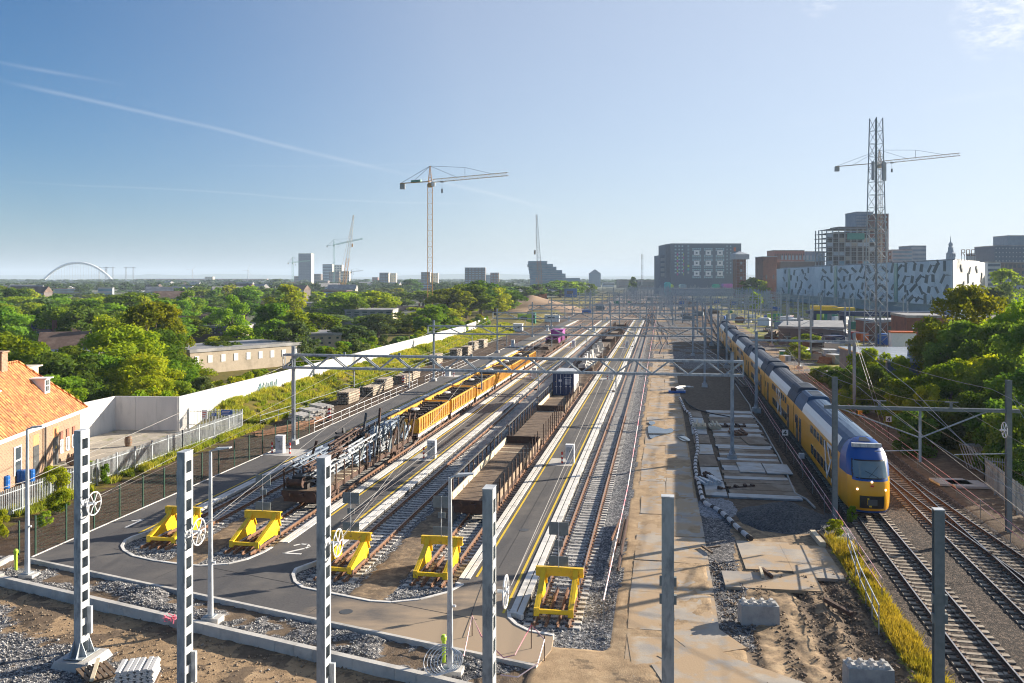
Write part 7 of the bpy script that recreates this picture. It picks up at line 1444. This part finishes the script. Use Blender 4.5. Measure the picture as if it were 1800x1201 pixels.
cc = [(1358, 566, limep, 1.0, 0), (1368, 566, tealp, 1, 0), (1448, 566, limep, 1.3, 0), (1461, 567, tealp, 1.3, 0), (1474, 568, white, .8, 0), (1490, 570, white, .9, 0), (1384, 575, white, 1.3, 0), (1404, 577, white, 1.2, 0), (1392, 566, orangep, .8, 0), (1502, 598, redp, 1.0, 0), (1520, 600, orangep, 1.0, 0), (1571, 606, blue, 1.3, 0), (1377, 628, tealp, .7, 0), (1385, 636, lgt, .7, 0), (1420, 625, white, .9, 0), (1460, 634, lgt, 1.3, 0), (1476, 640, galvd, 1.1, 0), (1440, 612, wood, 1.4, 0), (1450, 608, blue, .9, 0), (1475, 612, navy, 1.5, 0), (1480, 622, creamp, 1.3, 0), (1462, 618, M('pinkish_crate', (.5, .33, .27)), 1.0, 0), (1436, 620, rustd, 1.3, 0), (1413, 612, wood, 1, 0)]
cname = {white.name: 'white', limep.name: 'lime', tealp.name: 'dark green', orangep.name: 'orange', redp.name: 'red', blue.name: 'blue', lgt.name: 'pale grey', galvd.name: 'grey', wood.name: 'brown timber', navy.name: 'navy', creamp.name: 'cream', rustd.name: 'rusty', 'pinkish_crate': 'pinkish'}
wh_ = ['left of the lime box row', 'right of it in the row by the far masts', 'under the yellow topped gantry', 'beside the lime one under the gantry', 'right of the gantry posts', 'on the platform right of the gantry', 'behind the bright bush', 'beside the bush in the yard', 'behind the white containers', 'beside the yard fence left of the lattice tower', 'next to the red one left of the lattice tower', 'right of the lattice tower foot', 'by the tracks behind the train', 'nearest the train among the yard boxes', 'before the shed', 'above the dark bushes', 'beside the post above the dark bushes', 'in the middle of the yard', 'on the pipes in the yard', 'at the right end of the yard', 'behind the dark bushes', 'between the yard stacks', 'left in the yard stacks', 'before the low shed']
for k, ((u, v, m_, sc, _), wl) in enumerate(zip(cc, wh_)):
    p = P(u, v, 0); r = thing('site_container', '%s container or crate %s' % (cname[m_.name], wl), 'container', p, -.2 + .5 * (k % 3), 'containers in the construction yard'); w_ = 2.6 * sc * p.y / 240; hh = 2.1 * sc * p.y / 240
    MB().box(-w_ / 2, 0, 0, w_ / 2, 2.4 * sc, hh).build('body', m_, r); MB().box(-w_ / 2 - .05, -.05, hh, w_ / 2 + .05, 2.4 * sc + .05, hh + .12).build('lid', m_ if k % 2 else lgt, r); MB().box(-w_ * .3, -.04, hh * .15, w_ * .05, -.005, hh * .85).build('door', galvd if k % 2 else m_, r)
rr = random.Random(31)
for k in range(70):
    u, v = rr.uniform(1350, 1500), rr.uniform(575, 640)
    if v > 575 + (u - 1340) * .45 + 20: continue
    p = P(u, v, 0); r = thing('material_stack', 'small stack of building material lying in the construction yard', 'material stack', p, rr.uniform(0, 3), 'material stacks in the construction yard'); b = MB(); L_ = rr.uniform(1.5, 5)
    for q in range(4): b.box(-L_ / 2, q * .35, 0, L_ / 2, q * .35 + .28, rr.uniform(.3, 1.1))
    b.build('pieces', (wood, rustd, rust, lgt, beige, galvd)[k % 6], r)
# far yard clutter around the vanishing point
rr = random.Random(41); cmat = [galvd, blue, white, rust, tealp, lgt, creamp, wood, galvd]
for k in range(60):
    s_ = rr.uniform(250, 640); t_ = rr.uniform(-36, 50) if k % 2 else rr.uniform(8, 70); lb = 'small site object standing among the far tracks'
    r = yard('site_object', lb, 'site object', t_, s_, 0, 'bright site objects among the far tracks', rr.uniform(-.5, .5)); w_ = rr.uniform(.5, 2.2); hh = rr.uniform(.6, 2.2); MB().box(-w_, 0, 0, w_, 1.5, hh).prism([(-w_, hh), (w_, hh), (w_ * .7, hh + .3), (-w_ * .7, hh + .3)], .1, 1.4, 'y').build('body', cmat[k % 9], r)
for u, v, w_, hh, m_, lb in ((1022 - 100, 569, 4.6, 3.0, limep, 'lime site cabin beside the grass bank'), (938, 569, 1.2, 3.6, tealp, 'green door end of the lime site cabin'), (1031, 557, 3.6, 2.6, blue, 'blue container in front of the sand'), (970, 566, 5, 2.2, white, 'white sheet covered heap right of the lime cabin'), (910, 583, 2.6, 2, white, 'white van sized tank beside the lime cabin'), (984, 547, 6, 2.6, tealp, 'dark green skip on the sand'), (1003, 523, 10, 7, blue, 'stacked blue containers by the far trees'), (1005, 512, 9, 4, limep, 'stacked lime containers by the far trees'), (986, 521, 6, 5, dgrey, 'grey container left of the stacked blue ones'), (1043, 520, 3, 3, limep, 'green excavator like machine right of the stacked containers')):
    p = P(u, v, 0); r = thing('site_cabin', lb, 'site cabin', p, -.1); k = 1; MB().box(-w_ / 2, 0, 0, w_ / 2, 3, hh).build('body', m_, r); MB().box(-w_ / 2 - .1, -.1, hh, w_ / 2 + .1, 3.1, hh + .15).build('roof', m_, r); MB().box(-w_ * .3, -.05, hh * .4, w_ * .2, -.005, hh * .75).build('window', glass, r)
sandh = M('orange_sand', (.26, .17, .105), (.33, .22, .135), .4, .95, c3=(.25, .16, .1), s3=.1, bump=.3)
def mound(label, u, v, Y, rx, ry, hh, sd, m=sandh, nm='sand_mound'):
    o = heap(label, 0, 0, rx, ry, hh, m, sd, nm, 'mound', -.4, 30); o.location = (U(u, Y), Y, 0); return o
mound('flat topped orange sand mound behind the grass bank', 935, 0, 420, 26, 34, 7.5, 2); mound('second orange sand mound right of the crawler crane boom', 975, 0, 400, 15, 22, 4.5, 5); mound('low brown earth mound among the far tracks', 1040, 0, 330, 20, 14, 2.4, 7, dirtm := M('brown_earth', (.18, .13, .09), (.26, .19, .13), 1))
# temporary fence panels leaning right
t_, s_ = PT(1725, 822); r = yard('fence_panels', 'stack of galvanised mesh fence panels leaning at the bushes on the right', 'fence panels', t_, s_, 0, None, .35)
for k in range(6):
    b = MB(); x0 = -1.2 + k * .1; y0 = -.2 * k
    for x in (0, 1.15, 2.3): b.bar((x0 + x, y0, 0), (x0 + x, y0 + 1.0, 1.7), .05)
    for z in (0, 1): b.bar((x0, y0 + z, z * 1.7), (x0 + 2.3, y0 + z, z * 1.7), .05)
    for q in range(11): b.bar((x0 + .2 * q, y0, 0), (x0 + .2 * q, y0 + 1.0, 1.7), .014)
    b.build('mesh_panel', galv, r)
for k, (u, v) in enumerate(((1672, 848), (1700, 852))): t_, s_ = PT(u, v); slab(t_, s_, 2.4, 2.0, .1, -.06, ('flat concrete slab left of the palisade corner', 'second flat concrete slab at the palisade corner')[k], conc, None)

# ------------------------------------------------------------------ trees
LM = [leafmat('leaf_mid_green', (.10, .19, .022), (.21, .31, .035), .45), leafmat('leaf_yellow_green', (.14, .22, .014), (.30, .35, .028), .46), leafmat('leaf_dark_green', (.06, .13, .028), (.14, .23, .045), .42), leafmat('leaf_grey_green', (.075, .125, .045), (.16, .22, .08), .32)]
barkm = M('tree_bark', (.09, .07, .05), (.14, .11, .08), 3, .9)
def crown_mesh(seed, nleaf, lsize, shape='round', ncl=26, hgt=1.0):
    g = np.random.default_rng(seed); cs = []
    for k in range(ncl):
        a = g.uniform(0, 2 * np.pi); zz = g.uniform(0, 1) ** .9; rr_ = (math.sqrt(max(.02, 1 - (2 * zz - .85) ** 2 / 1.35)) if shape == 'round' else (1 - .75 * zz)) * math.sqrt(g.uniform(.12, 1)) * .78
        cs.append((rr_ * math.cos(a), rr_ * math.sin(a), zz * hgt * (1.5 if shape == 'round' else 2.4), g.uniform(.24, .42) * (1 - .3 * zz)))
    cs = np.array(cs); w = cs[:, 3] ** 2; idx = g.choice(ncl, nleaf, p=w / w.sum()); d = g.normal(size=(nleaf, 3)); d[:, 2] = d[:, 2] * .8 + .25; d /= np.linalg.norm(d, axis=1)[:, None]
    rad = cs[idx, 3] * (g.uniform(.55, 1.08, nleaf)); p = cs[idx, :3] + d * rad[:, None] * np.array([1, 1, .8]); nn_ = d * .75 + g.normal(size=(nleaf, 3)) * .5; nn_ /= np.linalg.norm(nn_, axis=1)[:, None]
    t = np.cross(nn_, g.normal(size=(nleaf, 3))); t /= np.linalg.norm(t, axis=1)[:, None]; bt_ = np.cross(nn_, t); s = (lsize * g.uniform(.6, 1.3, nleaf))[:, None]
    V = np.stack([p - t * s * .5, p + bt_ * s * .32 - nn_ * s * .08, p + t * s * .55, p - bt_ * s * .32 - nn_ * s * .08], 1).reshape(-1, 3).astype(np.float32)
    me = bpy.data.meshes.new('crown'); me.vertices.add(len(V)); me.vertices.foreach_set('co', V.ravel()); q = np.arange(len(V), dtype=np.int32); me.loops.add(len(V)); me.loops.foreach_set('vertex_index', q); me.polygons.add(nleaf); me.polygons.foreach_set('loop_start', q[::4]); me.update(calc_edges=True)
    return me, cs
def trunk_mesh(cs, seed):
    b = MB(); g = random.Random(seed); top = Vector((0, 0, .75)); b.tube([(0, 0, -1.0), (.02, 0, -.3), (0, .02, .2), tuple(top)], .075, 7, .035)
    for c in sorted(cs.tolist(), key=lambda c: -c[3])[:11]:
        z0_ = g.uniform(-.1, .6); b.tube([(0, 0, z0_), (c[0] * .5, c[1] * .5, (z0_ + c[2]) * .55), (c[0], c[1], c[2])], .03, 5, .008, cap=False)
    o = b.build('trunk', barkm, fix=False); m = o.data; bpy.data.objects.remove(o); return m
VAR = {}
def variant(kind, i_, mi):
    key = (kind, i_, mi)
    if key not in VAR:
        base = (kind, i_)
        if base not in VAR:
            n, ls, sh, nc_ = {'near': (9500, .085, 'round', 40), 'mid': (4200, .12, 'round', 30), 'far': (1500, .19, 'round', 22), 'poplar': (2200, .14, 'cone', 24), 'bush': (5200, .11, 'round', 24)}[kind]
            me_, cs = crown_mesh(100 + i_ * 7 + len(kind), n, ls, sh, nc_); VAR[base] = (me_, trunk_mesh(cs, i_))
        me_, tk = VAR[base]; m2 = me_.copy(); m2.materials.append(LM[mi]); VAR[key] = (m2, tk)
    return VAR[key]
def tree(x, y, rad, hgt, kind, vi, mi, label, group, z0=0.0, name='leafy_tree', cat='tree', trunk=True):
    """rad = crown radius, hgt = total height"""
    cr, tk = variant(kind, vi, mi); ext = 2.6 if kind == 'poplar' else 1.85; fz = hgt * (.97 if kind == 'bush' else .86) / ext; cz = hgt - fz * ext + fz * .12
    r = thing(name, label, cat, (x, y, z0), (vi * 1.7 + x) % 6.28, group); inst(cr, 'crown', r, (0, 0, cz), 0, (rad, rad, fz))
    if trunk: inst(tk, 'trunk', r, (0, 0, cz), 0, (rad, rad, max(fz, cz)))
    return r
rr = random.Random(77); placed = []
# footprints kept free, given as (u0, u1, vtop, vbottom, Y): trees in front of these must stay low
def limit(u, Y):
    """highest tree top (pixel row) that still shows what the photograph shows behind this spot"""
    lim = 499
    for (u0, u1, v, Yb) in ((300, 350, 648, 150), (333, 425, 655, 150), (430, 530, 640, 160), (20, 150, 600, 170), (305, 440, 596, 215), (600, 692, 583, 300), (250, 290, 518, 1100), (515, 590, 552, 420), (440, 480, 552, 380), (690, 745, 560, 420), (655, 700, 505, 1500), (735, 775, 508, 1500), (515, 620, 509, 1800), (60, 240, 515, 1000), (800, 900, 500, 1200)):
        if u0 - 6 < u < u1 + 6 and Y < Yb: lim = max(lim, v)
    return lim
kinds_lb = ['mid green leafy tree in the woodland left of the railway yard', 'bright yellow-green tree in the woodland left of the railway yard', 'dark green dense tree in the woodland left of the railway yard', 'grey-green loose tree in the woodland left of the railway yard']
def left_tree(u, Y, vt, rad, kind=None, mi=None, vi=None):
    x = U(u, Y); h = Z(vt, Y) + .5
    if h < 2: return
    kind = kind or ('near' if Y < 150 else 'mid' if Y < 330 else 'far'); mi = rr.choices(range(4), (5, 3.5, 3, 1.2))[0] if mi is None else mi
    tree(x, Y, rad, h, kind, rr.randrange(6) if vi is None else vi, mi, kinds_lb[mi], ('trees of the left woodland, ' + ('mid green', 'bright', 'dark', 'grey-green')[mi]), -.5); placed.append((x, Y, rad))
# trees one can tell apart in the photograph: column, distance, top row, radius, leaf
for a in ((215, 112, 566, 6.5, 'near', 1), (275, 122, 575, 6, 'near', 0), (170, 100, 610, 5.5, 'near', 0), (120, 96, 608, 5.5, 'near', 2), (60, 104, 600, 5.5, 'near', 0), (5, 100, 580, 6, 'near', 1), (250, 98, 618, 4.8, 'near', 1), (330, 118, 640, 4.2, 'near', 1), (300, 104, 628, 4.6, 'near', 0), (198, 99, 650, 3.6, 'near', 0), (135, 92, 650, 3.6, 'near', 2), (95, 90, 648, 4, 'near', 0), (262, 93, 655, 3.5, 'near', 1),
          (185, 330, 520, 13, 'mid', 1), (240, 300, 512, 12, 'mid', 0), (30, 300, 520, 13, 'mid', 1), (75, 290, 524, 11, 'mid', 3), (150, 250, 532, 10, 'mid', 0), (110, 240, 534, 9, 'mid', 2), (300, 320, 525, 11, 'mid', 1), (400, 420, 519, 14, 'mid', 2), (370, 400, 524, 11, 'mid', 2), (485, 190, 530, 7, 'mid', 0), (520, 185, 545, 6, 'mid', 1), (555, 200, 548, 7, 'mid', 1), (515, 160, 562, 5, 'mid', 3), (610, 330, 512, 12, 'mid', 1), (655, 330, 511, 13, 'mid', 1), (575, 340, 522, 10, 'mid', 0), (460, 230, 560, 5.5, 'mid', 1), (418, 175, 570, 6, 'mid', 1), (385, 165, 590, 5, 'mid', 1), (335, 210, 555, 6, 'mid', 0),
          (300, 200, 556, 7, 'mid', 0), (665, 230, 550, 7, 'mid', 3), (640, 240, 555, 6, 'mid', 0), (700, 250, 560, 7, 'mid', 1), (735, 260, 556, 7, 'mid', 0), (760, 270, 548, 8, 'mid', 3), (790, 330, 505, 11, 'mid', 1), (820, 340, 498, 13, 'mid', 1), (845, 360, 492, 12, 'mid', 2), (870, 370, 504, 11, 'mid', 1), (895, 400, 508, 10, 'mid', 0), (780, 290, 540, 8, 'mid', 1), (725, 290, 540, 8, 'mid', 1), (600, 170, 600, 5, 'mid', 0), (560, 150, 625, 4.5, 'mid', 1),
          (615, 185, 570, 6, 'mid', 3), (960, 700, 497, 16, 'far', 2), (985, 720, 492, 18, 'far', 0), (1010, 740, 494, 14, 'far', 0), (1035, 780, 498, 10, 'far', 1), (915, 560, 503, 14, 'far', 2), (880, 540, 502, 12, 'far', 0), (940, 640, 500, 13, 'far', 2), (1112, 900, 486, 7, 'far', 2), (725, 900, 490, 14, 'far', 2), (490, 1300, 490, 26, 'far', 3), (600, 1000, 505, 20, 'far', 2), (97, 420, 525, 3, 'poplar', 2), (165, 480, 524, 3, 'poplar', 2), (177, 950, 495, 6, 'poplar', 2)):
    left_tree(*a)
# undergrowth directly behind the white wall
for k in range(46):
    s_ = 82 + k * 3.9 + rr.uniform(-1, 1); t_ = -50.5 - rr.uniform(0, 3); p = W(t_, s_); mi = rr.choices(range(4), (5, 4, 1, 1))[0]
    tree(p.x, p.y, rr.uniform(2.0, 2.8), (rr.uniform(3.4, 5.2) if p.y > 128 else min(4.6, Z(655 if 900 + F * p.x / p.y > 320 else 640, p.y) + rr.uniform(.2, 1.0))), 'bush', rr.randrange(3), mi, 'leafy bush directly behind the long white wall', 'bushes behind the white wall', -.3, 'bush', 'bush', False)
for k in range(9):
    p = W(-58.2 - rr.uniform(0, 2.5), 70 + k * 2.6); tree(p.x, p.y, rr.uniform(2.2, 3.2), rr.uniform(4.2, 6.5), 'near', rr.randrange(3), rr.choice((0, 1, 2)), 'tree crowding behind the recessed part of the white wall', 'trees behind the recessed wall', -.3)
# the rest of the wood
tries = 0; n0 = len(placed)
while len(placed) < n0 + 150 and tries < 6000:
    tries += 1; Y = 95 + 700 * rr.random() ** 1.5; u = rr.uniform(-40, 900); x = U(u, Y); t_, s_ = TS(x, Y)
    if t_ > -58 - max(0, (s_ - 240)) * .05 and s_ < 300: continue
    if t_ > -62: continue
    if u < 150 and Y < 108: continue
    rad = rr.uniform(3.6, 6.5) * (1 + Y / 700); vt = max(limit(u, Y) + rr.uniform(0, 10), 490 + (15 - rr.uniform(8, 13.5)) * F / Y)
    if any((x - a) ** 2 + (Y - c) ** 2 < ((rad + r_2) * .62) ** 2 for a, c, r_2 in placed): continue
    if Z(vt, Y) < 3: continue
    left_tree(u, Y, vt, rad)
# right side
RG = 'trees of the right edge'
for k, (u, Y, vt, rad, kind, mi, lb) in enumerate(((1700, 125, 497, 7.2, 'near', 1, 'big leafy tree standing before the sunlit end of the patterned building'), (1652, 118, 545, 4.4, 'near', 1, 'leafy tree left of the big tree before the patterned building'), (1790, 112, 520, 5, 'near', 1, 'bright backlit tree at the right edge, rising highest there'), (1760, 100, 560, 5, 'near', 2, 'dark dense tree below the right edge skyline'), (1805, 88, 560, 4.6, 'near', 2, 'dark tree at the right picture edge'),
                                                   (1715, 92, 612, 4.4, 'near', 1, 'leafy tree in the middle of the right hand thicket'), (1672, 88, 630, 3.8, 'near', 0, 'leafy tree above the yellowish bush on the right'), (1760, 84, 625, 4, 'near', 2, 'dark tree behind the right portal mast'), (1800, 76, 640, 4, 'near', 2, 'dark tree nearest the right edge palisade'), (1735, 78, 672, 3.6, 'near', 2, 'low dark tree behind the fence panels'),
                                                   (1600, 90, 655, 2.8, 'bush', 1, 'bright yellowish bush before the wet roofed building'), (1632, 84, 672, 2.6, 'bush', 1, 'yellow-green bush right of the brightest one'), (1577, 93, 690, 2.6, 'bush', 0, 'green bush left of the yellowish one'), (1560, 110, 610, 3.4, 'bush', 1, 'bright bush right of the guyed mast'), (1525, 112, 603, 3.0, 'bush', 1, 'bright bush directly right of the guyed mast'), (1505, 108, 640, 2.6, 'bush', 0, 'green bush behind the guyed mast'), (1540, 98, 640, 3, 'bush', 2, 'dark bush under the bright ones'),
                                                   (1480, 122, 640, 2.6, 'bush', 2, 'dark pine like bush left of the guyed mast'), (1450, 128, 640, 2.6, 'bush', 2, 'second dark pine like bush left of the guyed mast'), (1415, 190, 585, 4, 'bush', 1, 'bright bush behind the white containers'), (1400, 165, 602, 3, 'bush', 1, 'small bright bush at the yard fence'), (1650, 82, 700, 3, 'bush', 0, 'low bush at the foot of the right thicket'), (1690, 78, 695, 3.2, 'bush', 2, 'low dark bush right of the leafy thicket'), (1612, 76, 715, 2.4, 'bush', 2, 'low dark bush at the gravel path'),
                                                   (1500, 100, 672, 2.4, 'bush', 0, 'bush on the slope right of the train'), (1765, 70, 690, 3.2, 'bush', 2, 'dark bush behind the spoked wheel'), (1800, 66, 700, 3.2, 'bush', 2, 'dark bush behind the right palisade'), (1320, 640, 488, 12, 'far', 1, 'round green trees between the two brick towers'), (1335, 620, 492, 9, 'far', 1, 'smaller trees left of the dark brick block'), (1328, 400, 512, 4, 'far', 1, 'small yellowish tree on the far platform'), (1770, 380, 470, 10, 'far', 1, 'tree before the dark angular high-rise'), (1740, 330, 505, 8, 'far', 2, 'dark tree right of the patterned building'), (1685, 110, 560, 4.5, 'near', 2, 'dark lower tree under the big one'), (1730, 108, 556, 5, 'near', 0, 'tree filling the right shoulder of the big tree'))):
    tree(U(u, Y), Y, rad, Z(vt, Y) + .3, kind, k % 4, mi, lb, RG if 'tree' in lb else 'bushes of the right edge', -.3, 'leafy_tree' if 'tree' in lb else 'bush', 'tree' if 'tree' in lb else 'bush', kind != 'bush')
for k in range(16):
    t_, s_ = 25.5 + rr.uniform(0, 2.5), 62 + k * 3.1; p = W(t_, s_); tree(p.x, p.y, rr.uniform(1.7, 2.4), rr.uniform(2.2, 3.6), 'bush', rr.randrange(3), rr.choice((0, 2, 2, 3)), 'low dense bush along the foot of the right thicket', 'low bushes along the right margin', -.2, 'bush', 'bush', False)
# small plants
def plant(u, v, hgt, rad, mi, lb, Y=None):
    p = P(u, v, 0); tree(p.x, p.y, rad, hgt, 'bush', 2, mi, lb, None, 0, 'weed_plant', 'plant', False)
plant(95, 880, 2.6, 1.1, 1, 'bright creeper climbing over the palisade left of the first mast'); plant(105, 902, 1.6, .9, 1, 'leafy weeds at the foot of the palisade'); plant(186, 850, 1.6, .45, 0, 'small sapling at the palisade right of the first mast'); plant(163, 838, 1.3, .9, 1, 'leafy weeds right of the first slotted mast'); plant(328, 786, 1.2, .6, 1, 'small weed clump behind the palisade'); plant(80, 866, 1.2, .8, 0, 'weeds before the wooden barrels')
plant(1468, 940, 1.0, .6, 1, 'bright weed clump beside the stair railing'); plant(1498, 918, 1.1, .35, 1, 'single bright sapling before the train'); plant(80, 925, 1.0, .5, 1, 'low weeds at the far left fence'); plant(4, 945, 1.8, .6, 1, 'bright weeds at the left picture edge')
# grass and weeds as blades on the bank, the margins and the strip beside the train
def blades(nm, regions, n, m, seed, hh, sz=.035):
    g = np.random.default_rng(seed); V = []; tot = sum(r_[4] for r_ in regions)
    for (t0, t1, s0, s1, wgt) in regions:
        k = int(n * wgt / tot); t = g.uniform(t0, t1, k); s = s0 + (s1 - s0) * g.uniform(0, 1, k) ** 1.3; keep = fbm(t * .8, s * .8, 3, seed) > .42; t, s = t[keep], s[keep]; k = len(t)
        ii = np.clip(np.searchsorted(sv_, s), 0, nr - 1); jj = np.clip(np.searchsorted(tv, t), 0, nc - 1); z = H[ii, jj] - .04; h_ = hh * g.uniform(.4, 1.3, k) * (.6 + .8 * fbm(t * .3, s * .3, 2, seed + 5)); a = g.uniform(0, 6.28, k); w = sz * (1 + s / 60); lx, ly = g.normal(size=k) * h_ * .35, g.normal(size=k) * h_ * .35
        x = t * CT + s * ST; y = -t * ST + s * CT
        V.append(np.stack([np.stack([x - np.cos(a) * w, y - np.sin(a) * w, z], -1), np.stack([x + np.cos(a) * w, y + np.sin(a) * w, z], -1), np.stack([x + lx, y + ly, z + h_], -1)], 1).reshape(-1, 3))
    V = np.concatenate(V).astype(np.float32); me_ = bpy.data.meshes.new(nm); me_.vertices.add(len(V)); me_.vertices.foreach_set('co', V.ravel()); q = np.arange(len(V), dtype=np.int32); me_.loops.add(len(V)); me_.loops.foreach_set('vertex_index', q); me_.polygons.add(len(V) // 3); me_.polygons.foreach_set('loop_start', q[::3]); me_.update(calc_edges=True); me_.materials.append(m)
    o = bpy.data.objects.new(nm, me_); COL.objects.link(o); return o
gl = leafmat('grass_yellow_green', (.16, .23, .03), (.36, .35, .07), .4); gl2 = leafmat('grass_straw', (.20, .20, .03), (.36, .30, .06), .4)
o = blades('grass', [(-47, -40.4, 86, 150, 7), (-48, -41, 150, 262, 4), (-41.6, -39.8, 50, 84, 1)], 150000, gl, 5, .5); tag(o, 'rough yellow-green grass covering the bank before the white wall', 'grass', None, 'stuff')
o = blades('grass', [(9.35, 10.5, 27, 53, 1)], 26000, gl2, 8, .42, .02); tag(o, 'yellow grass strip between the mud and the train track', 'grass', None, 'stuff')
# loose stones and clods in the foreground
def stones(nm, n, region, cond, m, smin, smax, seed):
    g = np.random.default_rng(seed); t = g.uniform(region[0], region[1], n); s = g.uniform(region[2], region[3], n); ii = np.clip(np.searchsorted(sv_, s), 0, nr - 1); jj = np.clip(np.searchsorted(tv, t), 0, nc - 1); k = cond(ii, jj, t, s); t, s, ii, jj = t[k], s[k], ii[k], jj[k]; n = len(t)
    sz = smin + (smax - smin) * g.uniform(0, 1, n) ** 3; x = t * CT + s * ST; y = -t * ST + s * CT; z = H[ii, jj] + sz * .15
    base = np.array([(1, 0, 0), (0, 1, 0), (-1, 0, 0), (0, -1, 0), (0, 0, .8), (0, 0, -.5)]); V = base[None] * g.uniform(.55, 1.2, (n, 6, 1)) * sz[:, None, None]; a = g.uniform(0, 6.28, n); c_, s_ = np.cos(a)[:, None], np.sin(a)[:, None]
    V = np.stack([V[..., 0] * c_ - V[..., 1] * s_, V[..., 0] * s_ + V[..., 1] * c_, V[..., 2] + g.normal(size=(n, 6)) * sz[:, None] * .15], -1) + np.stack([x, y, z], -1)[:, None]
    Fc = np.array([(0, 1, 4), (1, 2, 4), (2, 3, 4), (3, 0, 4), (1, 0, 5), (2, 1, 5), (3, 2, 5), (0, 3, 5)]); fa = (np.arange(n)[:, None, None] * 6 + Fc[None]).reshape(-1).astype(np.int32)
    me_ = bpy.data.meshes.new(nm); me_.vertices.add(n * 6); me_.vertices.foreach_set('co', V.astype(np.float32).ravel()); me_.loops.add(len(fa)); me_.loops.foreach_set('vertex_index', fa); me_.polygons.add(len(fa) // 3); me_.polygons.foreach_set('loop_start', np.arange(0, len(fa), 3, dtype=np.int32)); me_.update(calc_edges=True); me_.materials.append(m)
    o = bpy.data.objects.new(nm, me_); COL.objects.link(o); return o
stm = M('loose_stone', (.10, .10, .105), (.50, .49, .47), 9, .9, vor=True)
o = stones('gravel_stones', 60000, (-34, 4.5, 26, 48), lambda i, j, t, s: (gv[i, j] > .45) & ~yd[i, j] | (yd[i, j] & (s < k1s(t) + 14)) & (gv[i, j] > .5) , stm, .03, .075, 3); tag(o, 'loose grey stones scattered over the foreground gravel', 'stones', None, 'stuff')
o = stones('mud_clods', 9000, (2.6, 9.6, 30, 48), lambda i, j, t, s: (mu[i, j] > .45) | (gv[i, j] > .5), M('mud_clod', (.11, .08, .055), (.30, .22, .15), 4, .95), .02, .10, 6); tag(o, 'brown clods and stones strewn over the rutted mud', 'clods', None, 'stuff')
o = stones('dirt_clods', 12000, (-34, -4, 24, 40), lambda i, j, t, s: fr[i, j] & (gv[i, j] < .5), M('dirt_clod', (.12, .085, .055), (.34, .26, .18), 5, .95), .02, .09, 7); tag(o, 'brown clods strewn over the foreground dirt', 'clods', None, 'stuff')
# far wooded land, seen as one mass
def farwood():
    g = np.random.default_rng(9); base, _ = crown_mesh(900, 90, .42, 'round', 12); bv = np.zeros(len(base.vertices) * 3, np.float32); base.vertices.foreach_get('co', bv); bv = bv.reshape(-1, 3); out = []
    for k in range(2300):
        far_ = k > 800; Y = g.uniform(800, 1700) if not far_ else g.uniform(1700, 6500) ; u = g.uniform(-150, 1950)
        if not far_ and 900 < u < 1420: continue
        if not far_ and u > 1300: Y = g.uniform(950, 1700)
        if 1000 < u < 1340 and Y < 1500: continue
        rad = g.uniform(8, 16) * (1 + (Y > 1700) * 1.6); h = g.uniform(8, 13) * (1 if Y < 1700 else 1.25); a = g.uniform(0, 6.28); c, s = math.cos(a), math.sin(a); v = bv * np.array([rad, rad, h / 1.8]); v = np.stack([v[:, 0] * c - v[:, 1] * s, v[:, 0] * s + v[:, 1] * c, v[:, 2]], -1); out.append(v + np.array([(u - 900) * Y / F, Y, -.6]))
    V = np.concatenate(out).astype(np.float32); me_ = bpy.data.meshes.new('far_woodland'); me_.vertices.add(len(V)); me_.vertices.foreach_set('co', V.ravel()); q = np.arange(len(V), dtype=np.int32); me_.loops.add(len(V)); me_.loops.foreach_set('vertex_index', q); me_.polygons.add(len(V) // 4); me_.polygons.foreach_set('loop_start', q[::4]); me_.update(calc_edges=True)
    me_.materials.append(leafmat('far_leaves', (.03, .065, .02), (.07, .12, .03), .25)); o = bpy.data.objects.new('far_woodland', me_); COL.objects.link(o); tag(o, 'hazy distant woodland covering the plain to the horizon', 'woodland', None, 'stuff')
farwood()
b = MB(); n = 60; pts = [(-9000 + 20000 * k / n, 9500 + 800 * math.sin(k * .7), 55 + 45 * mnoise.noise(Vector((k * .21, 3, 1))) + 22 * mnoise.noise(Vector((k * .9, 7, 1)))) for k in range(n + 1)]
for k, (x, y, z) in enumerate(pts): b.v += [(x, y, -5), (x, y + 900, z), (x, y + 2600, z * .7), (x, y + 4200, -5)]
for k in range(n):
    for j in range(3): b.f.append((k * 4 + j, k * 4 + 4 + j, k * 4 + 5 + j, k * 4 + 1 + j)); b.m.append(0)
o = b.build('hills', M('wooded_hills', (.05, .08, .03), (.09, .12, .05), .002, .95), smooth=True); o['kind'] = 'structure'
# ------------------------------------------------------------------ haze in the air
hm_ = bpy.data.materials.new('haze_air'); hm_.use_nodes = True; N = hm_.node_tree.nodes; L = hm_.node_tree.links; N.remove(N['Principled BSDF']); pv = N.new('ShaderNodeVolumePrincipled')
pv.inputs['Color'].default_value = (.66, .82, 1.0, 1); pv.inputs['Density'].default_value = HAZE; pv.inputs['Anisotropy'].default_value = 0.0; L.new(pv.outputs[0], N['Material Output'].inputs['Volume'])
o = MB().box(-9500, -300, -6.5, 12000, 14500, 160).build('haze', hm_); o['kind'] = 'stuff'; o['label'] = 'thin pale morning haze over the whole place'; o['category'] = 'haze'
